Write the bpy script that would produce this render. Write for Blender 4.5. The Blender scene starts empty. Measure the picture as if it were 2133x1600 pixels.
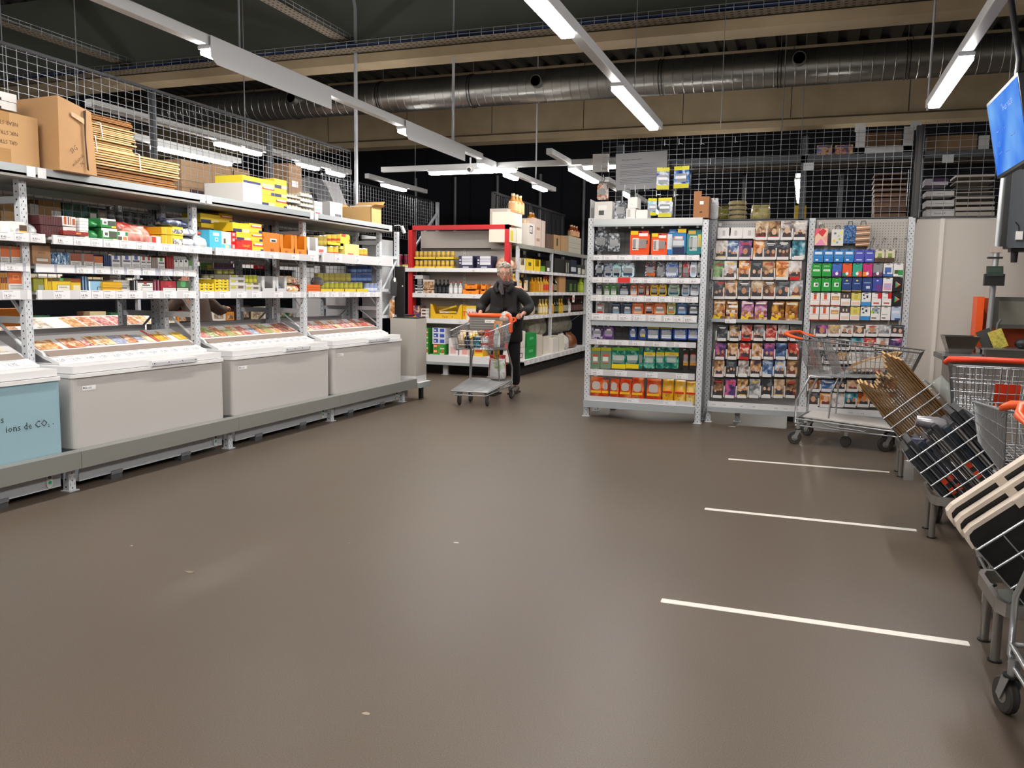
import bpy, math, random
from mathutils import Vector, Matrix

# ------------------------------------------------------------------ camera, world, exposure
sc = bpy.context.scene
COL = sc.collection
FPX, CXP, CYP, CAMH = 1700.0, 1066.5, 800.0, 1.37
PITCH, ROLL, YAW = 0.11529219, -0.01528362, 0.34305776
_f = Vector((-math.sin(YAW) * math.cos(PITCH), math.cos(YAW) * math.cos(PITCH), -math.sin(PITCH)))
_r = Vector((math.cos(YAW), math.sin(YAW), 0.0))
_d = _f.cross(_r)
CAM_R = _r * math.cos(ROLL) + _d * math.sin(ROLL)
CAM_D = -_r * math.sin(ROLL) + _d * math.cos(ROLL)
CAM_F = _f
CAM_O = Vector((0, 0, CAMH))
cd = bpy.data.cameras.new('camera')
cam = bpy.data.objects.new('camera', cd)
COL.objects.link(cam)
cd.sensor_fit = 'HORIZONTAL'; cd.sensor_width = 36.0; cd.lens = FPX * 36.0 / 2133.0
cd.clip_start = 0.05; cd.clip_end = 200
mw = Matrix.Identity(4)
for i in range(3):
    mw[i][0], mw[i][1], mw[i][2], mw[i][3] = CAM_R[i], -CAM_D[i], -CAM_F[i], CAM_O[i]
cam.matrix_world = mw
sc.camera = cam
w = bpy.data.worlds.new('world'); sc.world = w; w.use_nodes = True
w.node_tree.nodes['Background'].inputs[0].default_value = (0.80, 0.86, 1.0, 1)
w.node_tree.nodes['Background'].inputs[1].default_value = 0.05
vs = sc.view_settings
vs.view_transform = 'Standard'; vs.look = 'None'; vs.gamma = 1.0; vs.use_curve_mapping = False
EXPOSURE = 0.0
vs.exposure = EXPOSURE
LAMP_POWER = 102.0
LAMP_COL = (1.0, 0.95, 0.895)
try:
    sc.cycles.max_bounces = 7; sc.cycles.diffuse_bounces = 3; sc.cycles.glossy_bounces = 3
    sc.cycles.transmission_bounces = 4; sc.cycles.transparent_max_bounces = 8
    sc.cycles.caustics_reflective = False; sc.cycles.caustics_refractive = False
    sc.cycles.sample_clamp_indirect = 4.0
except Exception:
    pass
rnd = random.Random(7)

# ------------------------------------------------------------------ measuring: where a sight line meets a known plane of the shop
def _ray(px, py):
    return CAM_R * ((px - CXP) / FPX) + CAM_D * ((py - CYP) / FPX) + CAM_F
def onY(px, py, Y):
    v = _ray(px, py); t = (Y - CAM_O.y) / v.y; return CAM_O + v * t
def onX(px, py, X):
    v = _ray(px, py); t = (X - CAM_O.x) / v.x; return CAM_O + v * t
def onZ(px, py, Z):
    v = _ray(px, py); t = (Z - CAM_O.z) / v.z; return CAM_O + v * t

# ------------------------------------------------------------------ materials
def lin(c):
    c = c / 255.0
    return c / 12.92 if c <= 0.04045 else ((c + 0.055) / 1.055) ** 2.4
def rgb(h):
    if isinstance(h, str):
        h = h.lstrip('#'); h = tuple(int(h[i:i + 2], 16) for i in (0, 2, 4))
    return tuple(lin(x) for x in h) + (1.0,)
_M = {}
def mat(col, rough=0.5, metal=0.0, emit=0.0, alpha=1.0, trans=0.0, name=None, coat=0.0, var=0.0, scale=40.0, bump=0.0):
    key = (col, rough, metal, emit, alpha, trans, coat, var, scale, bump)
    if key in _M: return _M[key]
    m = bpy.data.materials.new(name or ('surface_%03d' % len(_M))); m.use_nodes = True
    nt = m.node_tree; b = nt.nodes['Principled BSDF']
    c = rgb(col)
    b.inputs['Base Color'].default_value = c
    b.inputs['Roughness'].default_value = rough
    b.inputs['Metallic'].default_value = metal
    if emit:
        b.inputs['Emission Color'].default_value = c; b.inputs['Emission Strength'].default_value = emit
    if alpha < 1: b.inputs['Alpha'].default_value = alpha
    if trans: b.inputs['Transmission Weight'].default_value = trans
    if coat: b.inputs['Coat Weight'].default_value = coat
    if var or bump:
        tc = nt.nodes.new('ShaderNodeTexCoord'); nz = nt.nodes.new('ShaderNodeTexNoise')
        nz.inputs['Scale'].default_value = scale; nz.inputs['Detail'].default_value = 5
        nt.links.new(tc.outputs['Object'], nz.inputs['Vector'])
        if var:
            r = nt.nodes.new('ShaderNodeValToRGB')
            r.color_ramp.elements[0].position = .3; r.color_ramp.elements[1].position = .72
            r.color_ramp.elements[0].color = tuple(x * (1 - var) for x in c[:3]) + (1,)
            r.color_ramp.elements[1].color = tuple(min(1, x * (1 + var)) for x in c[:3]) + (1,)
            nt.links.new(nz.outputs['Fac'], r.inputs['Fac']); nt.links.new(r.outputs['Color'], b.inputs['Base Color'])
        if bump:
            bm = nt.nodes.new('ShaderNodeBump'); bm.inputs['Strength'].default_value = bump
            nt.links.new(nz.outputs['Fac'], bm.inputs['Height']); nt.links.new(bm.outputs['Normal'], b.inputs['Normal'])
    _M[key] = m
    return m
def cover(c1, c2, c3, scale=18.0, rough=0.3):
    """a printed cover: three inks in blotches"""
    key = ('cover', c1, c2, c3, scale, rough)
    if key in _M: return _M[key]
    m = bpy.data.materials.new('printed_%03d' % len(_M)); m.use_nodes = True
    nt = m.node_tree; b = nt.nodes['Principled BSDF']; b.inputs['Roughness'].default_value = rough
    tc = nt.nodes.new('ShaderNodeTexCoord'); oi = nt.nodes.new('ShaderNodeObjectInfo')
    ad = nt.nodes.new('ShaderNodeVectorMath'); ad.operation = 'ADD'
    nz = nt.nodes.new('ShaderNodeTexNoise'); nz.inputs['Scale'].default_value = scale; nz.inputs['Detail'].default_value = 3
    nz.inputs['Distortion'].default_value = .6
    mu = nt.nodes.new('ShaderNodeMath'); mu.operation = 'MULTIPLY'; mu.inputs[1].default_value = 37.0
    nt.links.new(oi.outputs['Random'], mu.inputs[0])
    nt.links.new(tc.outputs['Object'], ad.inputs[0]); nt.links.new(mu.outputs[0], ad.inputs[1])
    nt.links.new(ad.outputs[0], nz.inputs['Vector'])
    r = nt.nodes.new('ShaderNodeValToRGB'); r.color_ramp.interpolation = 'LINEAR'
    e = r.color_ramp.elements
    e[0].position = .36; e[0].color = rgb(c1); e[1].position = .66; e[1].color = rgb(c3)
    k = e.new(.50); k.color = rgb(c2)
    nt.links.new(nz.outputs['Fac'], r.inputs['Fac']); nt.links.new(r.outputs['Color'], b.inputs['Base Color'])
    _M[key] = m
    return m

# ------------------------------------------------------------------ mesh builder
def rot_between(d):
    d = d.normalized()
    up = Vector((0, 0, 1)) if abs(d.z) < .95 else Vector((1, 0, 0))
    x = d.cross(up).normalized(); y = x.cross(d).normalized()
    return x, y
class MB:
    def __init__(s): s.v = []; s.f = []; s.mi = []; s.ms = []; s.sm = []
    def _m(s, m):
        if m not in s.ms: s.ms.append(m)
        return s.ms.index(m)
    def add(s, vs, fs, m, smooth=False):
        b = len(s.v); s.v.extend(tuple(v) for v in vs); k = s._m(m)
        for f in fs: s.f.append(tuple(b + i for i in f)); s.mi.append(k); s.sm.append(smooth)
        return s
    def box(s, x0, x1, y0, y1, z0, z1, m):
        vs = [(x, y, z) for x in (x0, x1) for y in (y0, y1) for z in (z0, z1)]
        fs = [(0, 1, 3, 2), (4, 6, 7, 5), (0, 4, 5, 1), (2, 3, 7, 6), (0, 2, 6, 4), (1, 5, 7, 3)]
        return s.add(vs, fs, m)
    def cbox(s, c, d, m): return s.box(c[0] - d[0] / 2, c[0] + d[0] / 2, c[1] - d[1] / 2, c[1] + d[1] / 2, c[2] - d[2] / 2, c[2] + d[2] / 2, m)
    def rbox(s, x0, x1, y0, y1, z0, z1, m, r=.01, n=3, axis='z'):
        """box with rounded edges along one axis"""
        A = {'x': (1, 2, 0), 'y': (2, 0, 1), 'z': (0, 1, 2)}[axis]
        lo = (x0, y0, z0); hi = (x1, y1, z1)
        a0, a1, b0, b1 = lo[A[0]], hi[A[0]], lo[A[1]], hi[A[1]]
        pts = []
        for (cx, cy, st) in ((a1 - r, b1 - r, 0), (a0 + r, b1 - r, 90), (a0 + r, b0 + r, 180), (a1 - r, b0 + r, 270)):
            for k in range(n + 1):
                t = math.radians(st + 90 * k / n); pts.append((cx + r * math.cos(t), cy + r * math.sin(t)))
        return s.prism(pts, lo[A[2]], hi[A[2]], axis, m)
    def prism(s, pts, h0, h1, axis, m, smooth=False):
        """pts: outline in the two other axes (x: y,z / y: z,x / z: x,y)"""
        def P(a, b, h): return {'x': (h, a, b), 'y': (b, h, a), 'z': (a, b, h)}[axis]
        n = len(pts)
        vs = [P(a, b, h0) for a, b in pts] + [P(a, b, h1) for a, b in pts]
        s.add(vs, [(i, (i + 1) % n, n + (i + 1) % n, n + i) for i in range(n)], m, smooth)
        s.add(vs, [tuple(reversed(range(n))), tuple(range(n, 2 * n))], m)
        return s
    def bar(s, p0, p1, w, h, m, up=None):
        p0, p1 = Vector(p0), Vector(p1); d = (p1 - p0)
        x, y = rot_between(d)
        if up is not None:
            u = Vector(up); x = d.normalized().cross(u).normalized(); y = x.cross(d.normalized()).normalized()
        c = [x * (w / 2 * i) + y * (h / 2 * j) for i, j in ((-1, -1), (1, -1), (1, 1), (-1, 1))]
        vs = [p0 + k for k in c] + [p1 + k for k in c]
        return s.add(vs, [(3, 2, 1, 0), (4, 5, 6, 7)] + [(i, (i + 1) % 4, 4 + (i + 1) % 4, 4 + i) for i in range(4)], m)
    def tube(s, pts, r, m, n=6, closed=False, caps=True):
        pts = [Vector(p) for p in pts]; N = len(pts); rings = []
        rr = r if isinstance(r, (list, tuple)) else [r] * N
        x = None
        for i, p in enumerate(pts):
            a = pts[(i - 1) % N] if (closed or i > 0) else p
            b = pts[(i + 1) % N] if (closed or i < N - 1) else p
            d = (b - a).normalized()
            if x is None: x, y = rot_between(d)
            else:
                x = (x - d * x.dot(d)); x = x.normalized() if x.length > 1e-6 else rot_between(d)[0]
                y = x.cross(d).normalized()
            rings.append([p + (x * math.cos(2 * math.pi * k / n) + y * math.sin(2 * math.pi * k / n)) * rr[i] for k in range(n)])
        vs = [v for g in rings for v in g]; fs = []
        M = N if closed else N - 1
        for i in range(M):
            j = (i + 1) % N
            for k in range(n): fs.append((i * n + k, i * n + (k + 1) % n, j * n + (k + 1) % n, j * n + k))
        s.add(vs, fs, m, True)
        if not closed and caps: s.add(vs, [tuple(reversed(range(n))), tuple(range((N - 1) * n, N * n))], m)
        return s
    def lathe(s, prof, m, n=14, o=(0, 0, 0), axis='z', smooth=True):
        """prof: list of (radius, height[, material])"""
        def P(r, t, h):
            a, b = r * math.cos(t), r * math.sin(t)
            q = {'z': (a, b, h), 'x': (h, a, b), 'y': (b, h, a)}[axis]
            return (o[0] + q[0], o[1] + q[1], o[2] + q[2])
        for i in range(len(prof) - 1):
            r0, h0 = prof[i][:2]; r1, h1 = prof[i + 1][:2]; mm = prof[i][2] if len(prof[i]) > 2 and prof[i][2] else m
            vs = [P(r0, 2 * math.pi * k / n, h0) for k in range(n)] + [P(r1, 2 * math.pi * k / n, h1) for k in range(n)]
            s.add(vs, [(k, (k + 1) % n, n + (k + 1) % n, n + k) for k in range(n)], mm, smooth)
        for idx, rev in ((0, True), (-1, False)):
            r, h = prof[idx][:2]
            if r > 1e-5:
                vs = [P(r, 2 * math.pi * k / n, h) for k in range(n)]
                s.add(vs, [tuple(reversed(range(n))) if rev else tuple(range(n))], m)
        return s
    def quad(s, a, b, c, d, m): return s.add([a, b, c, d], [(0, 1, 2, 3)], m)
    def sphere(s, c, r, m, n=10, k=7):
        r = r if isinstance(r, (tuple, list)) else (r, r, r)
        vs = [(c[0], c[1], c[2] - r[2])]
        for i in range(1, k):
            t = -math.pi / 2 + math.pi * i / k
            for j in range(n): vs.append((c[0] + r[0] * math.cos(t) * math.cos(2 * math.pi * j / n), c[1] + r[1] * math.cos(t) * math.sin(2 * math.pi * j / n), c[2] + r[2] * math.sin(t)))
        vs.append((c[0], c[1], c[2] + r[2])); L = len(vs) - 1
        fs = [(0, 1 + (j + 1) % n, 1 + j) for j in range(n)]
        for i in range(k - 2):
            for j in range(n): fs.append((1 + i * n + j, 1 + i * n + (j + 1) % n, 1 + (i + 1) * n + (j + 1) % n, 1 + (i + 1) * n + j))
        fs += [(1 + (k - 2) * n + j, 1 + (k - 2) * n + (j + 1) % n, L) for j in range(n)]
        return s.add(vs, fs, m, True)
    def text(s, t, m, size, o, ux, uz, align='LEFT', out=None):
        """lettering: raised a hair off the face it is printed on; o origin, ux writing direction, uz up"""
        vs, fs = glyphs(t)
        if not vs: return s
        ux = Vector(ux).normalized(); uz = Vector(uz).normalized(); o = Vector(o)
        x0 = min(v[0] for v in vs); x1 = max(v[0] for v in vs)
        off = {'LEFT': -x0, 'CENTER': -(x0 + x1) / 2, 'RIGHT': -x1}[align]
        return s.add([o + ux * ((v[0] + off) * size) + uz * (v[1] * size) for v in vs], fs, m)
    def xf(s, M):
        s.v = [tuple(M @ Vector(v)) for v in s.v]; return s
    def mesh(s, name):
        me = bpy.data.meshes.new(name); me.from_pydata(s.v, [], s.f)
        for m in s.ms: me.materials.append(m)
        me.polygons.foreach_set('material_index', s.mi); me.polygons.foreach_set('use_smooth', s.sm)
        me.update(); return me
    def build(s, name, parent=None, loc=(0, 0, 0), rz=0.0):
        return put(s.mesh(name), name, parent, loc, rz)
_G = {}
def glyphs(t):
    if t in _G: return _G[t]
    cu = bpy.data.curves.new('lettering', 'FONT'); cu.body = t; cu.resolution_u = 1; cu.fill_mode = 'FRONT'
    ob = bpy.data.objects.new('lettering', cu); COL.objects.link(ob)
    dg = bpy.context.evaluated_depsgraph_get(); dg.update()
    me = bpy.data.meshes.new_from_object(ob.evaluated_get(dg))
    vs = [(v.co.x, v.co.y) for v in me.vertices]; fs = [tuple(p.vertices) for p in me.polygons]
    bpy.data.objects.remove(ob); bpy.data.curves.remove(cu); bpy.data.meshes.remove(me)
    _G[t] = (vs, fs); return _G[t]

# ------------------------------------------------------------------ objects
def put(me, name, parent=None, loc=(0, 0, 0), rz=0.0):
    o = bpy.data.objects.new(name, me); COL.objects.link(o)
    o.location = loc
    if rz: o.rotation_euler = (0, 0, rz)
    if parent is not None: o.parent = parent
    return o
def tag(o, label=None, cat=None, group=None, kind=None):
    if label: o['label'] = label
    if cat: o['category'] = cat
    if group: o['group'] = group
    if kind: o['kind'] = kind
    return o
def thing(name, label, cat, loc=(0, 0, 0), rz=0.0, group=None):
    o = bpy.data.objects.new(name, None); COL.objects.link(o); o.empty_display_size = .1
    o.location = loc; o.rotation_euler = (0, 0, rz)
    return tag(o, label, cat, group)
def struct(mb, name, label=None):
    o = mb.build(name); o['kind'] = 'structure'
    if label: o['label'] = label
    return o
def dup(src, loc=None, rz=None, label=None, group=None):
    r = src.copy(); COL.objects.link(r)
    if loc is not None: r.location = loc
    if rz is not None: r.rotation_euler = (0, 0, rz)
    if label: r['label'] = label
    if group: r['group'] = group
    for ch in list(src.children):
        c = ch.copy(); COL.objects.link(c); c.parent = r
        for g in list(ch.children):
            d = g.copy(); COL.objects.link(d); d.parent = c
    return r
ORD = 'first second third fourth fifth sixth seventh eighth ninth tenth eleventh twelfth thirteenth fourteenth fifteenth sixteenth seventeenth eighteenth nineteenth twentieth'.split()

WHITE = mat('#e8e8ea', .45); GREYW = mat('#c9c8c6', .5); SHELFG = mat('#a9b0b4', .5); POST = mat('#cfd3d8', .5); HOLE = mat('#1c1c20', .8)
BLACK = mat('#141416', .5); INK = mat('#15151a', .7); CARTON = mat('#b08a5c', .85, var=.06, scale=6); CARTOND = mat('#7d5a36', .9)
PAPER = mat('#f2f0ee', .7); STEEL = mat('#b9bcc0', .28, .9); WIRE = mat('#9aa0a6', .4, .6); GALV = mat('#9a9c9c', .38, .85, var=.12, scale=5)
RED = mat('#c4141c', .45); ORANGE = mat('#ee5a1e', .4); YELLOW = mat('#f2cf1c', .45); LABELW = mat('#ecebee', .6)

# ================================================================== the hall: floor, deck, girders, walls
def floor_material():
    m = bpy.data.materials.new('floor_vinyl'); m.use_nodes = True
    nt = m.node_tree; b = nt.nodes['Principled BSDF']
    tc = nt.nodes.new('ShaderNodeTexCoord')
    n1 = nt.nodes.new('ShaderNodeTexNoise'); n1.inputs['Scale'].default_value = 260; n1.inputs['Detail'].default_value = 2
    n2 = nt.nodes.new('ShaderNodeTexNoise'); n2.inputs['Scale'].default_value = .55; n2.inputs['Detail'].default_value = 5
    r1 = nt.nodes.new('ShaderNodeValToRGB'); r2 = nt.nodes.new('ShaderNodeValToRGB')
    r1.color_ramp.elements[0].position = .35; r1.color_ramp.elements[0].color = rgb('#51473d')
    r1.color_ramp.elements[1].position = .75; r1.color_ramp.elements[1].color = rgb('#6e6054')
    r2.color_ramp.elements[0].position = .3; r2.color_ramp.elements[0].color = (.86, .86, .86, 1)
    r2.color_ramp.elements[1].position = .7; r2.color_ramp.elements[1].color = (1.08, 1.07, 1.05, 1)
    mx = nt.nodes.new('ShaderNodeMix'); mx.data_type = 'RGBA'; mx.blend_type = 'MULTIPLY'; mx.inputs['Factor'].default_value = 1
    for n in (n1, n2): nt.links.new(tc.outputs['Object'], n.inputs['Vector'])
    nt.links.new(n1.outputs['Fac'], r1.inputs['Fac']); nt.links.new(n2.outputs['Fac'], r2.inputs['Fac'])
    nt.links.new(r1.outputs['Color'], mx.inputs[6]); nt.links.new(r2.outputs['Color'], mx.inputs[7])
    nt.links.new(mx.outputs[2], b.inputs['Base Color'])
    rr = nt.nodes.new('ShaderNodeMapRange'); rr.inputs[3].default_value = .34; rr.inputs[4].default_value = .5
    nt.links.new(n2.outputs['Fac'], rr.inputs[0]); nt.links.new(rr.outputs[0], b.inputs['Roughness'])
    bp = nt.nodes.new('ShaderNodeBump'); bp.inputs['Strength'].default_value = .12; bp.inputs['Distance'].default_value = .002
    nt.links.new(n1.outputs['Fac'], bp.inputs['Height']); nt.links.new(bp.outputs['Normal'], b.inputs['Normal'])
    return m
FX0, FX1, FY0, FY1, DECK = -14.0, 4.2, -5.0, 21.0, 5.25
mb = MB(); mb.box(FX0, FX1, FY0, FY1, -.1, 0, floor_material()); struct(mb, 'floor')
WALLD = mat('#2b2c36', .8, var=.08, scale=3); WALLG = mat('#8f8d8c', .8)
mb = MB(); mb.box(FX0, FX1, FY1, FY1 + .1, 0, DECK, WALLD)
for k in range(14): mb.box(FX0 + 1.3 * k, FX0 + 1.3 * k + .02, FY1 - .012, FY1, 0, DECK, mat('#1b1c24', .8))
struct(mb, 'wall_back')
mb = MB(); mb.box(FX0 - .1, FX0, FY0, FY1, 0, DECK, WALLD); struct(mb, 'wall_left')
mb = MB(); mb.box(FX1, FX1 + .1, FY0, FY1, 0, DECK, WALLG); struct(mb, 'wall_right')
mb = MB(); mb.box(FX0, FX1, FY0 - .1, FY0, 0, DECK, WALLG); struct(mb, 'wall_front')
# corrugated roof deck
DK = mat('#34332f', .7, .2); mb = MB()
pts = []; x = FX0
while x < FX1:
    pts += [(x, 0), (x + .14, 0), (x + .17, .07), (x + .27, .07)]; x += .30
vsd = []; fsd = []
for i, (px, pz) in enumerate(pts): vsd += [(px, FY0, DECK + pz), (px, FY1, DECK + pz)]
for i in range(len(pts) - 1): fsd.append((2 * i, 2 * i + 1, 2 * i + 3, 2 * i + 2))
mb.add(vsd, fsd, DK); mb.box(FX0, FX1, FY0, FY1, DECK + .09, DECK + .14, DK)
struct(mb, 'ceiling')
# concrete girders with a wide bottom flange
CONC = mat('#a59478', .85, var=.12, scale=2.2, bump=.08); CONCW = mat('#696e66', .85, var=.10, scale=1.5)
JOINT = mat('#3c3b36', .9)
for nm, y0, y1 in (('trim_girder_1', 8.806, 9.13), ('trim_girder_2', 13.99, 14.35), ('trim_girder_3', 3.55, 3.9)):
    mb = MB(); yc = y0 + .10
    prof = [(y0, 4.0), (y1, 4.0), (y1, 4.09), (yc + .18, 4.15), (yc + .18, DECK), (yc, DECK), (yc, 4.15), (y0, 4.105)]
    mb.prism(prof, FX0, FX1, 'x', CONC)
    for k in range(11): mb.box(FX0 + 1.7 * k, FX0 + 1.7 * k + .012, yc - .003, yc + .001, 4.16, DECK, JOINT)
    struct(mb, nm)
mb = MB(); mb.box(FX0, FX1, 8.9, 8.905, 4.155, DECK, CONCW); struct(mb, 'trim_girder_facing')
# white marks on the floor
for k, Y in enumerate((3.537, 5.20, 6.875)):
    mb = MB(); mb.rbox(-.54, .68, Y - .024, Y + .024, 0, .0015, mat('#e9e4dc', .5, var=.05, scale=20), r=.008)
    o = mb.build('parking_line'); tag(o, ['white stripe painted on the floor by the nearby caster wheel', 'white stripe on the floor by the bin of dark folded crates', 'white stripe on the floor by the bin of brown cardboard'][k], 'floor marking', 'white parking stripes on the floor')
# scuffs and paper scraps lying on the floor
for px, py, s, c in ((950, 1131, .022, '#d8d4cc'), (395, 1192, .03, '#8d8274'), (762, 1487, .022, '#a89a88'), (1526, 889, .05, '#c9c4bc'), (1072, 994, .016, '#8c8378'), (274, 1137, .012, '#cfcac2'), (1470, 1014, .014, '#8c8378'), (727, 1132, .012, '#9a9084')):
    p = onZ(px, py, 0); mb = MB(); n = 7; a0 = rnd.random() * 3
    mb.prism([(s * (.6 + .5 * rnd.random()) * math.cos(a0 + 2 * math.pi * i / n) * .9, s * .5 * (.6 + .6 * rnd.random()) * math.sin(a0 + 2 * math.pi * i / n)) for i in range(n)], 0, .001, 'z', mat(c, .8))
    o = mb.build('paper_scrap', loc=(p.x, p.y, .0005)); tag(o, {950: 'tiny white scrap lying in the middle of the floor', 395: 'pale brown smudge of dirt on the floor before the blue freezer', 762: 'small tan crumb on the floor close to the camera', 1526: 'white paper scrap in front of the movie panel', 1072: 'small pale fleck on the floor straight before the razor rack', 274: 'tiny white fleck on the floor before the freezer with two signs', 1470: 'small grey fleck beside the white stripes', 727: 'tiny grey fleck on the floor before the freezer row'}[px], 'scrap', 'scraps on the floor')

# ================================================================== under the deck: trays, duct, rods
BLUEC = mat('#24365f', .6, var=.25, scale=9); TRAYB = mat('#7d7364', .6, .3)
def cable_tray(p0, p1, width, label, cable, h=.075):
    """wire basket tray: perforated bottom, wire ribs, a bed of cables"""
    p0, p1 = Vector(p0), Vector(p1); d = (p1 - p0); L = d.length; d.normalize(); n = Vector((-d.y, d.x, 0))
    t = thing('cable_tray', label, 'cable tray', (p0.x, p0.y, p0.z))
    b = MB(); a = d * 0
    def Q(s, o, z): return d * s + n * o + Vector((0, 0, z))
    b.add([Q(0, -width / 2, 0), Q(0, width / 2, 0), Q(L, width / 2, 0), Q(L, -width / 2, 0)] + [Q(0, -width / 2, .004), Q(0, width / 2, .004), Q(L, width / 2, .004), Q(L, -width / 2, .004)], [(0, 1, 2, 3), (7, 6, 5, 4), (0, 3, 7, 4), (1, 5, 6, 2)], TRAYB)
    s = .03
    while s < L - .03:
        for o in (-.35, 0, .35): b.add([Q(s, width * (o - .06), -.001), Q(s, width * (o + .06), -.001), Q(s + .03, width * (o + .06), -.001), Q(s + .03, width * (o - .06), -.001)], [(0, 1, 2, 3)], HOLE)
        s += .07
    b.build('tray_bottom', t)
    g = MB(); s = 0
    while s < L:
        g.tube([Q(s, -width / 2, h), Q(s, -width / 2, .004), Q(s, width / 2, .004), Q(s, width / 2, h)], .0035, WIRE, 4); s += .14
    for o, z in ((-width / 2, h), (width / 2, h), (-width / 2, h / 2), (width / 2, h / 2)): g.tube([Q(0, o, z), Q(L, o, z)], .0035, WIRE, 4)
    g.build('wire_basket', t)
    c = MB(); k = 0
    for o in (-.38, -.22, -.07, .08, .23, .37):
        pts = []; m = int(L / .5) + 1
        for i in range(m + 1): pts.append(Q(L * i / m, width * o + rnd.uniform(-.008, .008), .022 + rnd.uniform(0, .028)))
        c.tube(pts, .017, cable, 5)
    c.build('cable_bed', t)
    return t
cable_tray((-13, 8.68, 4.11), (4.0, 8.68, 4.11), .2, 'wire cable tray full of blue cables along the concrete girder', BLUEC)
GREYC = mat('#4c4a44', .7, var=.2, scale=9)
cable_tray((-5.25, 4.2, 4.22), (-5.25, 8.8, 4.22), .16, 'short perforated tray of grey cables joining the blue cable tray', GREYC)
cable_tray((-8.58, 4.2, 4.22), (-8.58, 8.8, 4.22), .16, 'grey cable tray above the mesh with the cardboard boxes below', GREYC)
# spiral duct
def duct():
    t = thing('ventilation_duct', 'long galvanized round spiral duct hung between the concrete girders', 'duct', (0, 11.6, 4.29))
    b = MB(); x = -12.5; prof = []
    while x < 4.1:
        prof += [(.23, x), (.23, x + .114), (.2335, x + .118), (.2335, x + .126), (.23, x + .13)]; x += .13
    b.lathe(prof, mat('#a2a3a0', .3, .9, var=.1, scale=3), 32, axis='x'); b.build('spiral_pipe', t)
    for px, py in ((605, 200), (785, 190), (975, 170), (1375, 140), (1625, 120), (1895, 95)):
        X = onY(px, py, 11.4).x
        c = MB()
        for dx in (-.02, .02): c.tube([(X + dx, .236 * math.cos(2 * math.pi * k / 28), .236 * math.sin(2 * math.pi * k / 28)) for k in range(28)], .006, BLACK, 4, closed=True)
        c.bar((X, 0, .235), (X, 0, .95), .008, .008, WIRE)
        c.build('hanger', t)
    for px, py in ((610, 205), (1118, 170), (1665, 123)):
        p = onY(px, py, 11.33); n = MB(); dz = p.z - 4.29
        n.lathe([(.085, -.33), (.085, -.2), (.095, -.2), (.095, -.18)], GALV, 18, o=(p.x, 0, dz), axis='y')
        n.lathe([(.0, -.331), (.072, -.331)], HOLE, 18, o=(p.x, 0, dz), axis='y')
        n.build('air_nozzle', t)
duct()
# thin rods and pipes
def rod(x, y, z0, z1, r, label, m=WIRE, name='hanging_rod'):
    b = MB(); b.tube([(0, 0, z0), (0, 0, z1)], r, m, 6); o = b.build(name, loc=(x, y, 0)); return tag(o, label, 'rod', 'thin hanging rods under the roof')
ROD2 = mat('#b9bec4', .45, .3)
b = MB(); b.tube([(0, 0, 1.2), (0, 0, 4.62), (-.03, .02, 4.72), (-.05, .05, DECK)], .022, ROD2, 8)
tag(b.build('conduit_pipe', loc=(-5.17, 8.80, 0)), 'tall pale conduit pipe standing at the end of the wire mesh', 'pipe')
rod(-3.95, 8.9, 3.04, DECK, .016, 'thick pale rod holding the far end of the shielded light strip', ROD2)
rod(-3.95, 5.1, 3.04, DECK, .007, 'thin rod holding the near end of the shielded light strip')
rod(-4.02, 12.2, 3.04, DECK, .012, 'grey rod in front of the dark wall beyond the shielded strip', ROD2)
rod(-1.49, 7.2, 3.04, DECK, .004, 'thin wire holding the light strip before the wall sign')
rod(-.9, 8.6, 3.0, DECK, .004, 'thin wire dropping to the mesh above the movie panel')
rod(.93, 8.35, 3.02, DECK, .012, 'grey rod behind the light strip next to the screen', ROD2)
rod(1.6, 8.6, 3.02, DECK, .005, 'thin wire above the blue screen')
for x, y, l in ((-8.0, 6.5, 'thin wire beside the cardboard boxes on top'), (-7.0, 6.5, 'pale wire hanging at the first tray joint'), (-9.3, 7.2, 'thin wire in the dark corner over the mesh'), (-6.3, 8.2, 'grey rod over the aisle light behind the mesh')):
    rod(x, y, 3.03, DECK, .006, l)

# ================================================================== light strips
DIFF = {}
FARP = LAMP_POWER * .5
def lamp_mat(p):
    if p not in DIFF:
        m = bpy.data.materials.new('lamp_diffuser'); m.use_nodes = True; nt = m.node_tree
        nt.nodes.remove(nt.nodes['Principled BSDF']); e = nt.nodes.new('ShaderNodeEmission')
        e.inputs['Color'].default_value = LAMP_COL + (1,); e.inputs['Strength'].default_value = p
        nt.links.new(e.outputs[0], nt.nodes['Material Output'].inputs['Surface']); DIFF[p] = m
    return DIFF[p]
TRUNK = mat('#cfd1d4', .45)
def light_strip(label, a, b, lamps, shields=(), z=3.0, power=None, along='y', at=0.0, wdt=.075):
    """a trunking rail from a to b with luminaires (lamps) and white side shields, each given by its own stretch"""
    t = thing('light_strip', label, 'light', (0, at, 0) if along == 'x' else (at, 0, 0))
    if along == 'x': t.rotation_euler = (0, 0, -math.pi / 2)      # local y runs along world x
    p = power or LAMP_POWER
    m = MB(); m.rbox(-wdt / 2, wdt / 2, a, b, z - .01, z + .06, TRUNK, .006, axis='y'); m.build('trunking', t)
    for l0, l1 in lamps:
        h = MB(); h.rbox(-.05, .05, l0 - .02, l1 + .02, z - .035, z - .01, TRUNK, .006, axis='y'); h.build('lamp_housing', t)
        d = MB(); d.rbox(-.045, .045, l0, l1, z - .07, z - .035, lamp_mat(p), .012, axis='y'); d.build('diffuser', t)
    for l0, l1 in shields:
        s = MB(); s.prism([(l0, z + .05), (l1, z + .05), (l1, z - .13), (l0 + .06, z - .13), (l0, z - .09)], .056, .061, 'x', TRUNK); s.build('side_shield', t)
    return t
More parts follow.
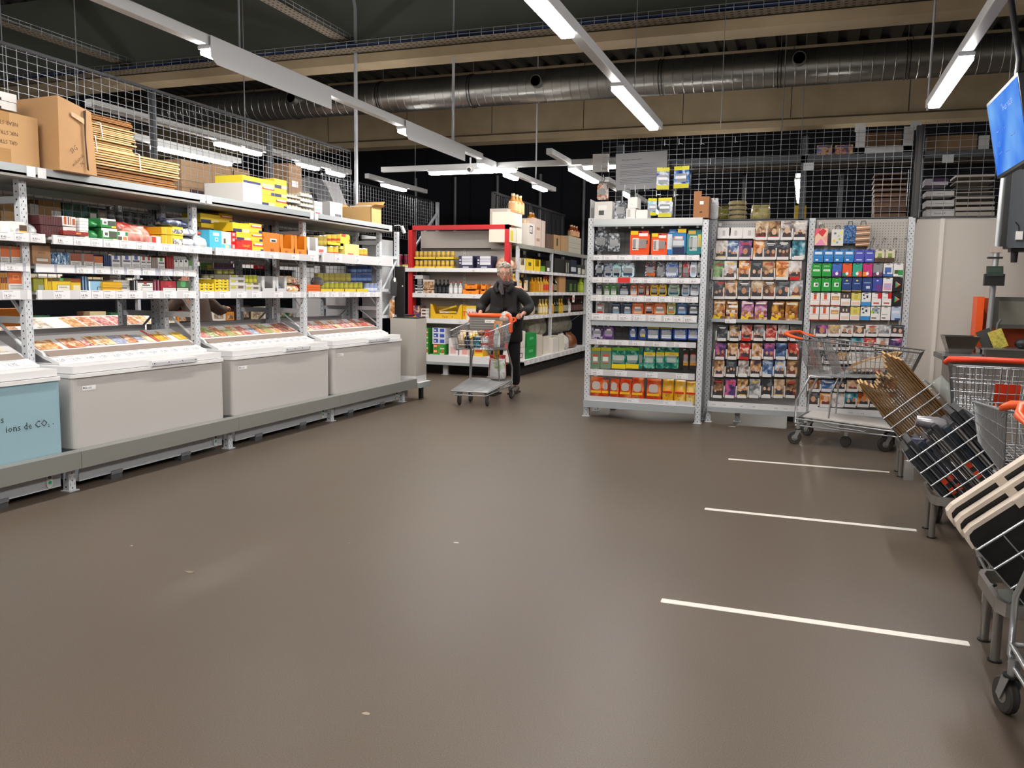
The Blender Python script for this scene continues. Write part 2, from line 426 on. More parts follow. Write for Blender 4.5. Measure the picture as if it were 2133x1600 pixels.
light_strip('light strip with white side shields above the chest freezers', -2.0, 9.75, ((-1.0, .5), (1.85, 3.3), (4.74, 6.2), (7.62, 9.1)), ((1.85, 3.3), (4.72, 6.22), (7.6, 9.12)), at=-3.95)
light_strip('short far light strip on from the shielded strip', 9.9, 13.2, ((9.95, 10.35), (10.9, 11.3), (12.2, 12.7)), at=-4.03, power=FARP)
light_strip('light strip with two bright lamps in the middle of the hall', -2.5, 8.45, ((-2.2, -.7), (.65, 2.15), (3.6, 5.1), (6.52, 8.15)), at=-1.49, power=LAMP_POWER * .9)
light_strip('light strip with one bright lamp beside the blue screen', -2.5, 8.1, ((-2.2, -.7), (.45, 1.95), (3.4, 4.9), (6.36, 7.82)), at=.92, power=LAMP_POWER * .9)
light_strip('level light strip crossing above the aisle behind the man', -5.75, -2.3, ((-5.0, -3.75), (-2.8, -2.38)), along='x', at=10.5, power=FARP)
light_strip('slanting lamp above the red framed shelf end', 11.0, 13.0, ((11.5, 12.2),), at=-6.28)
light_strip('brown lit lamp strip pointing at the razor rack post', 9.6, 13.4, ((10.6, 11.9),), at=-3.0, power=FARP)
light_strip('bright strip behind the wire mesh above the brown cartons', 4.4, 9.3, ((5.2, 6.6), (7.75, 9.1)), at=-7.25)
light_strip('broken row of lamps further behind the wire mesh', 6.0, 10.6, ((7.75, 8.1), (8.2, 8.5), (9.33, 9.75), (10.05, 10.4)), at=-6.34)
light_strip('lamp hanging behind the mesh over the movie panel', 11.5, 16.5, ((12.4, 15.2),), at=-.2)
light_strip('level strip behind the mesh with the wall sign', -2.3, 1.2, ((-2.05, -1.2), (.1, .35)), along='x', at=10.9)
light_strip('lamp strip over the far end of the oil aisle', 12.2, 18.5, ((13.2, 14.6), (16.0, 17.4)), at=-2.9, power=FARP)
light_strip('lamp strip in the aisle right behind the freezers', 0.0, 4.2, ((.3, 1.7), (2.6, 4.0)), at=-7.25)
rod(-6.28, 12.6, 3.04, DECK, .006, 'thin rod holding the slanting lamp above the red frame'); rod(-.2, 13.2, 3.04, DECK, .006, 'thin rod holding the lamp behind the mesh'); rod(-.4, 10.9, 3.04, DECK, .006, 'thin rod holding the level strip behind the notice')

# ================================================================== shared builders: products, labels, perforated posts
def pack_mesh(w, d, h, base, patches=(), texts=(), rough=.5, side=None, r=0.0, top=None):
    """a carton: origin at the middle of its front bottom edge, x along the front, y into the shelf.
    patches (u0,u1,v0,v1,colour) and texts (string,colour,height,u,v) are printed on the front"""
    b = MB(); m = base if not isinstance(base, str) else mat(base, rough)
    sm = m if side is None else (mat(side, rough) if isinstance(side, str) else side)
    x0, x1 = -w / 2, w / 2
    vs = [(x0, 0, 0), (x1, 0, 0), (x1, d, 0), (x0, d, 0), (x0, 0, h), (x1, 0, h), (x1, d, h), (x0, d, h)]
    b.add(vs, [(0, 1, 5, 4)], m)
    b.add(vs, [(1, 2, 6, 5), (2, 3, 7, 6), (3, 0, 4, 7), (3, 2, 1, 0)], sm)
    b.add(vs, [(4, 5, 6, 7)], sm if top is None else mat(top, rough))
    e = .0008
    for i, (u0, u1, v0, v1, c) in enumerate(patches):
        mm = c if not isinstance(c, str) else mat(c, rough)
        y = -e * (1 + .3 * i)
        b.quad((x0 + w * u0, y, h * v0), (x0 + w * u1, y, h * v0), (x0 + w * u1, y, h * v1), (x0 + w * u0, y, h * v1), mm)
    for (t, c, s, u, v) in texts:
        b.text(t, mat(c, .6), h * s, (x0 + w * u, -e * 3, h * v), (1, 0, 0), (0, 0, 1), 'CENTER')
    return b
def can_mesh(r, h, body, band=None, lid='#c8c8c4', n=12):
    b = MB(); m = mat(body, .35); l = mat(lid, .3, .6); bm = mat(band, .4) if band else m
    b.lathe([(r * .94, 0), (r, .004), (r, h * .2)], l if not band else m, n)
    b.lathe([(r, h * .2, bm), (r, h * .5, bm), (r, h * .5, m), (r, h * .94, l), (r * 1.02, h * .96, l), (r * .97, h, l), (r * .9, h - .003, l), (0, h - .003)], m, n)
    return b
def open_display_mesh(w, d, h, outer, inner, front_h, texts=(), back=None, notch=True):
    """shelf-ready tray: high back and sides cut down to a low printed front"""
    b = MB(); o = mat(outer, .5); i = mat(inner, .8); t = .006; x0, x1 = -w / 2, w / 2
    b.box(x0, x1, d - t, d, 0, h, i); b.box(x0, x1, 0, d, 0, .004, i)
    for sx in (x0, x1 - t):
        b.prism([(0, 0), (d, 0), (d, h), (d * .18, h), (d * .1, h * .97), (0.0, front_h)], sx, sx + t, 'x', o)
    b.box(x0, x1, 0, t, 0, front_h, o)
    if notch:
        fw = w * .2
        for sx in (x0, x1 - fw): b.prism([(0, front_h), (0, h * .96), (t, h * .96), (t, front_h)], sx, sx + fw, 'x', o)
    for (s, c, k, u, v) in texts:
        b.text(s, mat(c, .6), h * k, (x0 + w * u, -.001, h * v), (1, 0, 0), (0, 0, 1), 'CENTER')
    return b
def bag_mesh(w, d, h, c, n=8, seed=0):
    """a soft filled bag: bulging, pinched along the top seam"""
    b = MB(); R = random.Random(seed); rings = []; m = c if not isinstance(c, str) else mat(c, .3)
    lv = [(0, .88, .7), (.12, 1, 1), (.4, 1.02, 1), (.7, .97, .8), (.88, .93, .35), (.92, .95, .06), (1, .97, .04)]
    for (v, fw, fd) in lv:
        ring = []
        for k in range(2 * n):
            t = 2 * math.pi * (k + .5) / (2 * n)
            ex = abs(math.cos(t)) ** .6 * (1 if math.cos(t) > 0 else -1); ey = abs(math.sin(t)) ** .8 * (1 if math.sin(t) > 0 else -1)
            ring.append((ex * w / 2 * fw * (1 + R.uniform(-.03, .03)), d / 2 + ey * d / 2 * fd * (1 + R.uniform(-.08, .08)), h * v * (1 + R.uniform(-.01, .01))))
        rings.append(ring)
    vs = [p for g in rings for p in g]; N = 2 * n; fs = []
    for i in range(len(rings) - 1):
        for k in range(N): fs.append((i * N + k, i * N + (k + 1) % N, (i + 1) * N + (k + 1) % N, (i + 1) * N + k))
    fs += [tuple(reversed(range(N))), tuple(range((len(rings) - 1) * N, len(rings) * N))]
    b.add(vs, fs, m, True); return b
PLACED = []      # (object, wording, place, key to count along, what to count from)
def shelfput(me, name, desc, cat, where, group, loc, rz, key, ref, parent=None):
    if isinstance(me, MB): me = me.mesh(name)
    o = put(me, name, parent, loc, rz); tag(o, desc, cat, group); PLACED.append((o, desc, where, key, ref)); return o
def finish_labels():
    """things that look alike are told apart by counting along their shelf"""
    G = {}
    for t in PLACED: G.setdefault((t[1], t[2]), []).append(t)
    for (desc, where), L in G.items():
        if len(L) == 1: L[0][0]['label'] = (desc + ', ' + where).strip(' ,'); continue
        L.sort(key=lambda t: t[3])
        for i, t in enumerate(L):
            od = ORD[i] if i < len(ORD) else '%dth' % (i + 1)
            t[0]['label'] = ('%s, %s from %s, %s' % (desc, od, t[4], where)).strip().rstrip(',')
def holes(b, face, u0, u1, c0, c1, z0, z1, m, pitch=.05):
    """perforation of an upright. face 'x': dots on the plane x=c0, u runs along y; face 'y': plane y=c0, u runs along x"""
    z = z0 + .02; um = (u0 + u1) / 2; q = (u1 - u0); k = 0
    def P(u, zz): return (c0, u, zz) if face == 'x' else (u, c0, zz)
    def sq(u, zz, hw, hh):
        a = [P(u - hw, zz - hh), P(u + hw, zz - hh), P(u + hw, zz + hh), P(u - hw, zz + hh)]
        b.add(a, [(0, 1, 2, 3) if (face == 'y') == (c1 < 0) or face == 'x' else (3, 2, 1, 0)], m)
    while z < z1 - .01:
        sq(um, z, q * .07, .005)
        if z + pitch / 2 < z1 - .01:
            sq(um - q * .3, z + pitch / 2, q * .028, .009); sq(um + q * .3, z + pitch / 2, q * .028, .009)
        z += pitch
def post_x(b, X, Y, z0, z1, foot=True, w=.054, d=.05, m=POST):
    """upright whose broad face looks along +x: front face at X, centred on Y"""
    b.box(X - d, X, Y - w / 2, Y + w / 2, z0, z1, m)
    holes(b, 'x', Y - w / 2, Y + w / 2, X + .0008, 1, z0, z1, HOLE)
    z = z0 + .03
    while z < z1 - .02:
        b.add([(X - d * .62, Y - w / 2 - .0008, z - .005), (X - d * .4, Y - w / 2 - .0008, z - .005), (X - d * .4, Y - w / 2 - .0008, z + .005), (X - d * .62, Y - w / 2 - .0008, z + .005)], [(0, 1, 2, 3)], HOLE); z += .05
    if foot: b.box(X - d - .012, X + .018, Y - w / 2 - .012, Y + w / 2 + .012, z0, z0 + .006, m)
def post_y(b, X, Y, z0, z1, foot=True, w=.06, d=.05, m=POST, pitch=.05):
    """upright whose broad face looks along -y: front face at Y, centred on X"""
    b.box(X - w / 2, X + w / 2, Y, Y + d, z0, z1, m)
    holes(b, 'y', X - w / 2, X + w / 2, Y - .0008, -1, z0, z1, HOLE, pitch)
    for sx in (-1, 1):
        z = z0 + .03; xx = X + sx * (w / 2 + .0008)
        while z < z1 - .02:
            b.add([(xx, Y + d * .38, z - .009), (xx, Y + d * .55, z - .009), (xx, Y + d * .55, z + .009), (xx, Y + d * .38, z + .009)], [(0, 1, 2, 3)], HOLE); z += pitch
    if foot: b.box(X - w / 2 - .012, X + w / 2 + .012, Y - .02, Y + d + .012, z0, z0 + .006, m)
def price_label(parent, o, ux, uz, n, w, h, txt, paper=LABELW, sub=True, name='price_label'):
    """a paper price ticket: o lower left corner, ux along, uz up, n outward"""
    o, ux, uz, n = Vector(o), Vector(ux), Vector(uz), Vector(n); b = MB(); t = .0012
    P = lambda u, v, k: o + ux * u + uz * v + n * k
    vs = [P(0, 0, 0), P(w, 0, 0), P(w, h, 0), P(0, h, 0), P(0, 0, t), P(w, 0, t), P(w, h, t), P(0, h, t)]
    b.add(vs, [(4, 5, 6, 7), (0, 1, 5, 4), (1, 2, 6, 5), (2, 3, 7, 6), (3, 0, 4, 7)], paper)
    if txt:
        b.text(txt, INK, h * .42, P(w * .12, h * .26, t * 1.6), ux, uz)
        if sub:
            for u0, u1, v in ((.12, .45, .12), (.08, .6, .86)):
                b.quad(P(w * u0, h * v, t * 1.5), P(w * u1, h * v, t * 1.5), P(w * u1, h * (v + .05), t * 1.5), P(w * u0, h * (v + .05), t * 1.5), mat('#8a8488', .7))
            if w > .07:
                b.text('/kg' if w < .1 else '1 st', mat('#55525a', .7), h * .2, P(w * .58, h * .3, t * 1.6), ux, uz)
    return b.build(name, parent)

# ================================================================== the long rack over the chest freezers
XF, XU = -4.815, -4.72           # front of the uprights; front of the deep shelves
YB = (2.41, 4.003, 5.589, 7.172, 8.755)
rack = thing('shelving_rack', 'long white perforated shelving rack standing over the chest freezers', 'shelf rack', (-4.9, 5.6, 0))
RO = Vector((-4.9, 5.6, 0))
def rp(b, name, parent=None):
    """a part of the rack, given in hall coordinates"""
    o = b.xf(Matrix.Translation(-RO)).build(name, parent or rack); return o
for Y in YB:
    b = MB(); post_x(b, XF, Y, 0.27, 2.05, foot=False); post_x(b, -5.14, Y, 0.0, 2.3, w=.05)
    for z in (1.12, 1.66, 1.90): b.box(-5.16, XF - .03, Y - .018, Y + .018, z - .022, z + .022, POST)
    for za, zb in ((.92, 1.12), (1.12, 1.45), (1.55, 1.82)): b.bar((XF - .03, Y, za), (-5.13, Y, zb), .025, .008, POST)
    rp(b, 'upright_frame')
    f = MB(); post_x(f, -4.51, Y, 0, .15); rp(f, 'base_foot')
# deep top shelf
for i in range(4):
    y0, y1 = (YB[i] + .03, YB[i + 1] + .03) if i < 3 else (YB[3] + .03, 8.86)
    b = MB(); b.box(-5.2, XU, y0, y1, 2.03, 2.06, mat('#8f8b86', .6)); b.box(XU - .03, XU, y0, y1, 2.045, 2.108, SHELFG); b.box(-5.2, XU - .03, y0, y1, 2.06, 2.10, SHELFG)
    b.box(-5.2, -5.17, y0, y1, 1.985, 2.05, SHELFG)
    for yy in (y0 + .005, y1 - .075): b.box(XU, XU + .006, yy, yy + .06, 2.04, 2.106, WHITE)
    rp(b, 'top_shelf')
SPEC = []
def strip_shelf(y0, y1, x, zt, zb, depth, prices, hollow=True, face='#d4d3d6'):
    b = MB(); fm = mat(face, .45)
    b.box(x - depth, x - .004, y0 + .01, y1 - .01, zt - .03, zt - .012, WHITE)
    b.box(x - .012, x, y0, y1, zb, zt, fm); b.box(x - .03, x - .012, y0 + .01, y1 - .01, zb, zb + .01, WHITE)
    for yy in (y0, y1 - .03): b.box(x, x + .003, yy, yy + .03, zb, zt, WHITE)
    sh = rp(b, 'shelf'); h = zt - zb
    for (ya, yb, t, c) in prices:
        hh = h * .92
        o = Vector((x + .001, ya, zb + h * .04)) - RO
        price_label(sh, o, (0, 1, 0), (0, 0, 1), (1, 0, 0), yb - ya, hh, t, mat(c, .6) if c else LABELW)
    return sh
def PX(lst, x):
    out = []
    for (a, b_, t) in lst:
        z = 500
        out.append((onX(a, 540, x).y, onX(b_, 540, x).y, t, None))
    return out
strip_shelf(2.5, 4.07, XU, 1.684, 1.625, .46, PX(((0, 31, '8.40'), (32, 62, '8.50'), (66, 92, '4.00')), XU))
strip_shelf(4.13, 5.62, XU, 1.684, 1.624, .46, PX(((117, 153, '3.80'), (155, 189, '5.00'), (191, 214, '5.00'), (217, 249, '5.65'), (251, 283, '11.25'), (285, 308, '5.65'), (309, 338, '11.25'), (341, 365, '5.65'), (366, 392, '11.25'), (394, 418, '5.65')), XU))
strip_shelf(5.72, 7.27, XU, 1.686, 1.622, .46, PX(((420, 442, '11.25'), (456, 480, '1.75'), (484, 505, '4.75'), (509, 528, '5.25'), (532, 551, '14.75'), (561, 580, '4.25'), (607, 623, '6.85'), (646, 662, '1.85')), XU))
strip_shelf(7.34, 8.88, XU, 1.722, 1.625, .46, PX(((697, 712, '2.45'), (739, 750, '2.35'), (786, 795, '2.15')), XU))
strip_shelf(2.5, 4.02, -4.81, 1.493, 1.438, .36, PX(((0, 8, ''), (9, 46, '9.20')), -4.81), face='#b9bccb')
strip_shelf(4.065, 5.575, -4.81, 1.493, 1.435, .36, PX(((74, 112, ''), (117, 154, ''), (158, 192, '6.70'), (196, 228, '6.30'), (233, 257, '5.60'), (263, 292, '14.70'), (296, 322, '3.65'), (333, 358, '3.65'), (361, 380, '3.20'), (382, 402, '3.20')), -4.81), face='#b9bccb')
strip_shelf(2.5, 4.02, -4.81, 1.319, 1.256, .36, PX(((0, 38, '14.20'),), -4.81))
strip_shelf(4.07, 5.57, -4.81, 1.319, 1.256, .36, PX(((107, 142, '14.70'), (163, 186, '14.70'), (188, 212, '5.90'), (213, 237, '5.90'), (239, 263, '5.90'), (264, 294, '14.70'), (302, 330, '14.70'), (338, 365, '15.90'), (379, 402, '15.90')), -4.81))
strip_shelf(5.62, 7.17, -4.81, 1.317, 1.255, .36, PX(((421, 444, '3.75'), (455, 478, '3.75'), (492, 512, '4.65'), (523, 543, '3.25'), (570, 588, '3.45'), (607, 625, '3.65')), -4.81))
strip_shelf(7.225, 8.73, -4.81, 1.319, 1.257, .36, PX(((648, 664, '3.45'), (671, 684, '2.45'), (689, 704, '1.45'), (711, 727, '2.75'), (736, 749, '2.95'), (758, 770, '2.45'), (776, 788, '3.45')), -4.81))
# wire mesh at the back of the rack
MESHW = mat('#80858b', .45, .5)
def mesh_fence(name, label, axis, at, u0, u1, z0, z1, pu=.08, pz=.055, r=.0017, posts=(), rail=True, cat='wire mesh', m=MESHW):
    t = thing(name, label, cat, (at, (u0 + u1) / 2, z0) if axis == 'x' else ((u0 + u1) / 2, at, z0))
    O = t.location.copy(); b = MB()
    P = (lambda u, z, k=0: Vector((at + k, u, z)) - O) if axis == 'x' else (lambda u, z, k=0: Vector((u, at + k, z)) - O)
    u = u0
    while u <= u1 + 1e-6: b.bar(P(u, z0), P(u, z1), r * 2, r * 2, m); u += pu
    z = z0
    while z <= z1 + 1e-6: b.bar(P(u0, z, r), P(u1, z, r), r * 1.7, r * 1.7, m); z += pz
    b.build('wire_grid', t)
    f = MB()
    DKM = mat('#2c2e33', .5, .3)
    if rail: f.bar(P(u0, z1 + .012, -.01), P(u1, z1 + .012, -.01), .03, .02, DKM)
    for pu_ in posts: f.bar(P(pu_, z0, -.03), P(pu_, z1 + .02, -.03), .04, .04, DKM)
    if rail or posts: f.build('frame', t)
    return t
mesh_fence('mesh_fence', 'tall wire mesh fence behind the freezer rack', 'x', -5.212, 2.42, 8.74, 1.30, 2.965, posts=(4.0, 5.62, 7.2))
# end panel and end frame behind the last freezer
b = MB(); b.box(-5.12, -4.89, 8.80, 9.20, 1.0, 1.95, mat('#aeb0b2', .6)); b.box(-5.12, -5.1, 8.8, 9.2, .9, 2.0, mat('#aeb0b2', .6))
post_x(b, XF, 9.2, 0, 2.06, w=.05)
for z in (1.0, 1.32, 1.72): b.box(XF - .04, XF - .005, 8.78, 9.18, z, z + .035, POST)
b.bar((XF - .02, 8.8, 1.32), (XF - .02, 9.18, 1.7), .025, .01, POST); b.bar((XF - .02, 8.8, 1.03), (XF - .02, 9.18, 1.3), .025, .01, POST)
rp(b, 'end_frame')
# the long bumper beam in front of the freezers
for i in range(4):
    y0, y1 = YB[i] + (.0 if i else 0), (YB[i + 1] if i < 3 else 8.93)
    b = MB(); b.box(-4.505, -4.42, y0 + .0015, y1 - .0015, .16, .272, mat('#8b8c88', .5, .2))
    rp(b, 'bumper_beam')

# ------------------------------------------------------------------ chest freezers
BLUEF = mat('#97b9c6', .4); FRZ = mat('#c3c0bd', .42)
FRWHITE = mat('#ededee', .4)
def freezer(y0, y1, body, label, badge, hy0, hy1):
    t = thing('chest_freezer', label, 'freezer', (-4.8, (y0 + y1) / 2, 0)); O = t.location
    def part(b, n, par=None): return b.xf(Matrix.Translation(-O)).build(n, par or t)
    b = MB(); b.rbox(-5.12, -4.515, y0, y1, .27, .748, body, .035, 4); b.box(-5.12, -4.535, y0 + .035, y1 - .02, .045, .275, mat('#ccd2da', .45))
    b.box(-4.536, -4.53, y0 + .035, y1 - .02, .098, .145, mat('#bcc4d0', .45)); part(b, 'body')  # darker upper band: shade painted into the base panel's colour
    r = MB(); r.rbox(-5.12, -4.5, y0 - .006, y1 + .006, .745, .768, FRWHITE, .04, 4); part(r, 'rim')
    l = MB(); l.rbox(-5.12, -4.522, y0 + .012, y1 - .012, .772, .818, FRWHITE, .012, 3); l.box(-5.1, -4.54, y0 + .03, y1 - .03, .765, .775, mat('#9a9aa0', .6)); lid = part(l, 'lid')
    h = MB(); h.box(-4.522, -4.487, hy0, hy1, .768, .808, FRWHITE); h.box(-4.487, -4.484, hy0, hy1, .771, .795, mat('#c9ccd2', .4))
    for k in range(4):
        yy = hy0 + .02 + (hy1 - hy0 - .04) * k / 3; h.box(-4.484, -4.4825, yy - .004, yy + .004, .785, .792, INK)
    part(h, 'handle', lid)
    s = MB(); yc = y1 - .11
    s.rbox(-4.53, -4.525, yc - .022, yc + .022, .055, .155, FRWHITE, .02, 4, axis='x')
    s.lathe([(.011, 0), (.011, .006), (0, .006)], mat('#1a1420', .4), 12, o=(-4.526, yc, .125), axis='x')
    s.lathe([(.011, 0), (.011, .006), (0, .006)], mat('#138a63', .4, emit=.25), 12, o=(-4.526, yc, .09), axis='x')
    part(s, 'indicator_plate')
    for yy in (y0 + .35, y1 - .45):
        f = MB(); f.box(-4.6, -4.532, yy - .05, yy + .05, .0, .05, mat('#4a4c50', .5)); f.box(-4.532, -4.525, yy - .05, yy + .05, .035, .06, mat('#6d7076', .5)); part(f, 'foot')
    if badge:
        g = MB(); g.box(-4.5145, -4.513, y0 + .075, y0 + .185, .655, .685, mat('#f2f2f4', .4))
        g.text('Elcold', INK, .022, (-4.5125, y0 + .097, .663), (0, 1, 0), (0, 0, 1)); g.lathe([(.006, 0), (.006, .001)], mat('#333338', .5), 8, o=(-4.5128, y0 + .087, .672), axis='x'); part(g, 'badge')
    return t, O
ft, fo = freezer(2.46, 3.957, BLUEF, 'pale blue chest freezer with black lettering about CO2', False, 2.9, 3.35)
b = MB()
def ftext(s, px, py, size):
    p = onX(px, py, -4.513); b.text(s, INK, size, (-4.5125, p.y, p.z), (0, 1, 0), (0, 0, 1), 'RIGHT')
ftext('s', 8, 881, .062); ftext('ions de CO', 99, 887, .062); ftext('2', 103.5, 889, .03); ftext('.', 112, 884, .07)
b.xf(Matrix.Translation(-fo)).build('lettering', ft)
freezer(4.045, 5.533, FRZ, 'grey chest freezer with a small black badge beside the blue freezer', True, 4.72, 5.19)
freezer(5.645, 7.13, FRZ, 'grey chest freezer, third along the row from the blue one', True, 6.36, 6.76)
freezer(7.214, 8.71, FRZ, 'grey chest freezer at the aisle end of the row', True, 7.88, 8.36)
# ------------------------------------------------------------------ sloping picture boards over the lids
GUT = mat('#8f8178', .6)
def sign_board(y0, y1, label, cards, prices):
    t = thing('freezer_sign', label, 'sign', (-4.9, (y0 + y1) / 2, .82)); O = t.location
    def part(b, n, par=None): return b.xf(Matrix.Translation(-O)).build(n, par or t)
    b = MB(); pr = [(-4.70, .8195), (-4.702, .832), (-4.80, .868), (-4.835, .872), (-4.852, .895), (-5.07, .995), (-5.085, .985), (-5.085, .8195)]
    b.prism([(z, x) for x, z in pr], y0, y1, 'y', FRWHITE)
    for ys in (y0 - .001, y1 + .001): b.add([(x, ys, z) for x, z in ((-4.76, .83), (-4.85, .86), (-4.98, .92), (-4.98, .83))], [(0, 1, 2, 3)], mat('#6d6d72', .6))
    st = part(b, 'stand')
    d = Vector((-.218, 0, .1)).normalized(); n = Vector((.1, 0, .218)).normalized()
    g = MB(); g.add([(-4.803, y0 + .02, .8702), (-4.803, y1 - .02, .8702), (-4.868, y1 - .02, .9045), (-4.868, y0 + .02, .9045)], [(0, 1, 2, 3)], GUT); part(g, 'gutter')
    o0 = Vector((-4.872, 0, .9055))
    for (ya, yb, va, vb, m) in cards:
        L = .232; c = MB(); P = lambda y, v, k: o0 + Vector((0, y, 0)) + d * (L * v) + n * k
        vs = [P(ya, va, .001), P(yb, va, .001), P(yb, vb, .001), P(ya, vb, .001), P(ya, va, .003), P(yb, va, .003), P(yb, vb, .003), P(ya, vb, .003)]
        c.add(vs, [(4, 5, 6, 7), (0, 1, 5, 4), (1, 2, 6, 5), (2, 3, 7, 6), (3, 0, 4, 7)], m); part(c, 'picture_card')
    du = Vector((-.098, 0, .036)).normalized(); nn = Vector((.036, 0, .098)).normalized()
    for (ya, yb, tx) in prices:
        price_label(t, Vector((-4.704, ya, .833)) - O + nn * .001, (0, 1, 0), tuple(du), tuple(nn), yb - ya, .095, tx)
    return t
F1 = cover('#f4dcc8', '#d99a6a', '#a8583a', 26, .4); F2 = cover('#f7efe4', '#e0b070', '#b8703a', 22, .4); F3 = cover('#fbf3ea', '#eed9a8', '#c98a56', 26, .4)
F4 = cover('#f6ded6', '#d98a84', '#a84a44', 24, .4); F5 = cover('#eef2e0', '#9fb06a', '#c9a05a', 22, .4); FB = cover('#dfe6ee', '#8e9cc0', '#e8d8c8', 16, .4); FW = mat('#f8f4ee', .4)
FY = cover('#f7e58a', '#efc23a', '#d98a4a', 20, .4); FRD = cover('#e2806a', '#c9523f', '#d9745f', 30, .4); FD = cover('#6d5a54', '#b86a5a', '#d9b8a0', 20, .4)
sign_board(2.5, 3.965, 'white sloping picture board on the blue chest freezer', ((2.6, 3.1, .1, .95, F2), (3.2, 3.55, .1, .95, FW), (3.58, 3.9, .1, .95, cover('#f4eee6', '#efe2d0', '#c99a68', 9, .4))), ((3.2, 3.45, ''), (3.48, 3.72, '2.35'), (3.74, 3.95, '2.35')))
cds = []; y = 4.13
for w_, va, vb, m in ((.19, .05, .62, F2), (.04, 0, .1, FW), (.16, .05, .66, F1), (.07, .1, .5, F4), (.1, .1, .7, F2), (.12, .08, .7, F3), (.12, .08, .68, FB), (.1, .1, .66, F1), (.09, .25, .62, FB), (.08, .08, .6, F3), (.04, .05, .9, FRD), (.1, .1, .6, FY), (.05, .1, .8, F3), (.06, .1, .7, FW), (.12, .08, .62, FY)):
    if m is not FW: cds.append((y, y + w_ - .01, va, vb, m))
    y += w_
sign_board(4.115, 5.555, 'sloping picture board on the grey freezer beside the blue one', cds, [(4.12 + .118 * i, 4.12 + .118 * i + .112, '%d.%d5' % (1 + i % 3, 2 + i % 7)) for i in range(12)])
cds = []; y = 5.74
for k, m in enumerate((F4, F5, F1, F5, F2, F4, FB, F1, F5, F2, FD, FD)):
    cds.append((y, y + .10, .08, .88 if k % 3 else .6, m)); y += .115
sign_board(5.70, 7.14, 'sloping picture board with green vegetable packs pictured', cds, [(5.72 + .115 * i, 5.72 + .115 * i + .108, '%d.%d5' % (1 + i % 3, 1 + (3 * i) % 8)) for i in range(12)])
cds = []; y = 7.33
for k, m in enumerate((F3, F4, F4, F1, F4, F3, F4, F4, F1, FD, FRD, F4)):
    cds.append((y, y + .10, .08, .9 if k % 2 else .55, m)); y += .116
sign_board(7.27, 8.72, 'sloping picture board of meat pictures at the aisle end', cds, [(7.29 + .115 * i, 7.29 + .115 * i + .108, '%d.%d5' % (2 + i % 3, 1 + (5 * i) % 8)) for i in range(12)])
# the low end stand at the aisle end of the row
t = thing('end_stand', 'white low stand closing the freezer row at the aisle end', 'stand', (-4.7, 9.05, 0))
b = MB(); b.box(-.08, .27, -.13, .16, .30, 1.0, mat('#b9b4ac', .5)); b.box(-.08, .27, -.13, .16, .22, .30, WHITE); b.build('cabinet', t)
b = MB(); b.box(-.08, .31, -.1, .2, .155, .215, SHELFG); b.box(-.08, .31, -.1, .2, .215, .22, WHITE); b.build('base_ledge', t)
b = MB(); b.box(.0, .06, .0, .06, 0, .155, POST); b.build('foot', t); b = MB(); b.box(.2, .24, .08, .14, 0, .155, BLACK); b.build('foot', t)
b = MB(); b.box(-.08, .26, -.1, .15, 1.0, 1.012, BLACK); b.build('dark_top', t)

# ================================================================== goods on the freezer rack
SH = {'U': (-4.765, 1.674, 'upper shelf over freezers'), 'M': (-4.835, 1.482, 'middle shelf over freezers'),
      'L': (-4.835, 1.308, 'lowest shelf over freezers'), 'T': (-4.775, 2.101, 'freezer-rack top')}
NEAR = 'near end'
def xspan(x0, x1, y, X):
    a = onX(x0, y, X); b = onX(x1, y, X); return a.y, b.y, (a.z + b.z) / 2
def rackbox(sh, x0, x1, yt, desc, base, patches=(), texts=(), yb=None, cat='carton', name='carton', group=None, d=.2, side=None, dx=0.0, rough=.5, kind='pack', **k):
    X, z0, where = SH[sh]; X += dx
    y0, y1, z1 = xspan(x0, x1, yt, X)
    if yb is not None: z0 = xspan(x0, x1, yb, X)[2]
    w, h = y1 - y0 - .002, max(.02, z1 - z0)
    if kind == 'pack': b = pack_mesh(w, d, h, base, patches, texts, rough, side, top=k.get('top'))
    elif kind == 'open': b = open_display_mesh(w, d, h, base, k.get('inner', '#8a5a34'), h * k.get('fh', .4), texts)
    elif kind == 'bag': b = bag_mesh(w, d, h, base, seed=int(x0))
    return shelfput(b, name, desc, cat, where, group or ('goods ' + where), (X, (y0 + y1) / 2, z0), math.pi / 2, (y0, z0), NEAR)
W1, W2 = '#f4f2ee', '#dcdad6'
CLR = mat('#d9dcdc', .12, alpha=.45); CLRP = mat('#e8b0a8', .15, alpha=.75)
warn = lambda: ((.04, .96, .04, .40, '#d8d6d0'), (.1, .9, .3, .33, '#55555a'), (.1, .8, .22, .25, '#6a6a6e'), (.1, .85, .13, .16, '#6a6a6e'))
# upper shelf
rackbox('U', 0, 21, 461, 'row of slim white packs standing on end', W1, [(i * .2 + .02, i * .2 + .03, 0, 1, '#c9b8a0') for i in range(5)], name='cigarillo_pack')
rackbox('U', 21, 57, 462, 'clear wrapped pack with a brown and yellow label', cover('#e8e6e2', '#f6f4f0', '#a8a4a0', 14), [(.5, .95, .25, .75, '#4a3320'), (.5, .95, .08, .28, '#e8b23a')], name='wrapped_pack')
rackbox('U', 60, 81, 462, 'crumpled clear plastic bag', cover('#8a8c8e', '#c9cccc', '#f2f2f2', 22), kind='bag', name='plastic_bag', cat='bag', rough=.2)
for (a, b_, t, bt) in ((81, 129, 450, 469), (84, 131, 470.5, None)):
    rackbox('U', a, b_, t, 'long maroon sleeve of small packs', '#43161a', [(i / 14, i / 14 + .012, 0, 1, '#7a4a48') for i in range(1, 14)], yb=bt, name='pack_sleeve', cat='pack')
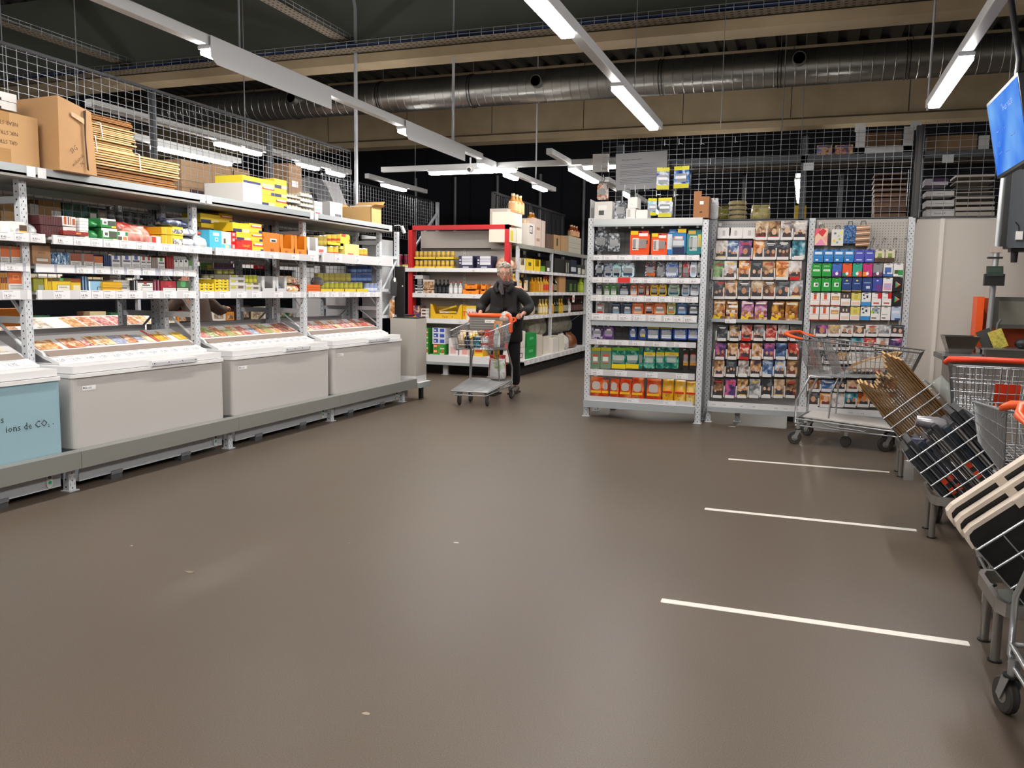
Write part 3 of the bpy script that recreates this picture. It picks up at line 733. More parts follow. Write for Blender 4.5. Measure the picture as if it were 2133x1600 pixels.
rackbox('U', 129, 157, 451, 'small orange and white striped pack', W2, [(.0, 1, .0, .12, '#f0ece6'), (.12, .3, .15, .95, '#b8552a'), (.42, .5, .15, .95, '#7a3a20'), (.58, .64, .15, .95, '#c9702f'), (.75, .95, .15, .8, '#a8501f')], yb=471, name='cigar_pack')
rackbox('U', 131, 158, 473, 'small flat pack with a red banner', W2, [(.0, .3, .0, .3, '#e6b23a'), (.3, .95, .3, .7, '#a02a20'), (.4, .85, .42, .56, W1)], name='cigar_pack')
rackbox('U', 132, 184, 482, 'flat red and brown wrapper lying at the shelf edge', '#8c2a1c', [(.5, .7, .3, .7, '#e08a4a')], d=.1, dx=.03, name='wrapper', yb=490)
for k in range(5):
    rackbox('U', 165.5, 184, 455 + 6.6 * k, 'thin white folded pack in a stack', W1, yb=455 + 6.6 * (k + 1) - .8 if k < 4 else None, name='folded_pack', cat='pack')
for (a, b_, t, bt) in ((185, 207, 456, 473), (185, 207, 474, None)):
    rackbox('U', a, b_, t, 'shiny dark green wrapped pack', cover('#0f5a2a', '#1c7a3c', '#3f9a5c', 20), yb=bt, kind='bag', name='wrapped_pack', cat='pack', rough=.2)
bar = lambda c: [(0, 1, .8, 1, W1), (.1, .45, .3, .8, W1), (.2, .38, .42, .66, '#5a5a5e'), (.5, .95, .25, .75, '#4d5148'), (0, .7, 0, .18, c), (.7, 1, 0, .2, '#e6c23a')]
rackbox('U', 209, 241, 456, 'green and white pack with a barcode on top of another', '#3a8a4a', bar('#2a8a3c'), yb=474, name='tobacco_pack')
rackbox('U', 211, 244, 476, 'green and white barcode pack, the lower one of two', '#3a8a4a', bar('#2a8a3c'), name='tobacco_pack')
rackbox('U', 245, 266, 482, 'little white pack with green corners', W1, [(0, .2, .6, .95, '#1f8a4a'), (.75, 1, .6, .95, '#1f8a4a'), (0, .4, .1, .5, '#4a4a40'), (.5, .9, 0, .5, '#e88a4a')], name='tobacco_pack')
rackbox('U', 241, 285, 461, 'red bag wrapped in clear foil at the back', cover('#8a1c1c', '#c04a40', '#e8d0cc', 16), kind='bag', yb=480, dx=-.06, name='foil_bag', cat='bag', rough=.2)
rackbox('U', 266, 322, 470, 'large pinkish foil bag', cover('#c9685a', '#e8a89a', '#f6dcd4', 12), kind='bag', name='foil_bag', cat='bag', rough=.2)
rackbox('U', 285, 335, 469, 'red foil bag behind the pinkish bag', cover('#b8281c', '#d95a48', '#f0c8bc', 14), kind='bag', dx=-.1, name='foil_bag', cat='bag', rough=.2)
rackbox('U', 316, 335, 492, 'small white and red pack at the shelf edge', W1, [(0, .45, .2, .9, '#d0301f')], dx=.02, name='tobacco_pack')
for (a, t, bt) in ((336, 473, 488), (347.5, 474, 489), (336, 489.5, None), (347.5, 490, None)):
    rackbox('U', a, a + 11, t, 'glossy mustard yellow block pack', '#d9a81c', [(.85, 1, 0, 1, '#f4dc6a')], yb=bt, name='tobacco_pack', group='yellow block packs')
for (t, bt) in ((473, 490), (491, None)):
    rackbox('U', 359, 381, t, 'yellow topped pack with a grey striped picture', '#f2d43a', [(.02, .98, .15, .7, cover('#2f2f34', '#8a8a90', '#e8e8ea', 40)), (0, 1, .0, .18, '#f0d030')], yb=bt, name='tobacco_pack', group='yellow topped packs')
rackbox('U', 349, 400, 455, 'dark blue and white bag lying high at the back', cover('#1f2a4e', '#39466e', '#dfe2ea', 14), kind='bag', yb=473, dx=-.05, name='foil_bag', cat='bag', rough=.25)
for (t, bt) in ((474, 491), (492, None)):
    rackbox('U', 382, 412, t, 'white bag with dark blue edges', cover('#f0eef0', '#c9cdd8', '#2a3670', 16), kind='bag', yb=bt, name='foil_bag', cat='bag', rough=.25)
rackbox('U', 412, 437, 490, 'pale teal see-through bag', cover('#a8c8c4', '#d9e6e4', '#f2f2f0', 14), kind='bag', name='foil_bag', cat='bag', rough=.2)
rackbox('U', 412, 432, 480, 'red roll lying behind the pale teal bag', '#d0402c', kind='bag', yb=490, dx=-.08, name='foil_bag', cat='bag')
tar = ((0, 1, 0, 1, '#f0cf2a'), (.02, .55, .0, .35, '#25306e'), (.6, 1, .0, .4, '#f6e8b0'))
tar2 = ((0, 1, .0, .4, '#f2d23a'), (.1, 1, .55, .75, '#d9342a'), (.2, .95, .66, .82, '#fdf4e0'), (.75, 1, 0, .3, '#2a3578'))
def ybox(sh, x0, x1, yt, yb, style, desc, dx=0):
    return rackbox(sh, x0, x1, yt, desc, '#efcb22', tar if style == 0 else tar2, yb=yb, dx=dx, name='snack_carton', group='yellow snack cartons', side='#e3bf20')
ybox('U', 417, 456, 446, 465, 0, 'yellow snack carton with navy corners, at the back', -.22); ybox('U', 456, 484, 446, 465, 1, 'yellow snack carton with a red wave, at the back', -.22)
ybox('U', 419, 468, 467, 482, 0, 'second row yellow snack carton with navy corners', -.2); rackbox('U', 414, 440, 474, 'brown packed row at the back', '#6a3a20', [(i * .2, i * .2 + .12, .2, .9, '#b8703a') for i in range(5)], dx=-.18)
ybox('U', 484, 519, 465, 483.5, 0, 'yellow snack carton with navy corners, top of the front pile'); ybox('U', 519, 545, 466, 485, 1, 'yellow snack carton with a red wave, top of the front pile')
ybox('U', 492, 521, 484, 501, 0, 'yellow snack carton with navy corners, middle of the front pile'); ybox('U', 521, 546, 485.5, 502.5, 1, 'yellow snack carton with a red wave, middle of the front pile'); ybox('U', 525, 548, 503, None, 1, 'yellow snack carton with a red wave, foot of the front pile')
rackbox('U', 436, 461, 480, 'sky blue display carton with a white sticker', '#4db8dc', [(.3, .8, .72, .88, W1), (.45, .7, .42, .62, W1), (.5, .65, .46, .58, '#4db8dc')], name='display_carton')
rackbox('U', 461, 481, 483, 'white and sky blue carton with a square hole', W1, [(0, 1, 0, .3, '#5cc0e0'), (.35, .75, .12, .26, '#e8f0a0'), (.2, .42, .35, .62, '#6a5030')], name='display_carton')
for (t, bt) in ((484, 494), (494.8, 506), (507, None)):
    rackbox('U', 481.5, 492, t, 'small red stacked pack', '#d9303a', [(.25, .7, .3, .8, '#f4c8c0')], yb=bt, name='snack_pack', cat='pack')
rackbox('U', 492.5, 525, 500, 'red display carton reading TARGET in yellow', '#d4231c', [(0, .3, .82, 1, '#a01410')], [('TARGET', '#f2cf3a', .3, .6, .38), ('snacks', '#f2cf3a', .12, .6, .18)], dx=.02, name='display_carton')
rackbox('U', 547, 582, 485, 'wide orange display carton reading BiFi', '#f08018', [(.42, .82, .55, .72, W1), (.5, .76, .57, .66, '#1a1a1a')], [('BiFi', '#1f1a14', .22, .55, .08), ('B', '#8a3a10', .2, .05, .68)], name='display_carton', side='#d96a10')
for (a, b_, t) in ((583, 612, 488), (613, 639, 490)):
    rackbox('U', a, b_, t, 'orange open fronted display reading BiFi', '#f28a1e', texts=[('BiFi', '#1f1a14', .17, .45, .08), ('*', '#a03a10', .2, .85, .1)], kind='open', fh=.3, name='display_carton')
rackbox('U', 640, 662, 493, 'white open fronted display, empty', '#f4f2f0', kind='open', fh=.3, inner='#a8764e', name='display_carton')
def canrow(sh, xs, yt, yb, w, desc, body, band, dx=0, depth=1, group=None):
    X, z0, where = SH[sh]; X += dx
    for x in xs:
        y0, y1, z1 = xspan(x, x + w, yt, X); zz = z0 if yb is None else xspan(x, x + w, yb, X)[2]
        key = ('can', body, band, round(y1 - y0, 3), round(z1 - zz, 3))
        if key not in _G: _G[key] = can_mesh((y1 - y0) / 2 * .98, z1 - zz, body, band).mesh('food_can')
        shelfput(_G[key], 'food_can', desc, 'can', where, group or 'food cans over the freezers', (X - (y1 - y0) / 2, (y0 + y1) / 2, zz), 0, y0, NEAR)
def tray(sh, x0, x1, yt, yb, desc, c, dx=0):
    X, z0, where = SH[sh]; X += dx
    y0, y1, z1 = xspan(x0, x1, yt, X); zz = z0 if yb is None else xspan(x0, x1, yb, X)[2]
    w, h = y1 - y0, z1 - zz; b = MB(); m = mat(c, .55); d = .2; t = .004
    b.box(-w / 2, w / 2, 0, d, 0, t, m); b.box(-w / 2, w / 2, 0, t, 0, h, m); b.box(-w / 2, w / 2, d - t, d, 0, h, m); b.box(-w / 2, -w / 2 + t, 0, d, 0, h, m); b.box(w / 2 - t, w / 2, 0, d, 0, h, m)
    return shelfput(b, 'can_tray', desc, 'tray', where, 'can trays over the freezers', (X, (y0 + y1) / 2, zz), math.pi / 2, y0, NEAR)
canrow('U', (650,), 490, 508, 12, 'olive can behind the white display', '#8a7a3a', '#6a6a30', -.12)
canrow('U', (665, 674), 491, 512, 11, 'tall dull yellow can in the upper layer', '#a8963a', '#c9b04a'); rackbox('U', 662, 681, 513, 'white carton with a red squiggle under the cans', W1, [(.1, .6, .4, .7, '#d9655a')])
canrow('U', (683, 694, 704), 489, 505, 11, 'yellow can with red band, upper layer', '#e6c23a', '#c0402a', .0)
tray('U', 682, 715, 505, 511.5, 'yellow tray between two layers of cans', '#eed02a'); canrow('U', (687, 698), 513, None, 11, 'yellow can with red band, lower layer', '#e6c84a', '#d05030')
canrow('U', (722,), 491, 507, 11, 'yellow can with a red top beside the bright cartons', '#efd23a', '#c0402a')
rackbox('U', 709, 727, 488, 'bright yellow carton standing on another', '#f6ea4a', [(.1, .6, .7, 1, '#d9402a')], yb=508, name='snack_carton'); rackbox('U', 709, 732, 508.5, 'pale yellow carton in the middle of the pile', '#f7ef7a', yb=520, name='snack_carton')
rackbox('U', 718, 748, 509, 'pale yellow carton with little red print at the shelf edge', '#f8f08a', [(.2, .6, .2, .4, '#d9655a')], dx=.02, name='snack_carton')
canrow('U', (750, 759), 518, None, 10.5, 'small green and yellow can', '#c9b23a', '#a85a2a')
# middle shelf
tp = lambda c, e='#4d1a14': [(0, 1, .42, 1, c)] + list(warn())
for (a, b_) in ((0, 19), (22, 48)): rackbox('M', a, b_, 514, 'orange and white cigar box', '#d8d6d0', tp('#c4652e'), name='cigar_box', cat='box')
rackbox('M', 66, 105, 512, 'big tan cigar carton with a framed label', '#a9805c', [(.18, .86, .18, .38, '#2a2420'), (.2, .84, .2, .36, '#d8d2c8'), (.3, .7, .6, .7, '#94694a')], name='cigar_box', cat='box')
for i in range(6):
    rackbox('M', 107 + i * 6.2, 112.6 + i * 6.2, 526, 'slim shiny blue case in a row', cover('#1a2438', '#5a86b0', '#dfeaf2', 40), name='lighter_case', cat='case', rough=.15, group='slim blue cases')
for (a, b_, t, c) in ((146, 169, 528, '#8c4a3a'), (174, 194, 529, '#9a5640'), (196, 214, 534, '#b8683a')): rackbox('M', a, b_, t, {146: 'brown red and white box beside the blue cases', 174: 'brown and white box between two similar ones', 196: 'small orange and white box next to the brown boxes'}[a], '#d8d6d0', tp(c), name='cigar_box', cat='box')
for i in range(4): rackbox('M', 216 + i * 4, 219.6 + i * 4, 532, 'thin dark blue pack in a row', '#22355e', name='thin_pack', cat='pack', group='thin dark blue packs')
for (a, b_) in ((232, 250), (254, 273), (274, 292)): rackbox('M', a, b_, 533, 'white box with a blue corner', '#e2e2e4', [(.3, .7, .7, 1, '#4a5a94'), (.1, .9, .52, .66, '#5a5a60')] + list(warn()), name='cigarillo_box', cat='box')
for a in (293, 304): rackbox('M', a, a + 10.5, 535, 'narrow white box with a reddish corner', '#dfdedc', [(.3, .8, .72, 1, '#8a3a3a'), (.1, .9, .5, .62, '#66666a')] + list(warn()), name='cigarillo_box', cat='box')
rackbox('M', 316, 327, 537, 'brown and white striped packs in a row', '#6a5a50', [(i * .2, i * .2 + .05, 0, 1, '#c9c4be') for i in range(5)], name='thin_pack', cat='pack')
rackbox('M', 328, 343, 537, 'white box with a green corner', '#dfdedc', [(.3, .7, .7, 1, '#4a8a3a'), (.1, .9, .5, .62, '#66666a')] + list(warn()), name='cigarillo_box', cat='box')
for i in range(3): rackbox('M', 346 + i * 5.3, 351 + i * 5.3, 534, 'narrow dark red pack', '#8e1c18', name='thin_pack', cat='pack', group='dark red packs')
for i in range(3): rackbox('M', 362.5 + i * 10, 372 + i * 10, 541, 'small white pack with a black corner', '#d9d9d8', [(.2, .7, .78, .95, '#3a3a40')] + list(warn()), name='thin_pack', cat='pack')
rackbox('M', 360, 388, 534, 'grey flat carton lying over the small white packs', '#b9bcbc', yb=540, name='flat_carton'); rackbox('M', 393, 402, 543, 'small green and white pack beside the post', '#cfd4cc', [(0, 1, .5, 1, '#5a8a4a')], name='thin_pack', cat='pack')
# lowest shelf
for a in (0, 5, 10): rackbox('L', a, a + 4.6, 568, 'tall wooden cigar case', '#b8803a', [(0, 1, .45, .75, '#5a2018'), (.9, 1, 0, 1, '#d9a85a')], name='cigar_case', cat='case', group='wooden cigar cases')
rackbox('L', 16, 48, 567, 'orange cigar box with an oval emblem', '#d8d6d0', [(0, 1, .38, 1, '#c4602a'), (.3, .7, .62, .84, '#d98a4a'), (.36, .64, .66, .8, '#c4602a')] + list(warn()), name='cigar_box', cat='box')
rackbox('L', 69, 90, 580, 'dull green and yellow cigar box', '#7a7a1e', [(.45, 1, .1, .5, '#8f9a8a')], name='cigar_box', cat='box')
rackbox('L', 92, 98, 580, 'narrow yellow cigar case', '#c9a81e', [(.8, 1, 0, 1, '#f0dc6a')], name='cigar_case', cat='case'); rackbox('L', 99, 107, 581, 'second narrow yellow case with a brown top', '#c9a81e', [(0, 1, .8, 1, '#5a3a14')], name='cigar_case', cat='case')
yel = [(.0, 1, .75, 1, '#5a4a14'), (.4, .6, .8, 1, '#5aa03a'), (.25, .95, .05, .5, '#2a2a20'), (.27, .93, .07, .48, '#dcd9c8'), (.35, .8, .3, .34, '#44443c')]
rackbox('L', 108, 147, 579, 'wide yellow cigar box with a green top mark', '#dcb81e', yel, name='cigar_box', cat='box'); rackbox('L', 147.5, 168, 580, 'yellow cigar box with a brown top', '#d4b01e', [(.0, 1, .7, 1, '#7a3a14'), (.2, .9, .1, .5, '#d4cfa8')], name='cigar_box', cat='box')
for a in (170, 176): rackbox('L', a, a + 5, 576, 'narrow steel blue case', '#3a5a7a', [(.3, .6, 0, 1, '#9ab4cc')], name='cigar_case', cat='case')
rackbox('L', 184, 213, 582, 'light blue cigar box with a dark top', '#8ab8d4', [(0, 1, .85, 1, '#1a2438'), (.0, .1, 0, .85, '#e8eef2'), (.6, 1, 0, .4, '#26323c'), (.64, .98, .03, .36, '#9ab8c8')], name='cigar_box', cat='box')
for (t, bt) in ((587, 594), (594.5, 599), (599.5, None)): rackbox('L', 214, 253 if t < 594 else 254, t, 'flat yellow tin in a stack', '#d9a814', [(0, 1, .8, 1, '#b8860a')], yb=bt, dx=.02, name='flat_tin', cat='tin', group='stacked yellow tins')
rackbox('L', 236, 275, 584, 'white carton with framed small print behind the yellow tins', '#dcdcd8', [(.35, .85, .5, .8, '#3a3a3c'), (.37, .83, .53, .77, '#e2e2de'), (.3, .7, .28, .38, '#55555a')], dx=-.03, name='cigar_box', cat='box')
for a in (276, 281): rackbox('L', a, a + 4.4, 584, 'narrow black and white case', '#1c1c20', [(.7, 1, 0, 1, '#d8d8d8')], name='cigar_case', cat='case')
rackbox('L', 286, 318, 585, 'white cigar box with a black top', '#dcdcd8', [(0, 1, .82, 1, '#3a302c'), (.4, .6, .7, .95, '#8a2a20'), (.3, .8, .55, .66, '#44444a'), (.25, 1, .05, .4, '#3a3a3c'), (.27, .98, .08, .37, '#dcdcd8')], name='cigar_box', cat='box')
for a in (319, 326): rackbox('L', a, a + 6, 583, 'narrow maroon case with pale edges', '#6a1c30', [(.5, .75, 0, 1, '#b88a98')], name='cigar_case', cat='case')
rackbox('L', 334, 366, 585, 'dark red box with a white warning panel', '#8e1c2a', [(.3, .7, .6, .95, '#a82a34'), (.15, 1, .0, .36, '#e2e0dc'), (.18, .97, .25, .28, '#44444a')], [('CIGAR', '#d8b0a8', .12, .6, .48)], name='cigar_box', cat='box')
rackbox('L', 368, 394, 585, 'dark green box with a white warning panel', '#3a5a40', [(.3, .7, .5, .95, '#4a9a54'), (.0, .9, .0, .34, '#e2e0dc'), (.05, .87, .22, .25, '#44444a')], [('CIGAR', '#b8d0b8', .12, .5, .45)], name='cigar_box', cat='box')
crate = [(.08 + i * .3, .25 + i * .3, .62, .9, '#2a2208') for i in range(3)] + [(.38, .46, .2, .8, '#f6e8a0')]
for (x0, x1, t, bt) in ((415, 446, 590.5, 595), (415, 446, 595.5, 600), (415, 446, 600.5, None), (447, 476, 582, 587), (447, 476, 587.5, 593), (447, 476, 593.5, 599), (447, 476, 599.5, None)):
    rackbox('L', x0, x1, t, 'low yellow cardboard tray with slots, stacked', '#e8c81e', crate, yb=bt, name='yellow_tray', cat='tray', group='stacked yellow trays')
canrow('L', (428, 440, 452, 464), 572, 580, 10, 'dull can behind yellow trays', '#7a7a50', '#b8b4a0', -.16); canrow('L', (455, 468, 480), 561, 571, 11, 'topmost back can with a green band', '#8a8a4a', '#a8a05a', -.2)
gt = [(.1, .4, .6, 1, '#b8b030'), (.55, .9, .6, 1, '#6a5a44'), (0, 1, 0, .45, '#cfcfce')]
for (x0, x1, t, bt) in ((478, 510, 573, 583), (478, 510, 583.5, 595), (478, 510, 595.5, None), (511, 541, 590, 597.5), (511, 541, 598, None)):
    rackbox('L', x0, x1, t, 'grey tray of cans with cut-out front', '#c0c0c0', gt, yb=bt, name='can_tray', cat='tray', group='grey can trays')
canrow('L', (511, 520, 529), 573, 589, 9, 'bright green can standing on the grey tray', '#aab02a', '#d4d04a')
rackbox('L', 545, 574, 575, 'grey open display with a brown inside, empty', '#cfcfd0', kind='open', fh=.25, inner='#4a382a', name='display_carton'); rackbox('L', 575, 597, 576, 'grey open display holding one blue bag', '#cfcfd0', kind='open', fh=.25, inner='#4a382a', name='display_carton')
rackbox('L', 580, 588, 592, 'small blue bag inside the grey open display', cover('#3a4a7a', '#8a9ac0', '#e2e6ee', 30), kind='bag', d=.06, dx=-.05, name='snack_bag', cat='bag')
for (a, t, bt) in ((598, 575, 590), (611, 575, 590), (599, 591, None), (612, 592, None)):
    rackbox('L', a, a + 13, t, 'small red, white and yellow snack bag', cover('#c02a1c', '#efe4cc', '#e8a82a', 24), kind='bag', yb=bt, name='snack_bag', cat='bag', group='red and yellow snack bags')
rackbox('L', 638, 667, 593, 'orange carton under the glass jar', '#d9641a', [(0, 1, .3, .36, '#a8480e'), (0, 1, .6, .66, '#a8480e')], name='display_carton')
X, z0, where = SH['L']; p = xspan(643, 665, 590, X - .1); b = MB()
b.lathe([(.03, 0), (.066, .02), (.07, .05), (.055, .085), (.03, .1), (.0, .1)], mat('#6a6a6c', .2), 16); shelfput(b, 'glass_jar', 'round grey see-through jar lying on the orange carton', 'jar', where, None, (X - .06, (p[0] + p[1]) / 2, 1.371), 0, 0, NEAR)
for i in range(4): tray('L', 668 + 25 * i, 692 + 25 * i, 602, None, 'low yellow tray under the green cans', '#d9c42a')
canrow('L', [669 + 10 * i for i in range(9)], 588, None, 9.6, 'green and yellow can in the bottom layer', '#a8a83a', '#8a7a44', -.004)
canrow('L', [667 + 11.4 * i for i in range(6)], 569, 587, 10.6, 'green and yellow can in the upper layer', '#9a9444', '#b8a84a', -.02)
for (t, bt) in ((553, 569), (570, 588)):
    canrow('L', (736, 747, 758, 768), t, bt, 10, 'blue can in a %s layer' % ('high' if t < 560 else 'middle'), '#2f4a8a', '#7a9ad0', -.05)
canrow('L', (764, 773, 781), 590, None, 8.5, 'silver and blue can beside the end post', '#8a9ac0', '#d0d8e6')
# top of the rack
def topbox(x0, x1, yt, yb, X, d, desc, base, patches=(), texts=(), side=None, name='cardboard_box', cat='box', group=None, top=None):
    y0, y1, z1 = xspan(x0, x1, yt, X); z0 = SH['T'][1] if yb is None else xspan(x0, x1, yb, X)[2]
    b = pack_mesh(y1 - y0, d, z1 - z0, base, patches, texts, .85, side, top=top)
    return shelfput(b, name, desc, cat, SH['T'][2], group, (X, (y0 + y1) / 2, z0), math.pi / 2, (y0, z0), NEAR)
TANB = mat('#bd9668', .8, var=.05, scale=5); 
topbox(-60, 77, 232, None, -4.755, .32, 'tan cardboard box printed with upside down lettering', TANB, [(.0, .05, 0, 1, mat('#c9a87c', .3)), (.35, .55, .78, 1, '#a8804f'), (.35, .55, 0, .3, '#a8804f')])
b = MB()
for i, (py, s) in enumerate((( 261, .034), (281, .034), (300, .034))):
    p = onX(38, py, -4.75)
    b.text(('NEAR STRO', 'NIK STROGI', 'GRL STROIG')[i], mat('#5a4028', .8), s, (-4.7535, p.y - .16 + .16, p.z + .012), (0, -1, 0), (0, 0, -1), 'LEFT')
b.build('printed_lettering', bpy.data.objects['cardboard_box'])
o = bpy.data.objects['cardboard_box']; o.children[0].location = -Vector((o.location.y, -o.location.x, o.location.z)); o.children[0].rotation_euler = (0, 0, -math.pi / 2)
o.children[0].location = Matrix.Rotation(-math.pi / 2, 3, 'Z') @ (-o.location)
# big torn carton, wrapped in tape, jutting over the shelf edge
b = MB(); yA, yB, zt = xspan(121, 187, 215, -4.66); yA0 = onX(121, 300, -4.66).y
m1 = mat('#b98f62', .75, var=.05, scale=6); m2 = mat('#8a6440', .85); m3 = mat('#c6a070', .35)
X0 = -4.655; zb = 2.106; h = zt - zb
b.add([(X0, 0, 0), (X0, .30, 0), (X0 - .42, .30, 0), (X0 - .42, 0, 0), (X0 + .01, 0, h + .02), (X0 - .01, .28, h - .03), (X0 - .42, .28, h - .03), (X0 - .4, 0, h + .01)], [(0, 1, 5, 4), (3, 2, 1, 0), (1, 2, 6, 5), (2, 3, 7, 6), (3, 0, 4, 7), (4, 5, 6, 7)], m1)
b.add([(X0 + .0135, .205, .03), (X0 + .0135, .222, .02), (X0 + .006, .215, h * .5), (X0 + .008, .222, h - .03), (X0 + .006, .2, h - .04), (X0 + .011, .198, h * .5)], [(0, 1, 2, 5), (5, 2, 3, 4)], mat('#33200f', .9))
b.add([(X0 + .012, .10, h * .86), (X0 + .012, .2, h * .80), (X0 + .012, .2, h * .72), (X0 + .012, .1, h * .8)], [(3, 2, 1, 0)], m3)
b.text('SIG', mat('#4a3424', .8), .045, (X0 + .014, .09, .115), (0, .75, .6), (0, -.6, .75)); b.text('wskaznik', mat('#4a3424', .8), .034, (X0 + .014, .095, .03), (0, .72, .65), (0, -.65, .72)); b.text('SK', mat('#4a3424', .8), .035, (X0 + .014, .16, .04), (0, .72, .65), (0, -.65, .72))
shelfput(b.xf(Matrix.Translation((-X0, 0, 0))), 'cardboard_box', 'large brown box with a torn corner and scribbled marks', 'box', SH['T'][2], None, (X0, yA0, zb), 0, 0, NEAR)
# two grey paper holders on the printed box
for i, (a, c) in enumerate(((188, 206), (207, 224))):
    y0, y1, z1 = xspan(-50, 37, a, -4.8); zz = xspan(-50, 37, c, -4.8)[2]; zz = max(zz, 0)
    b = MB(); b.rbox(-.3, 0, -(y1 - y0) / 2, (y1 - y0) / 2, 0, z1 - zz, mat('#d6d4d2', .5), .02, 3); b.box(0, .003, (y1 - y0) / 2 - .2, (y1 - y0) / 2 - .12, .0, .015, INK)
    shelfput(b, 'plastic_tray', ('pale grey plastic tray, the upper of two on the printed box', 'pale grey plastic tray, lying flat on the printed box')[i], 'tray', '', None, (-4.8, (y0 + y1) / 2, zz), 0, 0, NEAR)
# bundles of folded cardboard: each sheet layer is a printed line on its bundle's edge, the sheets stick out unevenly
def bundle(x0, x1, yt, yb, X, n, desc, dark=False, strap=None):
    y0, y1, z1 = xspan(x0, x1, yt, X); z0 = SH['T'][1] if yb is None else xspan(x0, x1, yb, X)[2]
    R = random.Random(int(x0 + yt)); b = MB(); h = (z1 - z0) / n; e = mat('#c99f68' if not dark else '#8a5f34', .85); e2 = mat('#dbb886' if not dark else '#9a6c3c', .85)
    for k in range(n):
        j = R.uniform(-.012, .012); j2 = R.uniform(-.02, .02)
        b.box(j - .34, j, j2, (y1 - y0) + j2 * 1.2, h * k, h * (k + .62), e if k % 2 else e2)
        b.box(j - .33, j - .012, j2 + .01, (y1 - y0) - .01, h * (k + .62), h * (k + 1), mat('#4a3018', .9))
    if strap is not None:
        ys = (y1 - y0) * strap; b.tube([(-.34, ys, 0), (-.34, ys, z1 - z0 + .004), (.0, ys, z1 - z0 + .004), (.016, ys + .01, z1 - z0), (.017, ys + .02, 0)], .005, WHITE, 5)
    return shelfput(b, 'cardboard_bundle', desc, 'bundle of cardboard', SH['T'][2], 'strapped bundles of folded cardboard', (X, y0, z0), 0, z0, NEAR)
bundle(192, 366, 358, None, -4.78, 6, 'dark brown bundle of folded cardboard at the bottom of the pile', True); bundle(192, 372, 322, 357, -4.77, 7, 'wide pale strapped bundle of folded cardboard', False, .48)
bundle(182, 280, 292, 323, -4.80, 7, 'strapped bundle of folded cardboard, second from the top', False, .1); bundle(181, 278, 263, 291, -4.80, 7, 'strapped pale bundle of folded cardboard under the dark one', False, .22)
bundle(181, 273, 244, 262, -4.82, 6, 'dark brown bundle of folded cardboard, topmost of the pile', True)
topbox(506, 545, 383, None, -4.76, .42, 'plain white cardboard box with a long grey side', mat('#e9e4e0', .8), side=mat('#dad5d1', .8))
for (x0, x1, t, bt, st) in ((505, 571, 371, 386, 0), (571, 597, 374, 393, 0), (543, 571, 386.5, 406, 1), (571, 597, 393.5, 411, 0), (543, 572, 406.5, None, 0), (572, 597, 411.5, None, 1)):
    y0, y1, z1 = xspan(x0, x1, t, -4.79); z0 = SH['T'][1] if bt is None else xspan(x0, x1, bt, -4.79)[2]
    shelfput(pack_mesh(y1 - y0 - .003, .3, z1 - z0, '#efdf2a', tar if st == 0 else tar2, (), .5, '#e6d22a'), 'snack_carton', 'yellow snack carton with %s' % ('navy corners' if st == 0 else 'a red wave'), 'carton', 'freezer-rack top', 'yellow snack cartons', (-4.79, (y0 + y1) / 2, z0), math.pi / 2, (y0, z0), NEAR)
for (x0, x1, t, bt) in ((597, 625, 405, 412), (597, 625, 413, 422), (597, 626, 423, None), (626, 650, 401, 410), (626, 651, 411, 421), (626, 653, 422, 431), (626, 654, 432, None)):
    y0, y1, z1 = xspan(x0, x1, t, -4.79); z0 = SH['T'][1] if bt is None else xspan(x0, x1, bt, -4.79)[2]
    b = pack_mesh(y1 - y0 - .004, .24, (z1 - z0) * .6, '#e6e2da', (), (), .8); w = y1 - y0 - .02
    for k in range(4): b.sphere((-w / 2 + w * (k + .5) / 4, .03, (z1 - z0) * .55), (.018, .018, .022), mat('#d9cdb0', .5), 8, 5)
    shelfput(b, 'fruit_tray', 'white tray with pale round fruit, stacked', 'tray', SH['T'][2], 'stacked white fruit trays', (-4.79, (y0 + y1) / 2, z0), math.pi / 2, (y0, z0), NEAR)
topbox(655, 671, 420, None, -4.8, .2, 'little white stack of paper boxes with red print', '#e6e4e4', [(.1, .7, .05, .2, '#c9303a'), (0, 1, .4, .42, '#8a8a8a'), (0, 1, .7, .72, '#8a8a8a')])
topbox(687, 713, 422, None, -4.85, .2, 'grey white box with tiny print beside the open carton', '#cfcdcd', [(.4, .9, .1, .3, '#6a6a70')])
# open carton with one flap up
y0, y1, z1 = xspan(775, 803, 433, -4.76); z0 = 2.101; h = z1 - z0; w = .24; L = .40; b = MB(); m = mat('#cfa76c', .8, var=.04, scale=6); mi = mat('#8a6438', .9); t = .005
b.box(-L, 0, 0, w, 0, t, mi); b.box(-t, 0, 0, w, 0, h, m); b.box(-L, -L + t, 0, w, 0, h, m); b.box(-L, 0, 0, t, 0, h, m); b.box(-L, 0, w - t, w, 0, h, m)
b.add([(0, w, h), (-L, w, h), (-L + .02, w + .13, h + .09), (-.02, w + .13, h + .09)], [(0, 1, 2, 3)], m); b.add([(0, 0, h), (0, w, h), (.06, w, h + .03), (.05, 0, h + .02)], [(0, 1, 2, 3)], m); b.add([(-L, 0, h), (-L, w, h), (-L - .07, w, h + .05), (-L - .07, 0, h + .05)], [(0, 1, 2, 3)], m)
b.box(-.3, -.06, .03, .2, h * .5, h + .015, PAPER)
shelfput(b, 'open_carton', 'open tan carton with one flap up and white papers inside', 'carton', 'freezer-rack top', None, (-4.76, y0 - .02, z0), 0, 0, NEAR)

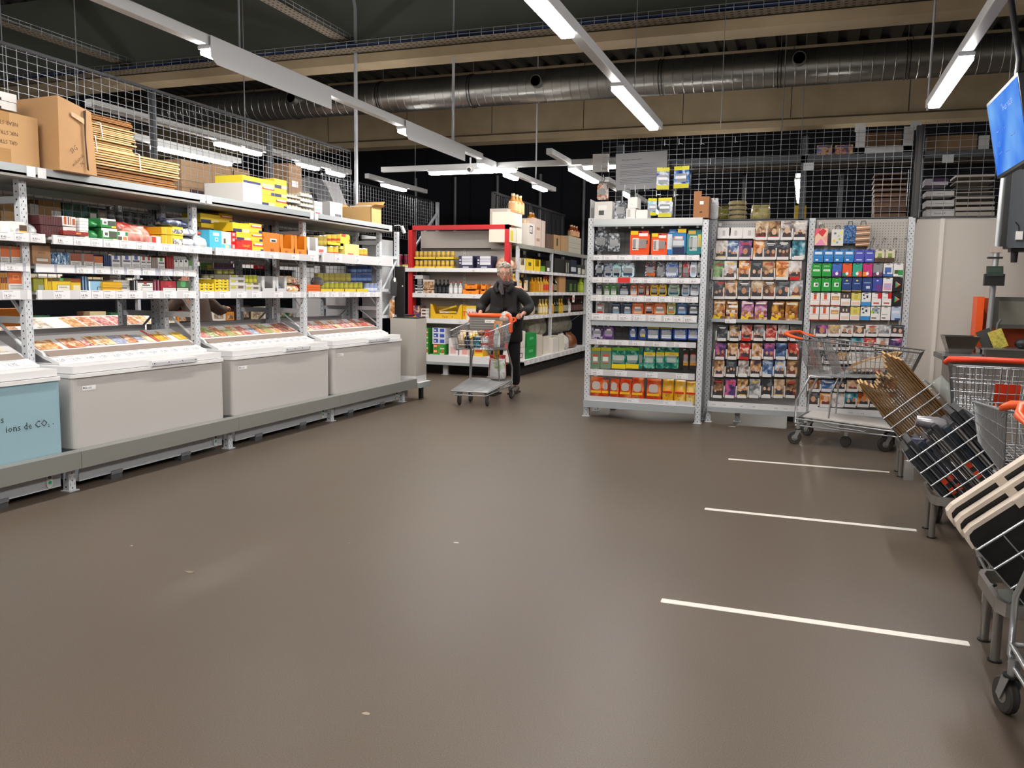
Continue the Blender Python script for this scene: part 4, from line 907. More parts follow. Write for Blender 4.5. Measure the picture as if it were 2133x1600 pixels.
# ================================================================== people
SKIN = mat('#c9917a', .5); HAIRG = mat('#b5b0a6', .8, var=.18, scale=60)
def skin_body(name, pts, edges, m, parent=None, root=0, sub=1):
    """one continuous skinned surface; pts {key: (co, radius)}"""
    keys = list(pts); idx = {k: i for i, k in enumerate(keys)}
    me = bpy.data.meshes.new(name); me.from_pydata([pts[k][0] for k in keys], [(idx[a], idx[b]) for a, b in edges], [])
    me.materials.append(m); o = put(me, name, parent)
    md = o.modifiers.new('skin', 'SKIN'); md.use_smooth_shade = True; md.branch_smoothing = .5
    for i, k in enumerate(keys):
        r = pts[k][1]; me.skin_vertices[0].data[i].radius = r if isinstance(r, tuple) else (r, r)
        me.skin_vertices[0].data[i].use_root = (i == root)
    s = o.modifiers.new('smooth', 'SUBSURF'); s.levels = sub; s.render_levels = sub
    dg = bpy.context.evaluated_depsgraph_get(); dg.update()
    n = bpy.data.meshes.new_from_object(o.evaluated_get(dg)); o.modifiers.clear(); o.data = n
    for p in n.polygons: p.use_smooth = True
    if m.name not in [x.name for x in n.materials if x]: n.materials.clear(); n.materials.append(m)
    return o
def hand_pts(P, E, wrist, key, d, n, side, curl, s=1.0):
    """palm, four fingers and a thumb; d: towards the fingertips, n: the way the palm faces, side: towards the thumb"""
    w, d, n, side = Vector(wrist), Vector(d).normalized(), Vector(n).normalized(), Vector(side).normalized()
    P[key + 'palm'] = (w + d * .045 * s, (.034 * s, .02 * s)); E.append((key + 'wrist', key + 'palm'))
    P[key + 'knuckle'] = (w + d * .085 * s, (.036 * s, .016 * s)); E.append((key + 'palm', key + 'knuckle'))
    for i, (o, L) in enumerate(((.03, .062), (.010, .07), (-.010, .066), (-.029, .052))):
        a = w + d * (.09 * s) + side * o * s; pr = key + 'knuckle'
        for j, f in enumerate((.0, .45, .75, 1.0)):
            ang = curl * (f ** .8)
            p = a + (d * math.cos(ang * .8) + n * math.sin(ang)) * (L * f * s)
            k = '%sf%d%d' % (key, i, j); P[k] = (p, .0095 * s if j < 3 else .0075 * s); E.append((pr, k)); pr = k
    pr = key + 'palm'
    for j, (a, b, c) in enumerate(((.05, .036, .008), (.072, .05, .02), (.09, .05, .038))):
        k = '%st%d' % (key, j); P[k] = (w + d * a * s + side * b * s + n * c * s, .0105 * s if j < 2 else .008 * s); E.append((pr, k)); pr = k
def head_mesh(mb, c, R, skin, hair, glasses=True):
    """head turned by the 3x3 R (x right, y front, z up), centred on c"""
    h = MB(); n, k = 20, 16
    vs = []
    for i in range(k + 1):
        t = -math.pi / 2 + math.pi * i / k
        for j in range(n):
            a = 2 * math.pi * j / n; x = math.cos(t) * math.cos(a); y = math.cos(t) * math.sin(a); z = math.sin(t)
            X = x * .074; Y = y * (.092 if y > 0 else .10); Z = z * .118
            if z < 0: X *= 1 + .28 * z; Y *= (1 + .10 * z) if y > 0 else (1 + .35 * z)
            if y > .3 and -.75 < z < -.45: Y *= 1.04           # chin
            if y > .5 and .1 < z < .35: Y *= 1.02             # brow
            if y > .55 and -.05 < z < .12 and abs(x) > .18: Y *= .95   # eye sockets
            vs.append((X, Y, Z))
    fs = []
    for i in range(k):
        for j in range(n): fs.append((i * n + j, i * n + (j + 1) % n, (i + 1) * n + (j + 1) % n, (i + 1) * n + j))
    h.add(vs, fs, skin, True)
    h.add([(-.010, .088, .022), (.010, .088, .022), (.018, .088, -.03), (0, .116, -.026), (-.018, .088, -.03), (0, .09, -.038)], [(0, 3, 1), (1, 3, 2), (0, 4, 3), (4, 5, 3), (3, 5, 2)], skin, True)
    for sx in (-1, 1):
        h.sphere((sx * .074, -.008, -.005), (.012, .022, .033), skin, 8, 6)
        h.sphere((sx * .029, .081, .012), (.0125, .008, .0085), mat('#efe9e4', .3), 8, 6); h.sphere((sx * .029, .0875, .012), (.0055, .003, .0055), mat('#3a2c22', .3), 8, 5)
        h.box(sx * .029 - .017, sx * .029 + .017, .083, .091, .03, .036, hair)
    h.sphere((0, .085, -.062), (.024, .008, .0055), mat('#a8645a', .5), 10, 5)
    h.v = [tuple(R @ Vector(v) + Vector(c)) for v in h.v]
    return h

# ================================================================== behind the freezer rack: the next rack back to back, the aisle and what stands in it
back = thing('shelving_rack', 'grey perforated rack standing back to back behind the freezer rack', 'shelf rack', (-5.5, 5.6, 0)); BO = Vector((-5.5, 5.6, 0))
PG = mat('#aeb4bd', .5)
def bpart(b, n): return b.xf(Matrix.Translation(-BO)).build(n, back)
for Y in YB[1:]:
    b = MB(); post_x(b, -5.235, Y, 0, 2.3, w=.05, m=PG); post_x(b, -5.60, Y, 0, 2.3, w=.05, m=PG)
    for z in (1.12, 1.66, 1.90): b.box(-5.6, -5.28, Y - .018, Y + .018, z - .022, z + .022, PG)
    b.bar((-5.3, Y, 1.1), (-5.58, Y, .85), .025, .008, PG); bpart(b, 'upright_frame')
for i in range(4):
    y0, y1 = YB[i] + .03, YB[i + 1] - .03
    for z, f in ((2.03, -5.75), (1.62, -5.75), (1.25, -5.65)):
        b = MB(); b.box(f, -5.29, y0, y1, z, z + .03, mat('#8f8b86', .6)); b.box(f, f + .02, y0, y1, z - .02, z + .06, SHELFG); bpart(b, 'shelf')
for i in range(4):
    y0, y1 = YB[i] + .05, YB[i + 1] - .05
    t = thing('freezer_sign', 'grey back of a sloping board beyond the %s freezer bay' % ('blue', 'second', 'third', 'end')[i], 'sign', (-5.36, (y0 + y1) / 2, .8), group='backs of sloping boards')
    b = MB(); w = (y1 - y0) / 2; b.prism([(0, -.02), (.235, -.02), (.235, .0), (.02, .26), (0, .26)], -w, w, 'x', mat('#a09c9e', .55)) if False else b.box(-.05, .03, -w, w, 0, .222, mat('#a5a2a4', .55)); b.build('board_back', t)
    b = MB(); b.box(-.3, .03, -w, w, -.8, -.001, mat('#d6d4d2', .5)); b.build('freezer_body', t)
where = 'seen through the mesh behind the freezer rack'
def behind(x0, x1, yt, yb, X, desc, base, patches=(), name='cardboard_box', cat='box', d=.2, texts=(), group=None, z0=None):
    y0, y1, z1 = xspan(x0, x1, yt, X); z0 = xspan(x0, x1, yb, X)[2] if z0 is None else z0
    b = pack_mesh(y1 - y0, d, z1 - z0, base, patches, texts, .8)
    return shelfput(b, name, desc, cat, 'behind freezer-rack mesh', group, (X, (y0 + y1) / 2, z0), math.pi / 2, (y0, z0), 'near end')
for (x0, x1, yt, ds, p) in ((0, 40, 415, 'brown carton beside the first post', ()), (80, 126, 418, 'brown carton with two white stickers', ((.55, 1, .5, .78, PAPER), (.55, 1, .1, .3, PAPER)))):
    behind(x0, x1, yt, 0, -5.33, ds, CARTON, p, z0=1.651)
behind(62, 80, 425, 0, -5.33, 'small white carton stack', '#b9b4ae', ((0, 1, .5, .52, '#77706a'),), z0=1.651)
behind(132, 182, 424, 0, -5.34, 'dark green foil parcel', cover('#14382a', '#2a5a48', '#4f8a94', 14), z0=1.651, name='foil_parcel', cat='parcel'); behind(183, 204, 432, 0, -5.34, 'green and white barcode parcel', '#3c5a44', ((.2, .8, .6, .85, PAPER), (.1, .6, .1, .35, PAPER)), z0=1.651, name='foil_parcel', cat='parcel'); behind(206, 222, 438, 0, -5.34, 'small cream carton with stickers', '#a89c8a', ((.2, .8, .5, .7, PAPER),), z0=1.651)
b = can_mesh(.033, .1, '#8a8a94', '#5f5a5c').mesh('tin')
for i, x in enumerate((230, 249, 269, 288, 306)):
    for k in range(3):
        p = onX(x, 440, -5.36); shelfput(b, 'silver_tin', 'silver tin in a column', 'can', 'behind freezer-rack mesh', 'columns of silver tins', (-5.37, p.y, 1.652 + k * .102), 0, (p.y, k), 'near end')
for (x0, x1, yt, ds, p, tx) in ((377, 441, 338, 'tall brown carton printed with a dark oval', ((.25, .72, .12, .42, '#3c2430'),), (('bruni', '#b89a7c', .11, .48, .22),)), (442, 481, 345, 'tall brown carton next to the oval printed one', (), ()), (482, 520, 352, 'brown carton with dark flap slits', ((.05, .12, .75, .95, '#2a2018'), (.8, .9, .7, .9, '#2a2018')), ()), (601, 628, 343, 'tall brown carton column with a white slip', ((.2, .7, .62, .72, PAPER),), ())):
    behind(x0, x1, yt, 0, -5.40, ds, mat('#a58564', .85, var=.05, scale=5), p, z0=2.062, texts=tx, d=.3)
for (x0, x1, yt, ds, c) in ((522, 548, 372, 'dark grey machine part wrapped in film', '#3a3a3e'), (632, 660, 388, 'grey metal appliance on the rear rack top', '#6f7073'), (662, 690, 372, 'dark appliance with a round grille', '#4a4b4f'), (694, 722, 378, 'light grey hooded appliance', '#a5a5a8')):
    y0, y1, z1 = xspan(x0, x1, yt, -5.42); w = y1 - y0; h = z1 - 2.062; b = MB()
    b.box(-w / 2, w / 2, 0, .28, 0, h * .55, mat(c, .5)); b.prism([(0, h * .55), (.28, h * .55), (.28, h), (.12, h)], -w / 2, w / 2, 'x', mat(c, .45)); b.lathe([(w * .2, -.004), (w * .26, 0)], BLACK, 12, o=(0, 0, h * .3), axis='y')
    shelfput(b, 'appliance', ds, 'appliance', 'behind freezer-rack mesh', None, (-5.42, (y0 + y1) / 2, 2.062), math.pi / 2, y0, '')
for (x0, x1, yt, yb, ds, base, p, tx) in ((418, 444, 541, 563, 'green and yellow poster sign', '#5a7a3a', ((0, .8, .75, 1, PAPER), (.5, 1, 0, .5, '#c9b25a')), ()), (446, 486, 544, 562, 'purple and brown poster sign', '#6a4a52', ((0, 1, 0, .3, '#7d5a9a'), (.1, .7, .8, .95, '#c98a5a')), ()), (489, 500, 545, 562, 'white lettered black sign', '#4a3c40', ((.1, .9, .7, 1, PAPER),), (('bc', '#f2f2f2', .45, .5, .1),)), (529, 559, 546, 561, 'red sign lettered boni in white', '#d0202c', ((.1, .8, .78, 1, PAPER),), (('boni', '#ffffff', .62, .42, .1),))):
    behind(x0, x1, yt, yb, -5.775, ds, base, p, texts=tx, name='poster_sign', cat='sign', d=.01)
    o = PLACED[-1][0]; L = MB(); L.bar((0, .005, 0), (0, .005, 1.625 - o.location.z), .008, .004, WIRE)
    if L.v: L.build('hanger', o)
# the person in the brown coat beyond the rack
t = thing('person', 'person in a brown padded coat bending over the goods beyond the freezer rack', 'person', (-6.42, 7.52, 0))
P = {'pel': ((0, 0, .9), (.15, .12)), 'bel': ((-.05, .02, 1.05), (.15, .12)), 'che': ((-.16, .05, 1.22), (.17, .12)), 'nec': ((-.27, .07, 1.36), (.06, .06)), 'hea': ((-.33, .09, 1.46), (.085, .09)), 'top': ((-.36, .1, 1.55), (.06, .06))}
E = [('pel', 'bel'), ('bel', 'che'), ('che', 'nec'), ('nec', 'hea'), ('hea', 'top')]
for k, s in (('l', -1), ('r', 1)):
    P[k + 'hip'] = ((0, .1 * s, .85), .09); P[k + 'knee'] = ((-.03, .11 * s, .48), .065); P[k + 'ank'] = ((.02, .11 * s, .09), .042); P[k + 'toe'] = ((-.14, .12 * s, .03), .035)
    E += [('pel', k + 'hip'), (k + 'hip', k + 'knee'), (k + 'knee', k + 'ank'), (k + 'ank', k + 'toe')]
P['rsh'] = ((-.18, .22, 1.25), .065); P['relb'] = ((-.1, .42, 1.06), .05); P['rwrist'] = ((-.16, .60, 1.09), .032); E += [('che', 'rsh'), ('rsh', 'relb'), ('relb', 'rwrist')]
P['lsh'] = ((-.18, -.12, 1.24), .065); P['lelb'] = ((-.3, -.2, 1.05), .05); P['lwrist'] = ((-.48, -.12, 1.05), .032); E += [('che', 'lsh'), ('lsh', 'lelb'), ('lelb', 'lwrist')]
hand_pts(P, E, P['rwrist'][0], 'r', (-.3, .95, .1), (-.4, 0, -.9), (-.8, 0, .3), .8); hand_pts(P, E, P['lwrist'][0], 'l', (-1, .1, -.1), (0, 0, -1), (0, 1, 0), .8)
skin_body('body', P, E, SKIN, t)
J = {k: (v[0], tuple(x * 1.14 + .014 for x in (v[1] if isinstance(v[1], tuple) else (v[1], v[1])))) for k, v in P.items() if k in ('pel', 'bel', 'che', 'rsh', 'relb', 'rwrist', 'lsh', 'lelb', 'lwrist', 'nec')}
J['hem'] = ((.03, 0, .72), (.2, .15)); J['nec'] = ((-.24, .065, 1.32), (.08, .08))
skin_body('coat', J, [('hem', 'pel'), ('pel', 'bel'), ('bel', 'che'), ('che', 'nec'), ('che', 'rsh'), ('rsh', 'relb'), ('relb', 'rwrist'), ('che', 'lsh'), ('lsh', 'lelb'), ('lelb', 'lwrist')], mat('#5a473c', .7, var=.15, scale=25, bump=.3), t, root=1)
J = {k: (P[k][0], P[k][1] * 1.12 + .01) for k in ('lhip', 'rhip', 'lknee', 'rknee', 'lank', 'rank')}; J['pel'] = ((0, 0, .88), (.16, .13))
skin_body('trousers', J, [('pel', 'lhip'), ('pel', 'rhip'), ('lhip', 'lknee'), ('rhip', 'rknee'), ('lknee', 'lank'), ('rknee', 'rank')], mat('#22242c', .8), t, root=6)
hb = MB(); hb.sphere((-.35, .095, 1.50), (.11, .105, .12), mat('#3a2c22', .8), 12, 8); hb.build('hair', t)
# freezers, racks and boxes across that aisle
X2 = -7.05
t = thing('chest_freezer', 'white chest freezer with sloping meat pictures across the next aisle', 'freezer', (X2, 6.1, 0))
def ap(b, n): return b.xf(Matrix.Translation((-X2, -6.1, 0))).build(n, t)
b = MB(); b.box(X2 - .6, X2, 4.7, 7.75, .05, .78, FRWHITE); ap(b, 'body')
b = MB(); b.prism([(.78, X2), (.85, X2 - .01), (.88, X2 - .1), (.9, X2 - .14), (1.01, X2 - .4), (.78, X2 - .42)], 4.7, 7.75, 'y', FRWHITE); ap(b, 'sloping_board')
d2 = Vector((-.26, 0, .11)).normalized(); n2 = Vector((.11, 0, .26)).normalized(); o2 = Vector((X2 - .145, 0, .903)); y = 4.9
for k, m in enumerate((F1, F4, FW, F4, F1, FW, cover('#f2f0ec', '#d9d0c0', '#a89878', 18), FW, F2, F1, F4, F4, F1, F2)):
    if m is not FW:
        c = MB(); c.add([o2 + Vector((0, yy, 0)) + d2 * v + n2 * .002 for yy, v in ((y, .02), (y + .17, .02), (y + .17, .25), (y, .25))], [(0, 1, 2, 3)], m); ap(c, 'picture_card')
    y += .2
for k in range(14): price_label(t, Vector((X2 - .009, 4.8 + .2 * k, .852)) - Vector((X2, 6.1, 0)), (0, 1, 0), (-.95, 0, .3), (.3, 0, .95), .16, .06, '%d.%d5' % (1 + k % 4, k % 9), sub=False)
def farrack(name, label, X, y0, y1, levels, goods, post=PG, seed=3, depth=.4, top=True, nm='carton', place='across the next aisle'):
    """a distant rack facing +x with rows of small cartons or bottles"""
    t = thing('shelving_rack', label, 'shelf rack', (X, (y0 + y1) / 2, 0)); O = t.location; R = random.Random(seed)
    b = MB()
    for yy in (y0, (y0 + y1) / 2, y1): b.box(X - .05, X, yy - .025, yy + .025, 0, levels[-1] + .35, post); b.box(X - depth, X - depth + .05, yy - .025, yy + .025, 0, levels[-1] + .35, post)
    b.xf(Matrix.Translation(-O)).build('upright_frame', t)
    for z in levels:
        b = MB(); b.box(X - depth, X + .03, y0, y1, z - .03, z, WHITE); b.box(X + .02, X + .034, y0, y1, z - .05, z + .01, WHITE); b.xf(Matrix.Translation(-O)).build('shelf', t)
    for li, z in enumerate(levels):
        y = y0 + .06
        while y < y1 - .2:
            c, h, w, ds = goods[R.randrange(len(goods))]; hh = h * R.uniform(.8, 1.15); ww = w * R.uniform(.85, 1.2)
            shelfput(pack_mesh(ww - .01, .22, hh, c, ((.15, .85, .2, .7, cover('#d8d0c4', '#a08a70', '#6a4a40', 20)),)), nm, ds, 'carton', 'level %s, %s' % (('one', 'two', 'three', 'four')[li], place), 'goods ' + place, (X - .03, y + ww / 2, z + .001), math.pi / 2, y, 'near end'); y += ww + R.uniform(0, .1)
G1 = (('#b8322a', .16, .22, 'red carton'), ('#e6e2da', .2, .3, 'white carton'), ('#2a5a3a', .18, .25, 'green carton'), ('#3a2c28', .22, .28, 'dark brown carton'), ('#d98a2a', .16, .2, 'orange carton'), ('#c9b890', .2, .26, 'beige carton'))
farrack('r', 'far dim shelving rack across the aisle beyond the freezer rack', -8.6, 5.2, 12.5, (.35, .8, 1.25, 1.7), G1)
b = MB(); b.box(-.09, .09, -.06, .06, 0, 2.0, RED); b.box(.02, .5, -.06, .06, 0, 1.9, mat('#cbbcae', .6)); tag(b.build('partition_board', loc=(-7.0, 10.55, 0), rz=.3), 'red edged end panel standing beyond the freezer rack', 'panel')
b = MB(); b.box(-.02, .02, -.5, .5, 0, 2.0, mat('#a9a8aa', .6)); 
for s in (-.3, .1): b.bar((.03, s, 1.0), (.03, s + .25, 1.35), .03, .01, PG)
tag(b.build('partition_board', loc=(-5.75, 9.0, 0), rz=1.35), 'grey end panel closing the back to back rack', 'panel')
topg = onX(30, 650, -5.9); tag(pack_mesh(.26, .1, .14, '#ee8a1a').build('price_board', loc=(-5.9, topg.y, 1.02), rz=math.pi / 2), 'plain orange board behind the blue freezer', 'board')

# ================================================================== red framed shelf end and the oil aisle behind the man
def yspan(x0, x1, y, Y):
    a = onY(x0, y, Y); b = onY(x1, y, Y); return a.x, b.x, (a.z + b.z) / 2
def bottle_mesh(r, h, body, cap, label=None, neck=.3, n=10, glass=True):
    b = MB(); m = mat(body, .12) if glass else mat(body, .4); c = mat(cap, .4)
    b.lathe([(r * .92, 0), (r, .006), (r, h * (1 - neck - .12)), (r * .45, h * (1 - neck + .03)), (r * .34, h * .86), (r * .34, h * .9)], m, n)
    b.lathe([(r * .4, h * .88), (r * .4, h), (0, h)], c, n)
    if label: b.lathe([(r * 1.02, h * .12), (r * 1.02, h * (1 - neck - .2))], mat(label, .6), n)
    return b
def yput(me, name, desc, cat, where, group, x, Y, z, ref='the aisle side', key=None, rz=0):
    return shelfput(me, name, desc, cat, where, group, (x, Y, z), rz, key if key is not None else (x, z), ref)
def ybox2(x0, x1, yt, yb, Y, desc, base, patches=(), texts=(), where='', name='carton', cat='carton', d=.25, group=None, z0=None, side=None, ref='the freezer side', kind='pack', rough=.5, **k):
    a, b_, z1 = yspan(x0, x1, yt, Y); zb = yspan(x0, x1, yb, Y)[2] if z0 is None else z0
    w, h = b_ - a - .003, z1 - zb
    if kind == 'pack': me = pack_mesh(w, d, h, base, patches, texts, rough, side)
    elif kind == 'open': me = open_display_mesh(w, d, h, base, k.get('inner', '#7a5a30'), h * k.get('fh', .45), texts, notch=k.get('notch', True))
    else: me = bag_mesh(w, d, h, base, seed=int(x0 * 3 + yt))
    return shelfput(me, name, desc, cat, where, group or ('goods on the ' + where if where else None), ((a + b_) / 2, Y, zb), 0, ((a + b_) / 2, zb), ref)
# the red framed end
EX0, EX1, EY = -6.06, -4.335, 11.93
end = thing('end_shelf', 'light grey shelf end framed in red facing the hall, behind the man', 'shelf', ((EX0 + EX1) / 2, EY, 0)); EO = end.location.copy()
def epart(b, n, par=None): return b.xf(Matrix.Translation(-EO)).build(n, par or end)
b = MB(); b.box(EX0, EX0 + .075, EY - .02, EY + .12, .0, 2.36, RED); b.box(EX1 - .075, EX1, EY - .02, EY + .06, .32, 2.36, RED); b.box(EX0, EX1, EY - .02, EY + .12, 2.29, 2.36, RED); epart(b, 'red_frame')
b = MB(); b.box(EX0 + .075, EX1 - .075, EY + .29, EY + .31, .2, 2.29, mat('#a8a39c', .6)); 
for x in (EX0 + .1, -5.2, EX1 - .1):
    b.box(x - .02, x + .02, EY + .275, EY + .29, .2, 2.0, mat('#bdb9b4', .5)); z = .25
    while z < 2: b.box(x - .004, x + .004, EY + .274, EY + .275, z, z + .02, HOLE); z += .05
b.box(EX0 + .09, EX1 - .08, EY + .24, EY + .29, 1.99, 2.01, mat('#8f8b86', .5)); b.box(EX0 + .12, EX1 - .4, EY + .22, EY + .25, 2.0, 2.015, BLACK); epart(b, 'back_panel')
for zt, zb, x0, fy, pr in ((1.692, 1.63, -6.19, EY - .06, ((883, 898, '2.95'), (982, 998, '14.95'))), (1.29, 1.222, EX0 + .09, EY - .03, ((883, 897, '6.95'), (905, 921, '3.15'), (937, 951, '3.65'), (984, 996, '1.95'))), (.891, .815, EX0 + .09, EY - .03, ((940, 951, ''), (956, 962, '1.35')))):
    b = MB(); b.box(x0, EX1 - .08, fy + .001, EY + .285, zt - .03, zt - .01, WHITE); b.box(x0, EX1 - .08, fy - .012, fy, zb, zt, WHITE); sh = epart(b, 'shelf')
    for (a, c, tx) in pr:
        xa, xb, _ = yspan(a, c, 615, fy); price_label(sh, Vector((xa, fy - .0125, zb + .006)) - EO, (1, 0, 0), (0, 0, 1), (0, -1, 0), xb - xa, (zt - zb) * .84, tx)
b = MB(); b.box(EX0 - .0, EX1 - .03, EY - .13, EY + .285, .2, .315, WHITE); b.box(EX0, EX1 - .03, EY - .15, EY - .13, .165, .21, SHELFG)
for x in (EX0 + .1, -5.38, -4.6): b.box(x - .04, x + .04, EY - .05, EY, 0, .2, POST); b.box(x - .06, x + .06, EY - .07, EY + .03, 0, .006, POST)
b.box(EX0 + .05, EX1 - .05, EY + .25, EY + .28, 0, .2, BLACK); epart(b, 'base')
WE = 'red framed end'
canY = can_mesh(.032, .122, '#d9b84a', '#b88a4a').mesh('food_can')
for (lo, zb) in ((0, 1.683), (1, 1.83)):
    for (x0, x1) in ((862, 907), (907, 944 if lo == 0 else 946)):
        a, c, _ = yspan(x0, x1, 540, EY + .02); w = c - a; b = MB(); m = mat('#ecd02a', .5)
        b.box(-w / 2 + .004, w / 2 - .004, 0, .2, 0, .004, m); b.box(-w / 2 + .004, w / 2 - .004, 0, .005, 0, .035, m); b.box(-w / 2 + .004, -w / 2 + .009, 0, .2, 0, .035, m); b.box(w / 2 - .009, w / 2 - .004, 0, .2, 0, .035, m)
        yput(b, 'can_tray', 'yellow cardboard tray of cans', 'tray', WE, 'yellow can trays', (a + c) / 2, EY + .02, zb, 'freezer side')
        n = max(2, int(w / .068))
        for k in range(n): yput(canY, 'food_can', 'yellow can in a yellow tray', 'can', '%s row, %s' % (('lower', 'upper')[lo], WE), 'cans on the red framed end', a + w * (k + .5) / n, EY + .065, zb + .006, 'freezer side')
nb = lambda: [(.0, 1, .0, .28, '#2c2a4a'), (.22, .95, .3, .52, '#dcdce4'), (.22, .95, .54, .75, '#c9c9d4'), (.22, .95, .78, .98, '#dcdce4'), (.03, .2, .3, .95, '#2c2a4a'), (.06, .17, .4, .5, '#e6e6ec'), (.06, .17, .62, .72, '#e6e6ec'), (.3, .7, .08, .18, '#b8b8c8')]
for (x0, x1) in ((955, 986), (993, 1024)): ybox2(x0, x1, 533, 557, EY + .03, 'navy carton stacked with pale flat packs', '#2c2a4a', nb(), where=WE, z0=1.683, ref='freezer side')
for k in range(5): ybox2(858, 881, 573 + 7.5 * k, 580 + 7.5 * k, EY + .02, 'white tub pack in a stack', '#e9e9ea', [(.1, .3, .2, .9, '#2a2a2e'), (.5, .9, .1, .5, '#8a8a90')], where='shelf two, ' + WE, name='tub_pack', cat='pack', ref='the top', z0=1.281 + .045 * (4 - k) * 1.0)
for k in range(3): ybox2(882, 904, 583 + 9 * k, 591 + 9 * k, EY + .02, 'clear tray of brown food', '#dcd2c6', [(.05, .95, .15, .75, cover('#7a4a30', '#b88a60', '#e8dcc8', 30))], where='shelf two, ' + WE, name='food_tray', cat='tray', z0=1.281 + .058 * (2 - k))
bk = bottle_mesh(.034, .23, '#17181a', '#0f0f10', '#2a2c30').mesh('dark_bottle'); rc = bottle_mesh(.036, .205, '#c9cccc', '#c01c24', '#e6e6e8').mesh('clear_bottle')
for x in (908, 916.5, 925, 933): a = onY(x, 600, EY + .06); yput(bk, 'dark_bottle', 'black sauce bottle', 'bottle', 'shelf two, ' + WE, 'black bottles', a.x, EY + .06, 1.281, 'freezer side')
for x in (939.5, 949.5, 959.5): a = onY(x, 600, EY + .06); yput(rc, 'clear_bottle', 'clear bottle with a red cap', 'bottle', 'shelf two, ' + WE, 'red capped bottles', a.x, EY + .06, 1.281, 'freezer side')
for (x0, x1, yt, z, dd) in ((963, 998, 0, 1.281, 'lower orange tray reading BiFi before the man'), (967, 995, 0, 1.365, 'upper orange tray reading BiFi before the man'), (1000, 1012, 0, 1.281, 'narrow orange tray half hidden by the man'), (1001, 1013, 0, 1.365, 'upper narrow orange tray behind the man')):
    a, c, _ = yspan(x0, x1, 600, EY + .02); yput(open_display_mesh(c - a - .004, .2, .082, '#f08a1a', '#c9640e', .06, (('BiFi', '#1f1a14', .38, .5, .22),) if x1 - x0 > 20 else ()), 'display_tray', dd, 'tray', '', 'orange trays', (a + c) / 2, EY + .02, z)
ybox2(857, 873, 637, 661, EY + .02, 'white brown and blue carton of biscuits', cover('#e8dcc8', '#a8683a', '#2a3a8a', 16), [(.0, .6, .0, .2, '#f0a030')], where='shelf three, ' + WE, z0=.882)
for k in range(3): ybox2(874, 894, 638, 662, EY + .02, 'white pack with a brown biscuit picture', '#eceae8', [(.1, .6, .2, .7, '#6a3a24'), (.65, .95, .3, .6, '#b0b0b4')], where='shelf three, ' + WE, name='biscuit_pack', cat='pack', z0=.882 + .055 * k) if False else yput(pack_mesh(.135, .2, .052, '#eceae8', [(.1, .6, .2, .7, '#6a3a24'), (.65, .95, .3, .6, '#b0b0b4')]), 'biscuit_pack', 'white pack with a brown biscuit picture', 'pack', 'shelf three, ' + WE, 'stacked biscuit packs', onY(884, 650, EY).x, EY + .02, .882 + .054 * k, 'the bottom', k)
a, c, _ = yspan(896, 963, 650, EY + .0); w = c - a; b = MB(); m = mat('#f0c020', .5); mi = mat('#b8902a', .8)
b.prism([(-w / 2, 0), (w / 2, 0), (w / 2, .25), (w / 2 - .05, .23), (w / 2 - .1, .09), (-w / 2 + .1, .09), (-w / 2 + .05, .23), (-w / 2, .25)], .0, .006, 'y', m) if False else b.add([(x, 0, z) for x, z in ((-w / 2, 0), (w / 2, 0), (w / 2, .245), (w / 2 - .045, .225), (w / 2 - .095, .085), (-w / 2 + .095, .085), (-w / 2 + .045, .225), (-w / 2, .245))] + [(x, .006, z) for x, z in ((-w / 2, 0), (w / 2, 0), (w / 2, .245), (w / 2 - .045, .225), (w / 2 - .095, .085), (-w / 2 + .095, .085), (-w / 2 + .045, .225), (-w / 2, .245))], [tuple(range(8)), tuple(range(15, 7, -1))] + [(i, (i + 1) % 8, 8 + (i + 1) % 8, 8 + i) for i in range(8)], m)
b.box(-w / 2, -w / 2 + .005, 0, .22, 0, .24, m); b.box(w / 2 - .005, w / 2, 0, .22, 0, .24, m); b.box(-w / 2, w / 2, .215, .22, 0, .2, mi); b.box(-w / 2, w / 2, 0, .22, 0, .004, mi)
b.text('Twix', mat('#6a3420', .7), .05, (-.02, -.001, .022), (1, 0, .04), (0, 0, 1), 'CENTER'); b.lathe([(.012, 0), (.012, .001)], mat('#8a7a20', .6), 8, o=(.11, -.001, .04), axis='y')
yput(b, 'display_box', 'wide yellow display box with sloping cut sides', 'box', 'shelf three, ' + WE, None, (a + c) / 2, EY + .0, .882)
for (p0, p1, cc, ds) in (((-.16, .09, .12), (.14, .12, .215), '#c9a03a', 'long yellow and brown tube lying across the yellow display'), ((-.14, .07, .105), (.15, .07, .11), '#d8c8b8', 'long white and yellow tube lying flat in the yellow display')):
    b = MB(); b.tube([p0, p1], .018, mat(cc, .4), 8); b.tube([tuple(Vector(p0).lerp(Vector(p1), .6)), tuple(Vector(p0).lerp(Vector(p1), .97))], .0186, mat('#f2d21a', .4), 8, caps=False); yput(b, 'candy_tube', ds, 'tube', '', 'tubes in the yellow display', (a + c) / 2, EY + .0, .882)
ybox2(963, 992, 637, 663, EY + .03, 'yellow and white carton with red lettering', '#e9e0d4', [(0, .3, 0, 1, '#e8b020'), (.3, 1, .8, 1, '#f0c840')], [('TWIX', '#c01c24', .5, .62, .25)], where='shelf three, ' + WE, z0=.882)
gp = lambda: [(.0, 1, .0, .3, '#2f9a34'), (.62, 1, .05, .3, '#d8e0c8'), (.05, .4, .35, .95, '#d9452a'), (.1, .35, .5, .8, '#f0d8a0'), (.45, .98, .35, .95, cover('#2a8a30', '#58b048', '#d9482a', 22))]
